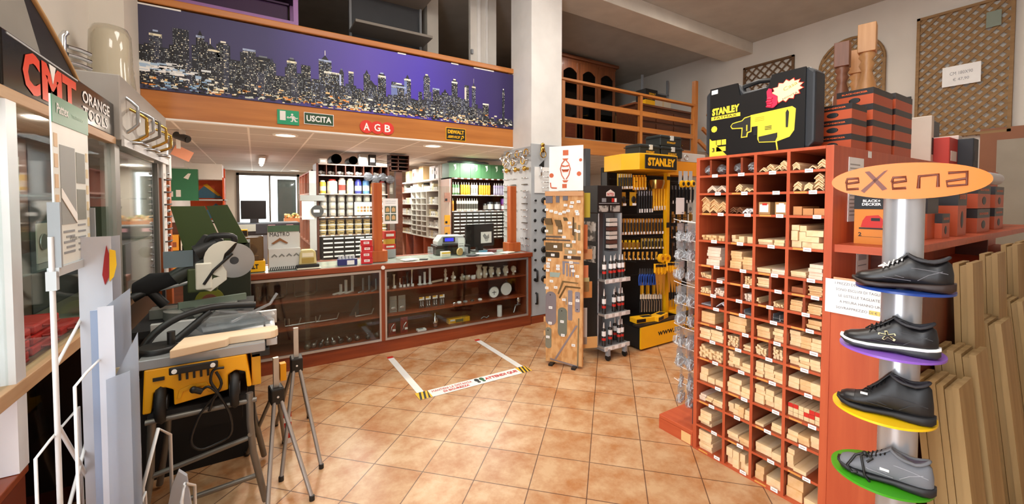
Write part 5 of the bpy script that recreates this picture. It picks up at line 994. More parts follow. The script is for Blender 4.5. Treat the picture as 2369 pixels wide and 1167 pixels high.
# row 0
flats(0, 0, A[0]+.012, .085, .020, 6, PINE, j=.008); flats(0, 1, A[1]+.005, .036, .052, 2, PINE, 'square pine batten'); flats(0, 1, A[1]+.044, .036, .05, 2, PINE, 'square pine batten'); flats(0, 1, A[1]+.085, .028, .05, 2, PINE, 'square pine batten'); flats(0, 1, A[1]+.116, .026, .05, 1, PINE, 'square pine batten')
flats(0, 2, A[2]+.008, .045, .04, 2, PINE2, 'thick pine block'); flats(0, 2, A[2]+.07, .075, .05, 1, PINE, 'thick pine block'); flats(0, 3, A[3]+.006, .075, .055, 2, PINE2, 'thick pine block'); flats(0, 3, A[3]+.09, .06, .04, 1, PINE, 'thick pine block')
flats(1, 0, A[0]+.010, .075, .022, 4, PINE, j=.008); flats(1, 1, A[1]+.008, .065, .022, 2, PINE, 'wide pine board'); flats(1, 1, A[1]+.08, .06, .02, 2, PINE2, 'wide pine board')
flats(1, 2, A[2]+.008, .085, .026, 2, PINE, 'wide pine board'); flats(1, 2, A[2]+.097, .052, .04, 1, PINE, 'wide pine board'); flats(1, 3, A[3]+.004, .032, .025, 4, PINE, 'square pine batten'); flats(1, 3, A[3]+.038, .06, .02, 1, PINE, 'wide pine board')
flats(2, 0, A[0]+.008, .04, .012, 3, PINEP); flats(2, 0, A[0]+.052, .04, .011, 3, PINE); flats(2, 0, A[0]+.098, .06, .011, 3, PINE); flats(2, 1, A[1]+.005, .032, .028, 2, PINE, 'square pine batten'); flats(2, 1, A[1]+.04, .03, .03, 2, PINE, 'square pine batten'); flats(2, 1, A[1]+.074, .03, .03, 2, PINE2, 'square pine batten'); flats(2, 1, A[1]+.108, .03, .026, 2, PINE, 'square pine batten')
flats(2, 2, A[2]+.01, .045, .014, 1, PINE); flats(2, 2, A[2]+.09, .06, .02, 2, PINE); flats(2, 3, A[3]+.004, .05, .022, 2, PINE, 'wide pine board'); flats(2, 3, A[3]+.058, .05, .022, 2, PINE2, 'wide pine board'); flats(2, 3, A[3]+.112, .04, .03, 2, PINE, 'wide pine board')
flats(3, 0, A[0]+.006, .05, .04, 2, PINE, 'wide pine board'); flats(3, 0, A[0]+.06, .045, .035, 1, PINE); flats(3, 0, A[0]+.11, .05, .035, 1, PINE)
flats(3, 1, A[1]+.005, .075, .028, 3, PINE, 'wide pine board'); flats(3, 1, A[1]+.085, .05, .026, 2, PINE); flats(3, 2, A[2]+.003, .05, .025, 4, PINE, 'wide pine board'); flats(3, 2, A[2]+.056, .042, .03, 3, PINE); flats(3, 2, A[2]+.102, .048, .034, 2, PINE)
for k in range(3):
    for i in range(6):
        x = A[3]+.004+i*.025; z = CELL[(3, 3)][2]+k*.023
        st(3, 3, x, z, .023, .021, PINE, word='pine batten under the red ends', dy=.012)
        if k == 2 and i in (0, 1, 4, 5) or k == 1 and i in (3, 4): part('red_end', B(.0, -.002, 0, .023, 0, .021, RED), COL.objects[-1])
sticks(4, 0, A[0]+.006, A[0]+.165, 30, .018, PINE); flats(4, 1, A[1]+.003, .03, .015, 6, PINE); flats(4, 1, A[1]+.037, .04, .022, 3, PINE); flats(4, 1, A[1]+.082, .055, .02, 2, PINE)
flats(4, 2, A[2]+.004, .042, .016, 5, PINE); flats(4, 2, A[2]+.05, .048, .02, 4, PINE); flats(4, 2, A[2]+.102, .046, .018, 3, PINE); flats(4, 3, A[3]+.003, .05, .028, 2, PINE, 'wide pine board'); flats(4, 3, A[3]+.056, .05, .028, 2, PINE2, 'wide pine board'); flats(4, 3, A[3]+.109, .044, .03, 2, PINE, 'wide pine board')
flats(5, 0, A[0]+.006, .07, .02, 3, PINE, 'wide pine board'); flats(5, 0, A[0]+.082, .075, .022, 3, PINE, 'wide pine board'); sticks(5, 1, A[1]+.003, A[1]+.078, 24, .012, PINE, cell='left'); flats(5, 1, A[1]+.095, .048, .01, 3, PINE, cell='right')
sticks(5, 2, A[2]+.003, A[2]+.076, 18, .012, PINE, cell='left'); sticks(5, 2, A[2]+.094, A[2]+.152, 16, .013, PINE, cell='right'); flats(5, 3, A[3]+.004, .045, .02, 2, PINE); flats(5, 3, A[3]+.055, .045, .018, 3, PINE); flats(5, 3, A[3]+.105, .045, .018, 3, PINE)
flats(6, 0, A[0]+.01, .09, .022, 3, PINE2, 'wide pine board'); flats(6, 1, A[1]+.003, .1, .02, 4, PINE2, 'wide pine board'); flats(6, 2, A[2]+.006, .068, .02, 3, PINE2, 'wide pine board'); flats(6, 2, A[2]+.095, .05, .017, 4, PINE)
flats(6, 3, A[3]+.004, .05, .02, 4, PINE); flats(6, 3, A[3]+.056, .046, .02, 3, PINE2); flats(6, 3, A[3]+.105, .046, .02, 3, PINE)
GM = M('#b9bcc4', .4, .3)
for cell, x0, n in (('left', A[0]+.01, 3), ('right', .13, 4)): 
    for i in range(n): st(7, 0, x0+.002*i, CELL[(7, 0)][2]+.001+.003*i, .07, .002, GM if cell == 'left' else M('#dfdfe2', .5), 'vee' if cell == 'right' else 'box', word='white or grey plastic strip', cell=cell, nm='plastic_strip', cat='plastic strip')
for i in range(3): st(7, 1, .308+.0008*i, CELL[(7, 0)][2]+.001+.004*i, .045, .022, ALU, 'uprof', word='aluminium channel', nm='aluminium_channel', cat='aluminium channel')
for i in range(4): st(7, 2, .465+.035*(i % 2), CELL[(7, 0)][2]+.001+.015*(i//2), .034, .024, ALU, 'uprof', word='aluminium channel', cell='right', nm='aluminium_channel', cat='aluminium channel')
for r in (7, 8, 9): flats(r, 3, .63, .06, .0075, 6, PINE2, 'thin orange toned strip', j=.006, cell='right')
flats(8, 3, .548, .055, .0085, 6, PINE2, 'thin orange toned strip', cell='left'); flats(9, 3, .548, .055, .014, 2, wood('#a8603a', '#b87048', 'y'), 'brown hardwood strip', cell='left')
sticks(8, 0, A[0]+.006, .11, 14, .012, PINE, cell='left'); sticks(8, 0, .126, .195, 14, .012, PINEP, cell='right'); sticks(8, 1, .308, .355, 12, .012, PINEP, 'pale round rod', cell='right', kind='rod') if False else sticks(8, 1, .308, .355, 12, .012, PINEP, cell='right')
sticks(8, 2, .463, .525, 9, .01, PINE, 'oval beading stick', cell='right'); sticks(8, 2, .376, .40, 3, .012, PINE, 'short pale rod', cell='left')
sticks(9, 0, A[0]+.006, .11, 12, .012, PINE, cell='left'); sticks(9, 1, .308, .355, 14, .011, PINE, cell='right'); flats(9, 2, .378, .065, .0085, 6, PINE, 'thin pine strip', cell='left'); flats(9, 0, .13, .055, .006, 1, PINEP, cell='right')
flats(10, 0, A[0]+.045, .085, .018, 6, PINEP, 'pinkish primed board', j=.001); flats(10, 1, A[1]+.006, .065, .014, 7, PINE2, j=.005); flats(10, 1, A[1]+.078, .055, .014, 5, PINE2, j=.004)
flats(10, 2, A[2]+.003, .07, .011, 2, PINE); flats(10, 2, A[2]+.08, .065, .012, 2, PINEP); flats(10, 3, A[3]+.004, .07, .009, 3, PINE); flats(10, 3, A[3]+.088, .06, .018, 4, PINEP, 'pinkish primed board')
sticks(11, 0, A[0]+.01, A[0]+.165, 14, .018, PINE2); flats(11, 1, A[1]+.006, .022, .02, 2, PINE, 'square pine batten'); flats(11, 1, A[1]+.032, .022, .018, 1, PINE, 'square pine batten'); flats(11, 1, A[1]+.058, .03, .036, 1, PINE, 'square pine batten'); flats(11, 1, A[1]+.1, .032, .036, 1, PINE, 'square pine batten')
flats(11, 2, A[2]+.006, .075, .014, 2, PINE); flats(11, 2, A[2]+.09, .05, .015, 2, PINE)
for i, (x, z, w_, h_) in enumerate(((0, 0, .045, .035), (.048, 0, .045, .03), (.096, 0, .05, .03), (.002, .037, .03, .05), (.035, .032, .03, .05), (.068, .032, .06, .028), (.07, .062, .075, .03), (.001, .089, .035, .028), (.036, .084, .03, .03))): st(11, 3, A[3]+.004+x, CELL[(11, 3)][2]+z, w_, h_, PINE, word='square pale block')
for i, x in enumerate((.006, .062, .115)): vees(12, 0, A[0]+x, .05, .006, 11-2*i, PINE2, 'stacked V shaped corner strip')
for i, x in enumerate((.004, .04)): vees(12, 1, A[1]+x, .034, .005, 4, wood('#7a4f34', '#8a5c40', 'y'), 'dark brown V shaped corner strip')
for i, x in enumerate((.08, .11)): vees(12, 1, A[1]+x-.004, .032, .005, 3, WHITE, 'white V shaped corner strip')
for i, (x, w_) in enumerate(((.004, .06), (.09, .06))):
    t2 = thing('small_carton', ('kraft carton with red and white label in the third rack column', 'kraft carton with cream label in the third rack column')[i], 'box', (2.41, 1.605-A[2]-x, CELL[(12, 2)][2]+.0005), -90); part('carton', B(0, 0, 0, w_, .2, .068, KRAFT), t2); part('label', B(.006, -.002, .012, w_-.008, 0, .055, M('#efe6e0', .5)).box(.02, -.003, .05, .045, -.001, .062, RED if i == 0 else PAPER), t2)
for i, (x, w_, h_) in enumerate(((.01, .04, .045), (.045+.01, .045, .035), (.105, .045, .035))): 
    solo('small_carton', B(0, 0, 0, w_, .2, h_, M('#c98a54', .6)), ('brown carton at the left in the rightmost rack column', 'brown carton in the middle of the rightmost rack column', 'brown carton at the right in the rightmost rack column')[i], 'box', (2.41, 1.605-A[3]-x, CELL[(12, 3)][2]+.0005), -90)
for i, x in enumerate((.04, .075, .105)): vees(13, 0, A[0]+x, .06 if i < 2 else .055, .006, 3, PINEP, 'pinkish V shaped corner strip') if i != 1 else None
for i, (x, n) in enumerate(((.03, 5), (.075, 2), (.108, 1))): vees(13, 1, A[1]+x, .034, .006, n)
for i, (x, n) in enumerate(((.006, 5), (.058, 4), (.105, 10))): vees(13, 3, A[3]+x, .038, .006, n)
for i, (x, n) in enumerate(((.006, 2), (.048, 4), (.09, 3), (.115, 6))): vees(14, 2, A[2]+x-.002*i, .034, .006, n)
for i, (x, n) in enumerate(((.004, 4), (.08, 1), (.118, 5))): vees(14, 3, A[3]+x, .034, .006, n)
for i, (x, c) in enumerate(((.03, 0), (.108, 0), (.218, 1), (.298, 1))):
    t2 = thing('hardware_bag', ('clear bag of clips in the first half compartment of the top rack row', 'clear bag of hooks in the second half compartment of the top rack row', 'clear bag of dark clips in the third half compartment', 'clear bag of bent wires in the fourth half compartment')[i], 'bag', (2.40, 1.605-x, 1.7675), -90)
    part('bag_body', MB().crumple((.033, .04, .034), (.031, .033, .028), BAG, i), t2); mb = MB()
    for k in range(14): a = rs.uniform(0, 6); mb.tube([(.033+.02*math.cos(a), .02, .02), (.033+.018*math.cos(a+2), .03, .045), (.033+.022*math.cos(a+4), .04, .03)], .0025, STEEL if k % 3 else BLACK, 5)
    part('clips_inside', mb, t2)
solo('wooden_stick_bundles', STUFF, 'bundles of thin pale wooden sticks in the small middle compartments of the rack', 'wooden sticks', kind='stuff')
# side wing of the rack
t = RK
part('wing_panel', B(WR, .005, 0, 1.045, .025, 1.2, ORANGE).box(WR, .025, 1.18, 1.045, LR, 1.2, ORANGEX).box(1.025, .025, 0, 1.045, LR, 1.18, CHERRYD), t)
part('side_shelf', B(WR, .03, 1.355, .985, LR, 1.392, ORANGEX), t, 'long red brown shelf along the side of the rack')
part('shelf_bracket', B(WR, .5, 1.2, .9, .52, 1.355, CHERRYD).box(WR, 2.2, 1.2, .9, 2.22, 1.355, CHERRYD), t)
part('front_ledge', B(WR+.01, .0, 1.2, .99, .004, 1.235, wood('#d99a70', '#e8b48c', 'x')), t)
part('label_strip', MB().box(.736, .42, 1.84, .7365, .47, 1.875, PAPER).box(.7355, 1.6, 1.84, .7365, 1.65, 1.87, PAPER), t)
t = thing('price_notice', 'white notice with text about listelle prices and € 1.00', 'notice', (2.388, .892, 1.06), -90)
part('sheet', B(0, 0, 0, .285, .002, .165, PAPER), t); mb = MB()
for i, s in enumerate(('I PREZZI DELLE LISTELLE', 'SONO ESCLUSI DI TAGLI.', 'LE LISTELLE TAGLIATE', 'A MISURA HANNO UN', 'SOVRAPPREZZO DI € 1.00')): mb.text(s, .125+(.004*i), .148-i*.029, (.17, .17, .155, .155, .19)[i], .012, M('#6b6668', .6), 0, .01)
mb.quad(.172, .022, .222, .042, .0005, M('#f0cf70', .6), .0008)
part('lettering', mb, t)
t = thing('paper_sheet', 'tall white paper list taped on the side of the rack below the top', 'notice', (2.56, .868, 1.5)); part('sheet', B(0, -.001, 0, .19, .001, .33, PAPER), t)
mb = MB()
for i in range(14): mb.quad(.015, .03+i*.02, .17-.03*(i % 3), .037+i*.02, -.001, M('#a8a5a0', .6), .0006)
part('printed_lines', mb, t)
t = thing('paper_sheet', 'small white paper taped on the rack below the side shelf', 'notice', (2.68, .866, 1.22)); part('sheet', B(0, -.001, 0, .16, .001, .12, PAPER), t); part('printed_lines', MB().quad(.02, .04, .13, .045, -.001, GREY).quad(.02, .07, .13, .1, -.001, LGREY), t)
# boxes on the side shelf
def bd(lab, loc, w_, d, h_, rz=-90, style=0, grp=None):
    t = thing('power_tool_carton', lab, 'box', loc, rz, grp)
    if style == 0:
        part('carton', B(0, 0, 0, w_, d, h_, M('#d9842c', .45)).box(w_-.001, 0, 0, w_+.001, d, h_, BLACK), t); part('top_band', B(-.001, -.002, h_*.72, w_, .0, h_, BLACK), t)
        part('lettering', MB().text('BLACK+', w_*.5, h_*.89, w_*.5, h_*.055, PAPER, -.002).text('DECKER', w_*.5, h_*.82, w_*.55, h_*.055, PAPER, -.002).text('2', w_*.18, h_*.2, w_*.1, h_*.08, BLACK, 0).quad(w_*.14, h_*.15, w_*.8, h_*.155, 0, BLACK), t)
        part('jigsaw_picture', MB().prism([(w_*.2, h_*.35), (w_*.8, h_*.33), (w_*.85, h_*.5), (w_*.7, h_*.6), (w_*.35, h_*.58), (w_*.25, h_*.48)], -.002, 0, RED).quad(w_*.15, h_*.31, w_*.9, h_*.34, 0, BLACK, .003).quad(w_*.5, h_*.48, w_*.75, h_*.54, -.002, BLACK, .001), t)
    else:
        part('carton', B(0, 0, 0, w_, d, h_, M('#b84c1e', .45)).box(-.0005, -.0005, h_*.62, w_+.0005, d+.0005, h_+.0005, M('#1c1412', .4)), t)
        part('lettering', MB().text('BLACK+DECKER', w_*.5, h_*.8, w_*.7, h_*.1, ORG, -.001), t); part('tool_picture', MB().ball((w_*.5, 0, h_*.33), h_*.18, BLACK, (w_/h_*.9, .03, 1), 8), t)
    return t
SH = 1.3925
bd('orange and black jigsaw carton standing at the front of the side shelf', (2.56, .84, SH), .135, .11, .24, -90)
bd('orange and black carton behind the silver column', (2.95, .84, SH), .11, .16, .15, -90, 1); bd('brown orange tall carton right of the silver column', (3.16, .84, SH), .13, .2, .23, -90, 1)
for i, (x, z, lab) in enumerate(((3.3, 0, 'small orange carton low beside the column on the side shelf'), (3.62, 0, 'large black orange carton in the middle of the side shelf'), (4.1, 0, 'lower long orange drill carton on the side shelf'), (4.1, .165, 'upper long orange drill carton on the side shelf'), (4.75, 0, 'dark red carton further back on the side shelf'), (4.75, .165, 'dark red carton stacked further back on the side shelf'))):
    bd(lab, (x, .68 if i < 4 else .70, SH+z), (.15, .2, .36, .36, .3, .3)[i], .15, (.14, .3, .16, .16, .16, .16)[i], 0, 1)
# top of the rack
TZ = 1.881
t = thing('drill_case', 'large black STANLEY FATMAX drill case standing on the rack', 'tool case', (2.42, 1.572, TZ), -90); W, H = .60, .42
prof = [(.03, 0), (W-.03, 0), (W, .03), (W, H-.03), (W-.03, H), (.40, H), (.385, H-.02), (.36, H-.055), (.24, H-.055), (.215, H-.02), (.20, H), (.03, H), (0, H-.03), (0, .03)]
case = part('case_shell', MB().prism([(x, z) for x, z in prof], .012, .13, M('#24262a', .45)), t, bev=.012)
part('carry_handle', MB().tube([(.20, .06, H-.06), (.215, .06, H-.015), (.30, .06, H-.004), (.385, .06, H-.015), (.40, .06, H-.06)], .014, BLACK, 10), t)
slv = [(.035, .0), (W-.04, .0), (W-.04, H+.0), (.395, H), (.38, H-.065), (.22, H-.075), (.205, H), (.035, H)]
sv = part('cardboard_sleeve', MB().prism(slv, 0, .012, M('#121214', .3)), t, 'glossy black printed sleeve')
YP = M('#e8d23c', .45)
mb = MB().text('STANLEY', .135, .275, .17, .045, YP, 0, .06).quad(.045, .225, .225, .247, 0, YP).text('FATMAX', .135, .236, .14, .014, BLACK, -.001, .01)
mb.prism([(.036, 0), (.15, .0), (.036, .115)], -.001, 0, YP).text('3', .062, .042, .016, .026, BLACK, -.001, .03).quad(.08, .03, .14, .058, 0, YP)
for k in range(3): mb.quad(.05+.032*k, .068, .078+.032*k, .1, -.0008, YP, .0006)
mb.lathe([(.02, -.001), (.02, 0)], (.065, 0, .17), YP, 8, 'y').quad(.045, .385, .085, .41, 0, PAPER)
part('sleeve_print', mb, sv, 'yellow brand print')
K2 = M('#2b2a26', .4)
mb = MB().prism([(.285, .218), (.50, .228), (.518, .212), (.512, .10), (.49, .068), (.42, .048), (.335, .055), (.325, .075), (.325, .15), (.285, .15)], -.002, 0, YP)
mb.prism([(.168, .172), (.18, .188), (.20, .192), (.235, .196), (.25, .21), (.292, .216), (.292, .122), (.272, .118), (.268, .095), (.232, .095), (.236, .148), (.2, .152), (.178, .154)], -.0025, 0, YP)
mb.prism([(.174, .172), (.184, .184), (.24, .191), (.253, .204), (.286, .210), (.286, .128), (.266, .124), (.262, .101), (.239, .101), (.243, .154), (.2, .158), (.182, .160)], -.0045, -.0025, K2)
mb.prism([(.335, .060), (.42, .053), (.43, .075), (.43, .098), (.332, .088)], -.004, -.002, K2).prism([(.472, .12), (.482, .12), (.486, .2), (.478, .215), (.47, .2)], -.004, -.002, K2).prism([(.304, .10), (.322, .10), (.322, .148), (.304, .148)], -.003, 0, BLACK)
for k in range(3): mb.quad(.365, .122+.008*k, .40, .125+.008*k, -.002, K2, .0015)
for k in range(3): mb.quad(.31, .178+.009*k, .36, .180+.009*k, -.002, M('#b8a428', .5), .0012)
mb.box(.264, -.006, .13, .27, -.0045, .165, YP).tube([(.425, -.002, .05), (.43, -.002, .02), (.432, -.002, .003)], .004, YP, 5)
part('drill_picture', mb, sv, 'printed yellow demolition drill')
P = []
for k in range(28): a = 2*math.pi*k/28; q = 1.0 if k % 2 else .78; P.append((.47+.088*q*math.cos(a), .315+.062*q*math.sin(a)+.012*math.cos(a)))
mb = MB().prism([(a, b_) for a, b_ in P], -.004, -.001, RED).prism([(.47+(a-.47)*.93, .315+(b_-.315)*.92) for a, b_ in P], -.005, -.004, M('#f6ecb0', .5)).text('NOVITÀ', .49, .285, .075, .013, M('#7a2a3a', .5), -.005, .0, 18).text('Casa', .49, .335, .07, .02, M('#b9a050', .5), -.005, 0, 22)
bst = part('burst_sticker', mb, t)
HP = M('#d8284e', .45); mb = MB().prism([(.375, .33), (.385, .345), (.4, .34), (.402, .315), (.43, .295), (.43, .25), (.41, .235), (.385, .24), (.375, .26), (.378, .295)], -.012, -.005, HP)
for k in range(4): mb.ball((.392-.004*(k % 2), -.012, .288-k*.0135), .0085, HP, (2.0, .7, .85), 8)
part('thumb_sticker', mb, t, 'red thumbs up hand')
ct = lambda lab, x, y, z, w_=.23, d=.2, h_=.088: bd(lab, (x, y, z), w_, d, h_, -90, 1, None)
for i, lab in enumerate(('lowest orange carton in the front stack behind the drill case', 'middle orange carton in the front stack behind the drill case', 'topmost orange carton in the front stack behind the drill case')): ct(lab, 2.66, 1.065, TZ+.0805*i, .17, .2, .08)
k = 0
for i in range(4):
    for y, w in ((1.14, 'left'), (.0, 'right')):
        if w == 'right': continue
    t2 = bd(('lowest', 'second lowest', 'third lowest', 'topmost')[i]+' orange carton in the tall rear stack by the balusters', (2.93, 1.06, TZ+.0905*i), .17, .3, .09, -90, 1)
for i in range(4): bd(('lowest', 'second lowest', 'third lowest', 'topmost')[i]+' red brown carton in the far tall stack by the balusters', (3.28, 1.06, TZ+.0945*i), .17, .3, .094, -90, 1)
BAL = [(.045, 0), (.045, .12), (.03, .14), (.042, .16), (.028, .18), (.035, .24), (.046, .32), (.04, .4), (.022, .47), (.034, .5), (.024, .52), (.036, .54), (.03, .56)]
BW1 = wood('#6a3f28', '#7d4e34', 'z'); BW2 = wood('#b98550', '#c99764', 'z')
for i, (px, py, y, m, sc, lab) in enumerate(((1950, 100, 1.35, BW1, 1.05, 'dark brown turned baluster standing on the rack'), (1983, 118, 1.35, BW2, .82, 'slim light baluster between the other two'), (2008, 58, 1.25, BW2, 1.25, 'thick light wood baluster with square head'))):
    p = on('y', y, px, py); h = p.z-TZ; zz = h-.62*sc; s_ = h/.86
    t = thing('baluster', lab, 'baluster', (p.x, y, TZ), 12)
    part('turned_shaft', MB().lathe([(r*s_*1.15, z*s_*1.235) for r, z in BAL], (0, 0, 0), m, 16), t); part('square_head', B(-.043*s_, -.043*s_, .69*s_, .043*s_, .043*s_, .86*s_, m), t, bev=.004)
t = thing('silver_roll', 'long silver tube fixed along the side of the rack beyond the orange sign', 'tube', (4.1, .81, 1.80)); part('tube', MB().cyl((0, 0, 0), (1.4, 0, 0), .05, M('#c9c9cd', .3, .3), n=20), t); part('wall_bracket', B(.2, 0, -.02, .24, .062, .02, GREY).box(1.1, 0, -.02, 1.14, .062, .02, GREY), t)
for i, (px, a, d, h, c, lab, y) in enumerate(((2155, .07, .2, .50, '#c9bfb2', 'pale narrow upright panel on the far end of the rack', 1.15), (2205, .28, .2, .30, '#b8372c', 'red and white carton on the far end of the rack', 1.05), (2258, .12, .2, .34, '#d8c8c0', 'shiny pale pack beside the red carton', 1.05), (2240, .55, .04, .52, '#4a4c50', 'large dark grey panel leaning at the far end of the rack', 1.25), (2310, .18, .15, .30, '#20242a', 'dark level tool pack at the far right of the rack', .95), (2105, .3, .15, .09, '#1c1a1a', 'flat black pack lying right of the orange cartons', 1.2))):
    p = on('y', y, px, 400); xx = min(p.x, 5.6)
    t = thing('stock_item', lab, 'box', (xx, y, TZ)); part('carton', B(-a/2, 0, 0, a/2, d, h, M(c, .5)), t, bev=.006); part('print', B(-a*.35, -.003, h*.3, a*.3, 0, h*.6, M('#e0d6cc' if i == 1 else '#2a2426', .5)), t)
# low platform with hanging strips of clear bags
t = thing('low_platform', 'low orange red wooden platform at the left foot of the rack', 'platform', (2.40, 1.875, 0), -90)
part('top', B(0, 0, .075, .262, 1.5, .1, ORANGEX), t, bev=.003); part('front_panel', B(0, 0, 0, .262, .02, .075, ORANGEX), t); part('paper_tag', B(.18, -.002, .005, .25, 0, .07, M('#e3b87a', .6)), t)
part('side_panel', B(0, .02, 0, .02, 1.5, .075, ORANGEX), t)
t = thing('bag_hook_rack', 'black pole with rows of white hooks at the left side of the rack', 'rack', (2.75, 1.64, .1)); part('pole', MB().cyl((-.25, .02, 0), (-.25, .02, .14), .02, M('#26303c', .5)).cyl((-.25, .02, .14), (-.25, .02, 1.5), .008, M('#26303c', .5)), t)
bag = None
BZ = [(530, 4), (572, 4), (618, 4), (676, 4), (722, 4), (775, 4), (820, 4), (868, 3), (905, 3)]
for i, (py, n) in enumerate(BZ):
    p = on('y', 1.72, 1592, py); part('hook', MB().tube([(p.x-2.75-.03, .0, p.z-.1+.045), (p.x-2.75-.03, .1, p.z-.1+.05), (p.x-2.75-.03, .17, p.z-.1+.065)], .0022, WHITE, 6).tube([(p.x-2.75+.05, .0, p.z-.1+.035), (p.x-2.75+.05, .17, p.z-.1+.055)], .0022, WHITE, 6), t)
    for k in range(n):
        lab = 'clear bag of metal fittings hanging in hook row '+('one', 'two', 'three', 'four', 'five', 'six', 'seven', 'eight', 'nine')[i]+' from the top beside the rack'; g = 'clear bags in hook row '+str(i+1); loc = (p.x-.02+.04*(k % 2), 1.68+.04*k, p.z-.035)
        if bag is None:
            bag = thing('fittings_bag', lab, 'bag', loc, group=g); mb = MB()
            for q in range(16): a = rs.uniform(0, 6.3); mb.tube([(.034*math.cos(a), rs.uniform(-.012, .012), -.025+.03*math.sin(a)), (.034*math.cos(a+1.1), rs.uniform(-.012, .012), -.02+.034*math.sin(a+1.6))], .0035, STEEL if q % 2 else M('#dfe1e4', .3), 5)
            part('fittings', mb, bag); part('plastic_bag', MB().crumple((0, 0, -.02), (.05, .014, .045), BAG, 5).box(-.04, -.001, .02, .04, .001, .07, BAG), bag)
        else: dup(bag, loc, rs.uniform(-25, 25), lab, g)
# ================================================================ LEANING BOARDS
def pack(pxn, pyn, X0, wd, n, y0, lab, cut=None, grp=None, th=.022, lean=7, step=.0):
    """boards stand on the floor leaning towards the rack; near top corner seen at pxn,pyn"""
    z = on('x', X0, pxn, pyn).z
    for i in range(n):
        hh = z-step*(i % 3)*.5-(.012 if i % 2 else 0)
        t = thing('leaning_board', lab, 'board', (X0+.01*(i % 3), y0+i*(th+.001), 0), 0, grp)
        mb = MB().at(rx=-lean); mb.box(0, 0, 0.004, wd, th, hh/math.cos(R(lean)), BOARD)
        part('board', mb, t)
def packs():
    for i, (X0, z, wd, n, y0, lean, lab) in enumerate( ((2.34, .86, .20, 6, .33, 6, 'board of the lowest front stack leaning behind the shoe stand'), (2.60, .94, .20, 6, .33, 6, 'board of the second front stack leaning behind the shoe stand'), (3.08, 1.0, .24, 6, .33, 6, 'board of the third front stack leaning against the rack'), (3.62, 1.04, .24, 6, .33, 6, 'board of the fourth front stack leaning against the rack'), (2.84, 1.31, .19, 3, .39, 2.5, 'tall board of the nearest rear stack under the side shelf'), (3.36, 1.32, .2, 3, .39, 2.5, 'tall board of the second rear stack under the side shelf'), (3.9, 1.34, .22, 3, .39, 2.5, 'tall board of the third rear stack under the side shelf'), (4.16, 1.34, .3, 5, .345, 2.5, 'tall board of the far rear stack under the side shelf'), (4.5, 1.1, .3, 6, .33, 5, 'board of the far front stack leaning against the rack'), (4.9, 1.3, .4, 4, .365, 2.5, 'tall board at the farthest end under the side shelf'))):
        proto = {}
        for k in range(n):
            hh = z-(.0, .018, .007)[k % 3]
            if hh not in proto:
                proto[hh] = MB().at(rx=-lean).box(0, 0, .004, wd, .021, hh/math.cos(R(lean)), BOARD).mesh('leaning_board')
            o = link('leaning_board', proto[hh]); o.location = (X0+(.0, .008, .003)[k % 3], y0-.14*(lean/6)*0+k*.0225-z*math.sin(R(lean))+.09, .003); tag(o, lab, 'board', 'boards, '+lab[:44])
packs()
# ================================================================ SHOE STAND
CXS, CYS = 2.01, .514
SILV = M('#b4b6ba', .25, .55)
t = thing('shoe_stand', 'silver column shoe display with coloured disc shelves and orange exena sign', 'display stand', (CXS, CYS, 0), -75.65)
part('column', MB().cyl((0, 0, .02), (0, 0, 1.625), .056, SILV, n=36), t); part('base', MB().cyl((0, 0, 0), (0, 0, .02), .2, M('#8a8c90', .3, .5), n=36), t)
DZ = (1.297, 1.068, .835, .590)
for z, c, nm in zip(DZ, ('#1f3f8a', '#8a5cc0', '#f2c51a', '#3f9a1c'), ('blue', 'purple', 'yellow', 'green')):
    dx = {'blue': (.005, .133), 'purple': (-.025, .146)}.get(nm, (-.042, .146)); mb = MB().cyl((dx[0], -.03, z-.012), (dx[0], -.03, z-.004), dx[1], M(c, .3), n=44); part('disc_shelf', mb, t, nm+' disc shelf')
mb = MB(); P = [(.205*math.cos(2*math.pi*k/48), .064*math.sin(2*math.pi*k/48)) for k in range(48)]
sg = part('sign_plate', mb.prism([(x+.0, z+1.675) for x, z in P], -.062, -.058, M('#dc760e', .35)), t, 'orange oval sign')
LC = M('#6b3018', .4); mb = MB(); y = -.0635; z0 = 1.672
def bar(pts, w_=.0045): mb.tube([(a, y, z0+b_) for a, b_ in pts], w_, LC, 6)
def ee(x): bar([(x+.034, -.022), (x, -.024), (x-.002, -.003), (x+.034, .003), (x+.032, .017), (x, .016), (x-.003, .0)])
ee(-.158); mb.prism([(-.108, z0+.04), (-.095, z0+.042), (-.045, z0-.024), (-.058, z0-.03)], y-.001, y+.003, LC).prism([(-.045, z0+.044), (-.055, z0+.04), (-.118, z0-.03), (-.108, z0-.038)], y-.001, y+.003, LC)
ee(-.030); bar([(.035, -.024), (.036, .018), (.082, .022), (.082, -.02)], .005); bar([(.105, .026), (.148, .028), (.148, -.014), (.104, -.018), (.102, -.002), (.146, .006)], .0045)
part('sign_lettering', mb, sg, 'brown exena lettering')
def ring(cx_, hw, z0, z1, n=16, sq=.7, cy_=0):
    P = []
    for k in range(n):
        a = 2*math.pi*k/n; c, s = math.cos(a), math.sin(a); P.append((cx_, cy_+hw*math.copysign(abs(c)**sq, c), (z0+z1)/2+(z1-z0)/2*math.copysign(abs(s)**sq, s)))
    return P
def ring2(cx_, hw, z0, z1, top, cy_, n=18):
    P = []
    for k in range(n):
        a = 2*math.pi*k/n; c, s = math.cos(a), math.sin(a); u = max(0, s)
        y = hw*math.copysign(abs(c)**.75, c)*(1-(1-top)*u**1.6); P.append((cx_, cy_+y, (z0+z1)/2+(z1-z0)/2*math.copysign(abs(s)**.8, s)))
    return P
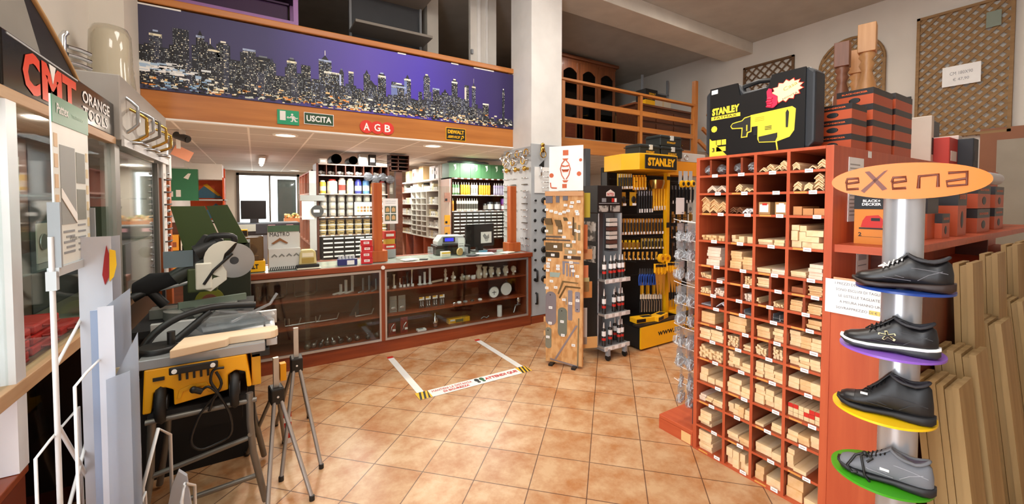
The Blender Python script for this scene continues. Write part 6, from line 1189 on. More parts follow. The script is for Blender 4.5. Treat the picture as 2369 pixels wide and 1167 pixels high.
def shoe(name, lab, z, m, solem, high=0., accent=None, lace=BLACK, toe_m=None, lining='#4a4650', mid=None, dx=0.):
    t = thing(name, lab, 'shoe', (CXS+dx*math.cos(R(-77)), CYS+dx*math.sin(R(-77)), z), -77); y0 = -.078; s = .84; H = high
    prof = [(-.150, .016, .036, .9), (-.144, .032, .052, .8), (-.125, .044, .063, .7), (-.095, .050, .070, .62), (-.065, .051, .082, .55), (-.035, .048, .100+H*.25, .45), (-.005, .044, .122+H*.6, .42), (.022, .041, .142+H, .5), (.045, .039, .138+H, .62), (.075, .037, .118+H*.9, .72), (.105, .037, .116+H*.95, .72), (.130, .034, .132+H, .62), (.145, .025, .118+H*.9, .6), (.152, .012, .08, .8)]
    part('upper', MB().loft([ring2(a*s, w_*s, .016, h*s, tp, y0) for a, w_, h, tp in prof], m), t)
    so = [(-.158, .02, .028, .040), (-.14, .043, .012, .034), (-.11, .052, .003, .027), (-.06, .055, 0, .025), (-.02, .048, .004, .026), (.03, .042, .006, .030), (.08, .043, 0, .034), (.12, .042, 0, .037), (.147, .034, .004, .042), (.160, .016, .014, .044)]
    part('sole', MB().loft([ring(a*s, w_*s, b_*s, c*s, 14, .45, y0) for a, w_, b_, c in so], solem), t)
    if mid: part('midsole_stripe', MB().loft([ring(a*s, (w_+.001)*s, (c-.008)*s, (c+.005)*s, 14, .45, y0) for a, w_, b_, c in so], mid), t)
    P = []
    for k in range(20):
        q = 2*math.pi*k/20; x = .078+.060*math.cos(q); h = .118+H*.92+.024*abs(math.cos(q))**2.2+(.004 if math.cos(q) < 0 else 0)
        P.append((x*s, y0+.029*s*math.sin(q), h*s+.001))
    part('collar', MB().tube(P, .0055, M('#2c2b2e', .6) if m != GSU else m, 8, True), t)
    c_ = (.078*s, y0, (.112+H*.9)*s); part('lining', MB().add([c_]+P, [(0, i+1, (i+1) % 20+1) for i in range(20)], M(lining, .8)), t)
    part('tongue', MB().loft([ring(a*s, w_*s, (h-.012)*s, h*s, 10, .8, y0) for a, w_, h in ((-.05, .014, .097+H*.2), (-.02, .018, .118+H*.5), (.008, .019, .142+H*.9), (.022, .014, .156+H))], m), t)
    mb = MB()
    for k in range(5):
        a = -.055+.014*k; u = (a+.065)/.08; h = (.086+.050*u+H*.75*max(0, u-.1))
        mb.tube([(a*s, y0-.024*s, (h-.006)*s), ((a+.004)*s, y0, (h+.010)*s), ((a+.008)*s, y0+.022*s, (h-.006)*s)], .0024, lace, 6)
    if m == GSU:
        mb.tube([(-.05, y0-.01, .085), (-.062, y0-.035, .078), (-.055, y0-.048, .05), (-.05, y0-.052, .02), (-.035, y0-.052, .0)], .004, lace, 6).tube([(-.05, y0-.01, .085), (-.078, y0-.03, .072), (-.10, y0-.042, .03), (-.085, y0-.05, .012), (-.07, y0-.05, .02)], .0045, lace, 6).ball((-.052, y0-.022, .085), .009, lace, n=6).tube([(-.05, y0-.02, .088), (-.03, y0-.035, .08), (-.045, y0-.042, .065)], .004, lace, 6)
    else: mb.tube([(-.048, y0-.01, .082), (-.058, y0-.03, .076), (-.035, y0-.032, .082), (-.045, y0-.012, .088)], .0026, lace, 6)
    part('laces', mb, t)
    if toe_m: part('toe_cap', MB().loft([ring2(a*s, (w_+.0012)*s, .016, (h+.0015)*s, tp, y0) for a, w_, h, tp in prof[:4]], toe_m), t)
    sm = M('#6c6a6e', .5); mb = MB()
    for pts in ([(-.085, .060), (-.05, .05), (-.01, .045), (.03, .042)], [(-.03, .085), (.0, .092), (.04, .094), (.09, .088), (.135, .08)], [(.05, .045), (.08, .07), (.12, .088)], [(-.05, .078), (-.02, .06), (.01, .052)]):
        Q = []
        for a, h in pts:
            q = min(prof, key=lambda q: abs(q[0]-a)); v = max(0, (h*s-.016)/max(.02, (q[2]*s-.016))*2-1); hw = q[1]*s*(1-v*v)**.375*(1-(1-q[3])*v**1.6) if v < 1 else .01; Q.append((a*s, y0-hw*1.01, h*s))
        mb.tube(Q, .0011, accent or sm, 5)
    part('stitching', mb, t)
    return t, y0
GSU = M('#6e7075', .85); LBK = M('#131214', .36)
zo = -.003
shoe('work_shoe', 'low black leather shoe with white laces on the blue disc', DZ[0]+zo, LBK, M('#2a1a14', .5), 0, None, PAPER, None, '#c9b29a')
t2, y0 = shoe('trainer_shoe', 'black trainer with white sole stripe and star mark on the purple disc', DZ[1]+zo, LBK, M('#2a2a2c', .5), 0, M('#3a3a3c', .5), BLACK, None, '#3a3440', PAPER, -.03)
mb = MB()
for a in range(5):
    q = R(72*a+100); L = .03 if a != 3 else .034; mb.tube([(0, y0-.0385, .062), (L*.8*math.cos(q), y0-.036, .062+L*.55*math.sin(q))], .0045, M('#e9dca8', .5), 6)
for a in range(5):
    q = R(72*a+100); L = .026; mb.tube([(0, y0-.0415, .062), (L*.8*math.cos(q), y0-.039, .062+L*.55*math.sin(q))], .003, BLACK, 6)
part('star_mark', mb, t2, 'cream outlined star mark')
t2, y0 = shoe('ankle_boot', 'black ankle boot with white lace tip on the yellow disc', DZ[2]+zo, M('#111113', .5), M('#141416', .6), .035, M('#2c2c2e', .6), BLACK, M('#161618', .35), '#2a282c', None, -.036)
part('lace_tip', B(-.062, y0-.042, .066, -.042, y0-.038, .073, PAPER), t2)
t2, y0 = shoe('suede_shoe', 'grey suede shoe with black laces on the green disc', DZ[3]+zo, GSU, M('#1e1e20', .5), 0, M('#9a9aa0', .6), BLACK, None, '#5a5262', None, -.03)
part('woven_tag', B(-.01, y0-.040, .052, .015, y0-.037, .06, PAPER), t2)
# ================================================================ RIGHT WALL
LAT = wood('#8a6a42', '#9c7a50', 'x', rough=.7); LATD = wood('#5c4228', '#6e5234', 'x', rough=.7)
def lattice(lab, y1, y0, z0, z1, m, arch=False, pitch=.09, sw=.022):   # on the right wall, facing -X ; local x runs towards the viewer side (-Y)
    t = thing('garden_trellis', lab, 'trellis', (XW-.05, y1, z0), -90); W = y1-y0; H = z1-z0; fr = MB(); rw = W/2
    top = lambda x: H if not arch else (H-rw)+math.sqrt(max(0, rw*rw-(x-rw)**2))
    fr.box(0, -.01, 0, .035, .03, H if not arch else H-rw, m).box(W-.035, -.01, 0, W, .03, H if not arch else H-rw, m).box(0, -.01, 0, W, .03, .035, m)
    if arch: fr.tube([(rw-rw*.97*math.cos(a*math.pi/16), .01, H-rw+rw*.97*math.sin(a*math.pi/16)) for a in range(17)], .02, m, 6)
    else: fr.box(0, -.01, H-.035, W, .03, H, m)
    part('frame', fr, t)
    for s, yy in ((1, 0), (-1, .01)):
        mb = MB(); c = -H if s > 0 else 0
        while c < (W if s > 0 else W+H):
            pts = []
            for k in range(61):
                z = H*k/60; x = c+z if s > 0 else c-z
                if 0.01 <= x <= W-.01 and z <= top(x)-.01: pts.append((x, z))
            if len(pts) > 2: (xa, za), (xb, zb) = pts[0], pts[-1]; d = sw*.707/1; mb.prism([(xa-s*d*.7, za+d*.7), (xa+s*d*.7, za-d*.7), (xb+s*d*.7, zb-d*.7), (xb-s*d*.7, zb+d*.7)], yy, yy+.009, m)
            c += pitch
        part('slats', mb, t)
    return t
lattice('small dark wooden trellis high on the right wall behind the drill case', 4.49, 3.60, 3.35, 4.22, LATD, pitch=.15, sw=.018)
lattice('arched wooden trellis on the right wall behind the balusters', 3.22, 2.34, 2.6, 4.25, LAT, True, .12, .023)
lattice('largest rectangular wooden trellis on the right wall with price sign', 2.0, 1.09, 2.5, 4.24, LAT, pitch=.125, sw=.028)
for y1, z1, w_, h_, a, b_, lab in ((1.72, 3.46, .36, .27, 'CM 180X90', '€ 47,90', 'white price sign reading CM 180X90 on the large trellis'), (3.0, 3.35, .30, .25, 'CM 180X90', '€ 58,90', 'white price sign on the arched trellis behind the balusters')):
    t = thing('price_sign', lab, 'sign', (XW-.075, y1, z1-h_), -90); part('sheet', B(0, 0, 0, w_, .003, h_, PAPER), t); part('lettering', MB().text(a, w_/2, h_*.62, w_*.6, h_*.16, M('#8a8a90', .6), 0, .01).text(b_, w_/2, h_*.3, w_*.42, h_*.17, M('#8a8a90', .6), 0, .01), t)
t = thing('wall_tag', 'small grey green label in the upper part of the large trellis', 'label', (XW-.075, 1.33, 3.87), -90); part('card', B(0, 0, 0, .13, .003, .2, M('#7f8a7c', .6)), t)
t = thing('wall_bracket', 'black metal arm bracket on the wall left of the large trellis', 'bracket', (XW-.02, 2.1, 3.05)); part('arm', MB().tube([(0, .0, 0), (-.3, .05, .02), (-.5, .1, -.03)], .02, BLACK).tube([(-.1, 0, 0), (-.25, .04, -.2)], .012, BLACK), t); part('wall_plate', B(-.01, -.05, -.1, .02, .05, .1, BLACK), t)
t = tag(link('door_1', None), kind='structure'); part('door_frame', B(XW-.06, .2, 0, XW, 1.35, 2.56, M('#8d5a3c', .6)), t); part('door_panel', B(XW-.075, .3, 0, XW-.06, 1.2, 2.4, M('#9a9080', .6)), t)
# ================================================================ LEFT GLAZED CASE
WW = wood('#b78d66', '#c9a27a', 'x', rough=.5); t = thing('glass_display_case', 'tall glass display case with pale wooden rails along the left wall', 'display case', (-.65, 1.62, 0), 90); L = 2.58
part('lower_cabinet', B(.33, .012, 0, L, .36, .06, CHERRYD), t)
part('back_panel', B(.0, .37, .0, L, .385, 1.93, M('#6d4a3a', .5)), t); part('lower_floor', B(.33, .02, .06, L, .37, .08, wood('#8a3a20', '#9a4426', 'x')), t); part('shelf', B(.02, .04, .985, L, .36, 1.0, M('#8a7868', .4)), t)
for z in (1.33, 1.62): part('glass_shelf', B(.04, .06, z, L-.02, .35, z+.008, GLASS('#cfe0d8', .3, .1, 'shelf_glass')), t)
part('top_rail', B(-.3, -.01, 1.915, 1.44, .03, 1.955, WW).box(-.3, .03, 1.94, 1.44, .37, 1.955, WW), t, bev=.003); part('lower_rail', B(-.3, -.015, .985, L, .03, 1.035, WW), t, bev=.003)
WP = M('#dedcde', .35)
part('corner_post', B(.26, -.012, .752, .325, .03, .985, WP).box(.26, -.012, 1.035, .325, .03, 1.915, WP), t, 'white corner post'); part('middle_post', B(1.40, -.012, 1.035, 1.49, .03, 1.915, M('#8a857d', .4, .4)), t); part('end_post', B(L-.04, -.012, 1.035, L, .03, 1.90, M('#7a756f', .4, .4)), t)
part('glass_pane', B(.325, .004, 1.035, 1.40, .009, 1.915, GL), t); part('glass_pane', B(1.49, .004, 1.035, L-.04, .009, 1.90, GLASS('#e0e8e4', .42)), t); part('glass_pane', B(.335, .006, .08, 1.4, .010, .985, GLASS('#b8a498', .2)), t); part('glass_pane', B(-.3, .004, 1.035, .26, .009, 1.915, GL), t)
part('lower_panel', B(1.4, .006, .08, L, .012, .985, M('#141110', .35)), t)
for x in (.5, 1.2): part('shelf_upright', B(x, .35, 1.035, x+.05, .37, 1.9, ORANGE), t)
rs = random.Random(9)
for i in range(7):
    z = (1.001, 1.041, 1.081)[i % 3]; y = 2.05+.27*(i//3)+.01*(i % 3)
    t2 = thing('red_tool_case', ('lowest red plastic tool case in the front pile inside the case', 'middle red plastic tool case in the front pile inside the case', 'top red plastic tool case in the front pile inside the case', 'lowest red tool case in the second pile inside the case', 'middle red tool case in the second pile inside the case', 'top red tool case in the second pile inside the case', 'single red tool case at the far end of the glass case shelf')[i], 'tool case', (-.74, y, z), 90); part('case', B(0, 0, 0, .24, .17, .036, M('#d42018', .4)), t2, bev=.008); part('handle', MB().tube([(.07, 0, .018), (.08, -.02, .018), (.16, -.02, .018), (.17, 0, .018)], .006, M('#b01812', .4), 6), t2)
for i in range(16):
    s = (1.339, 1.629, 1.001)[i % 3]; y = 2.0+.26*(i//3)+.07*(i % 2)
    if i % 3 == 2 and y < 3.0: continue
    c = ('#8a8f92', '#b8b2a4', '#3a3f44', '#a8623a', '#c9c6bc', '#54606a')[rs.randrange(6)]
    t2 = thing('tool_package', ('grey blade pack', 'tall router bit pack', 'small saw blade pack')[i % 3]+' standing in the glass display case', 'package', (-.76-.1*(i % 2), y, s), 90, 'packs on the glass case shelves'); part('card', B(0, .02, 0, .1, .025, .17, M(c, .5)), t2); part('blade', MB().lathe([(.035, -.004), (.035, 0)], (.05, .018, .09), STEEL, 16, 'y'), t2)
# sign above
t = thing('brand_sign', 'black CMT ORANGE TOOLS sign on top of the glass display case', 'sign', (-.645, 1.62, 1.956), 90)
part('sign_plate', B(.27, 0, 0, 1.44, .03, .178, M('#120c0a', .2)), t, bev=.005); part('edge_strip', B(.30, -.002, .166, .9, .0, .172, LGREY), t)
CM = M('#e03c14', .35)
part('lettering', MB().text('C', .46, .085, .13, .145, CM, -.001, .05).text('M', .63, .085, .18, .14, CM, -.001, .05).text('T', .80, .085, .15, .14, CM, -.001, .05), t, 'large orange letters'); part('white_wedge', MB().prism([(.60, .158), (.66, .158), (.63, .09)], -.004, -.0022, WHITE), t)
part('small_lettering', MB().text('ORANGE', 1.15, .118, .40, .055, PAPER, -.001, .02).text('TOOLS', 1.13, .048, .36, .055, PAPER, -.001, .02), t, 'small white letters')
# curved dark panel above
t = thing('curved_display_panel', 'dark arched panel with tan edge leaning on top of the display case', 'panel', (-.72, 1.75, 1.957), 90)
arc = [(0, .0), (.05, .5), (.25, .95), (.45, 1.1)]; P = [(-.6, 0), (1.28, 0)]+[(1.28-.012*k*k*.9-.03*k, .02+.062*k) for k in range(1, 12)]+[(-.6, .75)]
part('panel', MB().prism(P, 0, .02, M('#1d1b1a', .5)), t); Q = [P[i] for i in range(1, 13)]; part('edge_band', MB().tube([(a, -.0, b_) for a, b_ in Q], .012, M('#c09a68', .5), 8), t)
part('grey_panel', MB().prism([(-.6, .05), (.78, .03), (.42, .5), (.15, .72), (-.6, .74)], -.01, -.001, M('#8f8c84', .6)), t)
# grey metal hood with handles
t = thing('handle_display_box', 'grey metal box with chrome and brass pull handles on the left wall', 'display box', (-.62, 3.07, 1.94), 90); L = 1.38
part('box', B(0, 0, 0, L, .40, .36, M('#a09c96', .45)), t, bev=.006); part('white_strip', B(0, -.012, -.03, L, .0, .01, M('#c9c9c9', .4)), t)
for i, (x, z, h, m, b_) in enumerate(((.12, .06, .20, STEEL, .05), (.20, .01, .2, BRASS, .075), (.42, .07, .17, STEEL, .07), (.52, .05, .19, M('#7d776e', .3, .8), .085), (.80, .05, .19, BRASS, .08), (.92, .03, .17, BRASS, .09), (1.08, .05, .15, STEEL, .07))):
    part('pull_handle', MB().tube([(x, 0, z)]+[(x, -b_*min(1, math.sin(math.pi*k/8)*1.5), z+h*k/8) for k in range(1, 8)]+[(x, 0, z+h)], .009, m, 10), t)
for x in (.18, .55, .95): part('lever_handle', MB().tube([(x, 0, -.01+.02), (x, -.05, .01), (x+.12, -.055, .01)], .011, STEEL, 8), t)
t = thing('support_column', 'dark narrow support below the grey metal handle box', 'support', (-1.04, 3.2, 0)); part('column', B(0, 0, 0, .025, 1.2, 1.94, DGREY), t)
t = thing('chrome_hook_rack', 'comb shaped chrome hook rack standing on the grey metal box', 'hook rack', (-.93, 3.42, 2.301), 60)
mb = MB().tube([(0, 0, 0), (0, 0, .26), (.02, 0, .29)], .016, CHROME)
for k in range(5): mb.tube([(.02, 0, .03+.045*k), (.1, 0, .035+.045*k), (.16, 0, .03+.045*k)], .013, CHROME)
part('hooks', mb, t); part('base_plate', B(-.03, -.03, 0, .18, .03, .008, CHROME), t)
t = thing('wrapped_roll', 'tall white roll wrapped in clear plastic on the grey metal box', 'roll', (-.85, 4.0, 2.301)); part('roll', MB().lathe([(.10, 0), (.10, .46), (.08, .50), (.03, .51)], (0, 0, 0), M('#d9d2c4', .5), 20), t); part('plastic_wrap', MB().lathe([(.14, 0), (.118, .3), (.112, .48), (.09, .53), (.03, .545)], (0, 0, 0), GLASS('#efece4', .3, .3, 'wrap', '#e0dccf'), 16), t)
# post with white cap, small hardware board
t = thing('wooden_post', 'orange brown wooden post with white metal cap left of the green display', 'post', (-.655, 4.50, 0)); part('post', B(-.045, -.045, .0, .045, .045, 1.80, POST), t, bev=.003); part('metal_cap', B(-.05, -.05, 1.80, .05, .05, 2.0, M('#dcdad6', .4)), t, bev=.004); part('pipe_elbow', MB().tube([(0, 0, 2.0), (0, 0, 2.08), (-.03, 0, 2.13), (-.1, 0, 2.15)], .04, STEEL), t)
t = thing('hook_sample_board', 'narrow white board of small hooks beside the wooden post', 'sample board', (-.62, 4.26, 1.0), 90); part('board', B(0, 0, 0, .13, .01, .92, WHITE), t); mb = MB()
for k in range(8): mb.tube([(.02, 0, .08+.1*k), (.06, -.03, .08+.1*k), (.12, -.03, .085+.1*k)], .007, DGREY, 6).ball((.07, -.02, .13+.1*k), .014, STEEL, n=6)
part('hooks', mb, t); part('support', B(.03, .01, -1.0, .08, .03, 0, DGREY), t)
# ================================================================ POSTER STAND AND PLASTIC SHEETS
RW = M('#d9dadb', .35)
t = thing('poster_stand', 'white wire stand holding the green and white product poster', 'stand', (-.50, 1.70, 0), 90)
part('pole', MB().cyl((0, 0, 0.02), (0, 0, 1.50), .0065, RW), t); part('clamp', B(-.009, -.011, 1.345, .012, .011, 1.40, LGREY), t)
part('tray', B(0, -.015, 1.385, .33, .01, 1.41, LGREY).box(.0, -.02, 1.41, .012, .006, 1.6, GREY).box(.30, -.02, 1.41, .312, .006, 1.58, GREY), t)
part('cross_wires', MB().tube([(0, 0, .95), (.75, 0, .0)], .006, RW, 8).tube([(0, 0, .62), (.45, 0, .95)], .005, RW, 8).tube([(0, 0, 1.12), (.55, .0, 1.35)], .0045, RW, 8), t)
part('foot', MB().tube([(-.2, 0, .01), (.3, 0, .01)], .01, RW, 8).tube([(0, -.2, .01), (0, .08, .01)], .01, RW, 8), t)
t = thing('product_poster', 'green and white printed product poster on the wire stand', 'poster', (-.50, 1.705, 1.412), 90)
part('sheet', B(0, -.008, 0, .30, -.004, .50, M('#dde0da', .4)), t); part('green_header', B(0, -.010, .42, .30, -.008, .50, M('#3f7f5c', .4)), t)
mb = MB().text('Pattex', .075, .465, .09, .03, PAPER, -.010, .02).text('TRAPANO', .2, .46, .1, .01, M('#a9c9b4', .5), -.010, 0)
mb.quad(.05, .12, .17, .36, -.008, M('#8f9290', .5)).prism([(.05, .2), (.17, .12), (.17, .15), (.05, .23)], -.011, -.0095, PAPER)
for k in range(2): mb.quad(.18, .25-.12*k, .26, .35-.12*k, -.008, M('#7d8078', .5))
for k in range(6): mb.quad(.01, .05+.06*k, .035, .09+.06*k, -.008, M('#d8b890', .5)).quad(.27, .05+.055*k, .29, .08+.055*k, -.008, M('#d8c8a0', .5))
for k in range(5): mb.quad(.06+.02*(k % 2), .03+.016*k, .15, .037+.016*k, -.008, GREY).quad(.18, .03+.02*k, .25, .036+.02*k, -.008, GREY)
mb.text('Pattex', .14, .075, .06, .016, M('#5a5a5a', .5), -.008, 0)
part('print', mb, t)
def sheet(lab, X0, X1, Y, z, cat='plastic sheet', dx=.0, m=ACR, th=.004, rz=0, name='plastic_sheet'):
    t = thing(name, lab, cat, (X0, Y, 0), rz); part('sheet', MB().prism([(0, .03), (X1-X0, .03), (X1-X0+dx, z), (dx, z)], 0, th, m), t); return t
WS1 = M('#c3c7d2', .25); WS2 = M('#b9bec9', .25)
def corner(px, py, Y): return on('y', Y, px, py)
a, b_ = corner(178, 550, 1.90), corner(270, 532, 1.98)
t = sheet('tall white plastic sheet with red and yellow bird sticker', a.x, b_.x, 1.90, a.z, m=WS1, rz=12)
t3 = part('bird_sticker', MB().prism([(.068, a.z-.03), (.074, a.z-.06), (.072, a.z-.14), (.062, a.z-.165), (.056, a.z-.13), (.062, a.z-.07)], -.004, 0, M('#9a1f24', .4)).prism([(.075, a.z-.045), (.090, a.z-.05), (.092, a.z-.10), (.084, a.z-.14), (.073, a.z-.155), (.074, a.z-.1)], -.004, 0, M('#e8b818', .4)), t)
for i, (px0, py0, px1, py1, Y, lab, m) in enumerate(((186, 556, 276, 545, 1.96, 'second tall white plastic sheet just behind the one with the sticker', WS2), (208, 720, 240, 718, 1.80, 'narrow blue grey plastic sheet in the middle of the rack', M('#8d9db8', .25)), (236, 716, 300, 668, 1.84, 'clear plastic sheet with cut upper edge', ACR), (225, 712, 262, 708, 1.78, 'narrow white plastic sheet beside the blue grey one', WS1), (262, 880, 318, 770, 1.80, 'greyish clear plastic sheet with brown paper behind it', ACR), (245, 880, 300, 860, 1.75, 'low clear plastic sheet at the front of the rack', ACR))):
    a, b_ = corner(px0, py0, Y), corner(px1, py1, Y)
    t = thing('plastic_sheet', lab, 'plastic sheet', (a.x, Y, 0), 4); part('sheet', MB().prism([(0, .03), (b_.x-a.x, .03), (b_.x-a.x, b_.z), (0, a.z)], 0, .005, m), t)
p = corner(262, 880, 1.83); q = corner(318, 960, 1.83)
solo('brown_paper', B(0, 0, 0, q.x-p.x, .004, .17, M('#c8b48c', .6)), 'brown paper piece seen behind the clear plastic sheet', 'paper', (p.x, 1.83, q.z))
solo('grey_sheet', MB().prism([(0, .03), (.13, .03), (.11, .84), (.02, .88)], 0, .006, M('#6f747c', .35)), 'dark grey plastic sheet at the right end of the sheet rack', 'plastic sheet', (-.47, 1.88, 0), 6)
t = thing('wire_sheet_rack', 'white wire rack holding the plastic sheets on the floor', 'wire rack', (-.52, 1.62, 0)); mb = MB()
for i, (x, h) in enumerate(((.0, .9), (.08, 1.08), (.16, .55), (.24, .4))): mb.tube([(x, .0, .02), (x, .0, h), (x+.012, .05, h+.02), (x+.012, .28, h+.02), (x+.012, .3, .02)], .004, RW, 8)
mb.tube([(-.02, 0, .02), (.45, 0, .02)], .006, RW).tube([(-.02, .3, .02), (.45, .3, .02)], .006, RW)
part('wire_frame', mb, t)
for i, (px, py, px1, py1, Y, lab) in enumerate(((366, 992, 330, 1130, 1.95, 'tall pointed white wire divider at the front of the sheet rack'), (428, 1120, 420, 1160, 1.95, 'low pointed white wire divider near the saw leg'))):
    a, b_ = corner(px, py, Y), corner(px1, py1, Y)
    solo('wire_divider', MB().tube([(b_.x-a.x, 0, .02-0), (b_.x-a.x, 0, b_.z), (0, 0, a.z), (.012, .15, a.z-.1), (.012, .15, .02)], .006, RW, 8).tube([(b_.x-a.x, 0, .025), (.012, .15, .025)], .006, RW), lab, 'wire divider', (a.x, Y, 0))
solo('folded_sheet', MB().prism([(-.06, .03), (.12, .03), (.075, .52), (.05, .55), (.03, .50)], 0, .02, M('#a9acb4', .3)), 'crumpled white plastic sheet standing by the wire divider', 'plastic sheet', (corner(370, 1050, 2.0).x, 2.02, 0))
t = thing('low_cabinet', 'low dark red wooden cabinet corner at the bottom left', 'cabinet', (-.645, 1.20, 0), 90); part('body', B(0, 0, 0, .735, .35, .725, wood('#6d2a16', '#7d3218', 'x')), t); part('top', B(-.01, -.006, .725, .745, .35, .75, CHERRY), t, bev=.004)
# ================================================================ TABLE SAW
t = thing('table_saw', 'yellow table saw with grey top and wheels on a folding stand', 'table saw', (-.45, 2.38, 0))
TG = M('#9fa1a2', .35, .5); part('table_top', B(0, 0, .855, .48, .50, .90, TG), t, bev=.004); part('extension_table', B(.485, .06, .86, .535, .48, .895, M('#b4b6b8', .35, .4)), t, bev=.003)
zc = lambda z: .855-(.855-z)*.56
BP = [(.02, .855), (.40, .855), (.42, .56), (.40, .56), (.395, .70), (.355, .73), (.325, .70), (.325, .57), (.12, .53), (.12, .66), (.09, .69), (.05, .66), (.04, .50), (.01, .50)]
bd_ = part('body', MB().prism([(x, zc(z)) for x, z in BP], .0, .42, YELD), t, bev=.006)
mb = MB()
for k in range(5): mb.box(.14+.026*k, -.008, .785, .149+.026*k, .001, .842, BLACK)
mb.box(.05, -.008, .80, .09, .001, .815, BLACK); part('air_vents', mb, bd_)
part('body_panel', MB().prism([(.13, .70), (.14, .74), (.18, .755), (.24, .755), (.26, .72), (.30, .715), (.30, .71), (.25, .705), (.23, .74), (.19, .74), (.155, .73), (.145, .70)], -.006, .001, M('#d89a10', .4)), bd_, bev=.003)
part('side_panel', B(.42, .03, .68, .46, .36, .84, M('#c98f10', .45)).box(.42, .03, .82, .50, .3, .855, BLACK), t, bev=.004)
for x in (.05, .325): part('wheel', MB().lathe([(.03, -.018), (.08, -.018), (.092, 0), (.08, .018), (.03, .018)], (x+.025, .03, .685), M('#121212', .6), 26, 'x').lathe([(.035, -.022), (.035, .022)], (x+.025, .03, .685), DGREY, 14, 'x'), t)
part('rail_bracket', B(.11, -.042, .825, .29, -.03, .86, BLACK).box(.12, -.03, .83, .28, .0, .85, BLACK), t, bev=.006)
part('bracket_bolts', MB().lathe([(.010, -.004), (.010, 0)], (.13, -.042, .842), PAPER, 14, 'y').lathe([(.010, -.004), (.010, 0)], (.27, -.042, .842), PAPER, 14, 'y'), t)
LEGM = M('#77736c', .4, .5)
part('frame_bar', MB().tube([(.02, .0, .62), (.44, .0, .62)], .013, LEGM).tube([(.02, .45, .62), (.44, .45, .62)], .013, LEGM).box(.03, .0, .62, .4, .43, .655, BLACKM), t)
for yy in (.0, .45):
    part('leg', MB().tube([(.41, yy, .66), (.41, yy, .52), (.42, yy+.04, .34), (.47, yy+.12, .02)], .016, LEGM), t)
    part('leg', MB().tube([(.04, yy+.02, .64), (.02, yy+.06, .34), (-.03, yy+.12, .02)], .016, LEGM), t)
part('stretcher', MB().tube([(.02, .06, .34), (.42, .04, .42)], .013, LEGM).tube([(-.01, .1, .15), (.45, .1, .18)], .013, LEGM).tube([(.41, .0, .45), (.41, .45, .45)], .012, LEGM), t)
part('dark_underframe', B(.06, .36, .38, .37, .39, .62, BLACKM).box(.40, .2, .36, .43, .24, .62, BLACKM), t)
cord = [(.31, -.01, .81), (.27, -.02, .81), (.26, -.03, .76), (.285, -.03, .70), (.25, -.02, .66), (.21, -.02, .60), (.18, -.02, .50), (.21, -.02, .45), (.27, -.01, .45), (.33, -.01, .48), (.33, -.02, .58), (.29, -.03, .69), (.25, -.03, .74), (.22, -.02, .72)]
def smooth(P, n=4):
    out = []; P = [Vector(p) for p in P]
    for i in range(len(P)-1):
        p0, p1, p2, p3 = P[max(0, i-1)], P[i], P[i+1], P[min(len(P)-1, i+2)]
        for k in range(n):
            u = k/n; out.append(.5*((2*p1)+(p2-p0)*u+(2*p0-5*p1+4*p2-p3)*u*u+(3*p1-p0-3*p2+p3)*u**3))
    return out+[P[-1]]
c = part('power_cord', MB().tube(smooth(cord), .006, BLACK, 8).tube(smooth([(.28, -.02, .80), (.30, -.025, .74), (.27, -.025, .68), (.25, -.02, .62)]), .006, BLACK, 8), t); part('plug', MB().cyl((.225, -.02, .72), (.20, -.025, .735), .014, BLACK).ball((.195, -.025, .737), .016, BLACK, n=8), c)
part('rip_fence', B(-.04, .50, .862, .55, .53, .94, M('#c2c2c0', .35, .4)), t, 'pale aluminium fence', bev=.003); part('rail', B(.0, .56, .875, .54, .60, .905, M('#b0b1b0', .35, .5)), t)
part('saw_blade', MB().lathe([(.10, -.0015), (.10, .0015)], (.20, .30, .87), STEEL, 30, 'y'), t)
part('riving_bracket', MB().tube([(.10, .24, .905), (.18, .28, .97), (.24, .3, 1.02)], .02, BLACK), t); part('blade_guard', MB().prism([(.16, .96), (.26, 1.02), (.46, .98), (.52, .92), (.22, .905)], .27, .33, GLASS('#cfd4d6', .35, .18, 'guard')), t)
part('guard_arm', MB().tube(smooth([(-.04, .20, .76), (-.02, .22, .9), (.08, .26, 1.0), (.24, .30, 1.04), (.44, .34, 1.02)]), .017, BLACK, 10), t)
part('mitre_gauge', MB().lathe([(.075, 0), (.08, .015), (.07, .025)], (.05, .12, .901), BLACK, 24).cyl((.10, .12, .92), (.10, .12, .985), .016, BLACK), t)
t = thing('plywood_board', 'thick pale wooden board lying on the front of the table saw', 'board', (-.335, 2.338, .901), 0)
part('board', MB().flat([(0, 0), (.2, .055), (.21, .065), (.215, .088), (.39, .085), (.41, .095), (.425, .12), (.424, .18), (.41, .195), (.03, .192)], .0, .038, wood('#dcc09c', '#e8cfae', 'x', rough=.6, s=.4)), t, bev=.004)
t = thing('clear_guard', 'loose clear plastic blade guard lying on the table saw', 'blade guard', (-.12, 2.62, .915), 12); part('guard', MB().at(rx=8).box(-.12, 0, .02, .2, .07, .026, BAG).box(-.1, .05, .03, .22, .10, .036, BAG).tube([(.0, 0, .05), (.2, .08, .09), (.24, .1, .14)], .008, BAG), t)
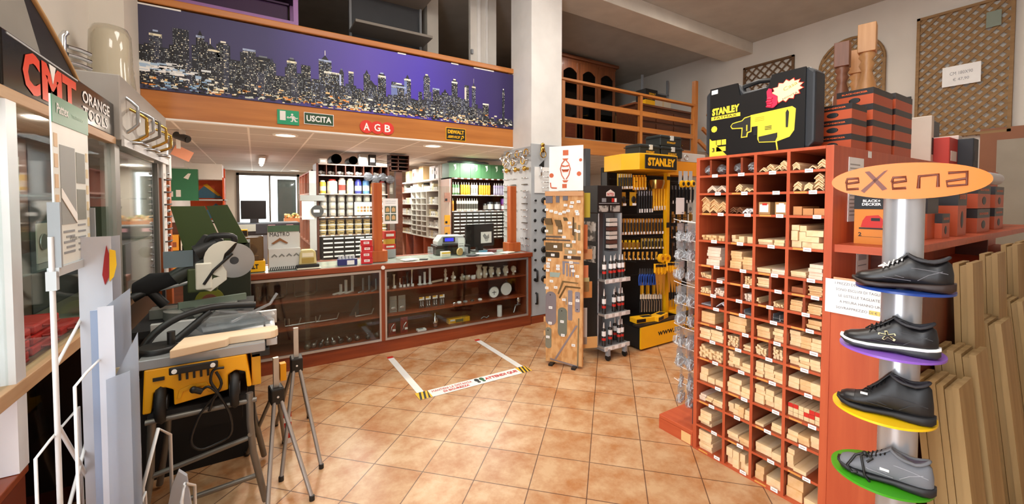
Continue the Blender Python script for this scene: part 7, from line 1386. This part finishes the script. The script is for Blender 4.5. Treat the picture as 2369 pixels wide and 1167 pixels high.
# ================================================================ SAWHORSES
def sawhorse(x, y, lab, h=.78, rz=0, up=.53):
    t = thing('sawhorse', lab, 'sawhorse', (x, y, 0), rz); LG = M('#a39a92', .4, .4)
    part('bracket', B(-.035, -.05, up, .035, .05, up+.09, BLACK), t, bev=.008); part('bracket_bolt', MB().lathe([(.006, -.003), (.006, 0)], (0, -.05, up+.045), PAPER, 10, 'y'), t)
    part('height_post', B(-.014, -.012, up+.05, .014, .012, h, M('#c9c7c2', .35, .4)), t)
    for sx, sy in ((-1, -1), (1, -1), (-1, 1), (1, 1)): part('leg', MB().tube([(sx*.015, sy*.03, up+.03), (sx*(.10 if sx > 0 else .11), sy*.34, .012)], .011, LG if sy < 0 else LEGM, 6), t)
    for sx, sy in ((-1, -1), (1, -1), (-1, 1), (1, 1)): part('rubber_foot', MB().cyl((sx*(.10 if sx > 0 else .11), sy*.342, 0), (sx*(.10 if sx > 0 else .11), sy*.34, .025), .014, BLACK, n=8), t)
    return t
sawhorse(.21, 3.0, 'taller folding sawhorse nearer the counter with yellow tape', .78, 0, .50); t = sawhorse(.085, 2.72, 'folding sawhorse closest to the table saw', .70, 8, .44)
part('yellow_lock', B(.02, -.02, .56, .05, .02, .66, YELD), t)
t = thing('warning_tape', 'short red and white striped marker strip on the floor behind the sawhorse', 'floor marker', (.13, 3.05, .0)); 
mb = MB()
for k in range(6): mb.box(0, 0, .002+.035*k, .05, .004, .037+.035*k, RED if k % 2 else PAPER)
part('striped_board', mb, t)
# ================================================================ MITRE SAW ON BENCH AND GREEN DISPLAY
t = thing('workbench', 'dark low workbench behind the table saw carrying the mitre saw', 'workbench', (-.60, 3.0, 0)); part('bench_top', B(0, 0, .84, .58, .72, .88, BLACKM), t); part('body', B(.03, .05, 0, .55, .68, .83, BLACKM), t)
KG = M('#3f4a26', .5); CRM = M('#d9d5c6', .4)
t = thing('mitre_saw', 'sliding mitre saw with cream blade guard and black handle', 'mitre saw', (-.35, 3.10, .881)); t.scale = (.84,)*3
part('base', MB().cyl((.0, .2, .0), (.0, .2, .06), .17, M('#8e918c', .4, .4), n=30).box(-.25, .2, .0, .28, .32, .07, M('#7e827c', .4, .4)), t, bev=.003)
part('fence', MB().at((.05, .1, .06), 18, 0).box(-.1, .1, 0, .34, .13, .05, M('#6f7f72', .4)), t); part('turntable_arm', MB().at((0, .1, .0), 20).box(-.04, -.25, .03, .04, .1, .065, M('#4a4d4a', .4)), t)
part('pivot_block', B(-.02, .14, .18, .16, .30, .36, KG).box(.03, .12, .20, .13, .15, .40, CRM), t, bev=.01)
part('slide_rails', MB().cyl((-.32, .16, .20), (.06, .2, .27), .017, STEEL).cyl((-.32, .22, .26), (.06, .26, .33), .017, M('#5a5a58', .3, .7)), t)
part('rail_bracket', MB().tube([(-.33, .16, .18), (-.24, .18, .22), (-.16, .20, .10)], .035, BLACK, 10), t)
part('dust_bag', MB().at((0, 0, -.06)).loft([ring(-.33, .05, .24, .34, cy_=.2), ring(-.24, .07, .24, .40, cy_=.2), ring(-.12, .05, .29, .40, cy_=.2), ring(.0, .03, .34, .40, cy_=.2)], M('#141416', .9)), t)
part('saw_blade', MB().lathe([(.135, -.0015), (.135, .0015)], (.27, .17, .40), STEEL, 40, 'y').lathe([(.03, -.004), (.03, .004)], (.27, .17, .40), DGREY, 16, 'y'), t)
gp = [(.20+.14*math.cos(R(a)), .56+.14*math.sin(R(a))) for a in range(60, 260, 16)]
part('blade_guard', MB().at((0.02, 0, -.14)).prism([(.26, .68)]+gp+[(.12, .42), (.06, .34), (.1, .32), (.2, .40), (.2, .46), (.17, .52), (.19, .6)], .13, .165, CRM), t, 'cream blade guard', bev=.006)
part('guard_link', MB().at((0.02, 0, -.14)).tube([(.06, .12, .38), (.12, .12, .48), (.24, .12, .60)], .010, BLACK), t)
part('motor', MB().at((0.10, 0, -.13)).prism([(-.08, .48), (.06, .46), (.12, .56), (.1, .7), (-.02, .74), (-.1, .62)], .16, .24, M('#1a1a1a', .4)).cyl((.0, .2, .50), (.04, .38, .50), .085, BLACK, n=20).cyl((-.07, .18, .60), (.06, .2, .66), .06, BLACK, n=16).cyl((-.2, .2, .42), (.02, .22, .56), .06, M('#2a2c24', .4), n=16), t, bev=.004)
part('handle', MB().at((0.13, 0, -.16), sc=.95).tube(smooth([(-.06, .2, .68), (-.02, .18, .78), (.06, .16, .80), (.15, .16, .78), (.12, .17, .68), (.04, .18, .62)]), .024, BLACK, 10), t); part('brand_plate', MB().at((-.1, .12, .38), 10).box(-.05, 0, 0, .12, .004, .12, M('#5f7078', .3)), t)
t = thing('green_display', 'dark green cardboard display stand behind the mitre saw', 'display stand', (on('y', 3.85, 395, 500).x, 3.85, 0)); GD = M('#3a4a1e', .6)
part('body', B(.06, 0, 0, .48, .35, 1.28, M('#1f2416', .6)), t); part('side_wing', MB().prism([(0, 1.57), (.2, 1.57), (.34, 1.18), (.1, 1.13)], -.02, .0, GD).prism([(.21, 1.57), (.34, 1.58), (.47, 1.28), (.34, 1.2)], .0, .02, M('#324218', .6)), t)
part('logo_label', MB().prism([(.15, 1.08), (.27, 1.08), (.27, 1.12), (.21, 1.145), (.15, 1.12)], -.026, -.02, M('#e4dccf', .5)).text('Pattex', .21, 1.10, .1, .02, RED, -.026), t)
part('tape_reel', MB().lathe([(.09, -.03), (.09, 0)], (.22, -.02, .86), M('#6a6a1c', .5), 24, 'y').lathe([(.05, -.004), (.05, 0)], (.22, -.05, .86), M('#6b3a2c', .5), 20, 'y'), t)
t = thing('yellow_tool', 'yellow and black power tool body behind the mitre saw handle', 'power tool', (on('y', 4.42, 535, 560).x, 4.45, .951)); part('body', MB().ball((0, 0, .30), .10, YELD, (1.1, .8, 1), 12).cyl((-.05, 0, .0), (-.03, 0, .25), .06, YELD), t); part('vent', B(-.06, -.09, .26, .06, -.07, .34, GREY), t)

for i, (y, z, h, c, lab) in enumerate(((2.15, .081, .3, '#3f5a3c', 'green pack standing low behind the lower glass of the display case'), (2.45, .081, .2, '#a8461e', 'orange brown pack standing low behind the lower glass of the case'), (2.75, .081, .36, '#5a4a3c', 'dark pack standing low at the far end behind the lower glass'))):
    solo('stored_pack', B(0, 0, 0, .22, .2, h, M(c, .6)).box(.03, -.002, h*.3, .16, 0, h*.6, M('#b8a890', .6)), lab, 'package', (-.72, y, z), 90)
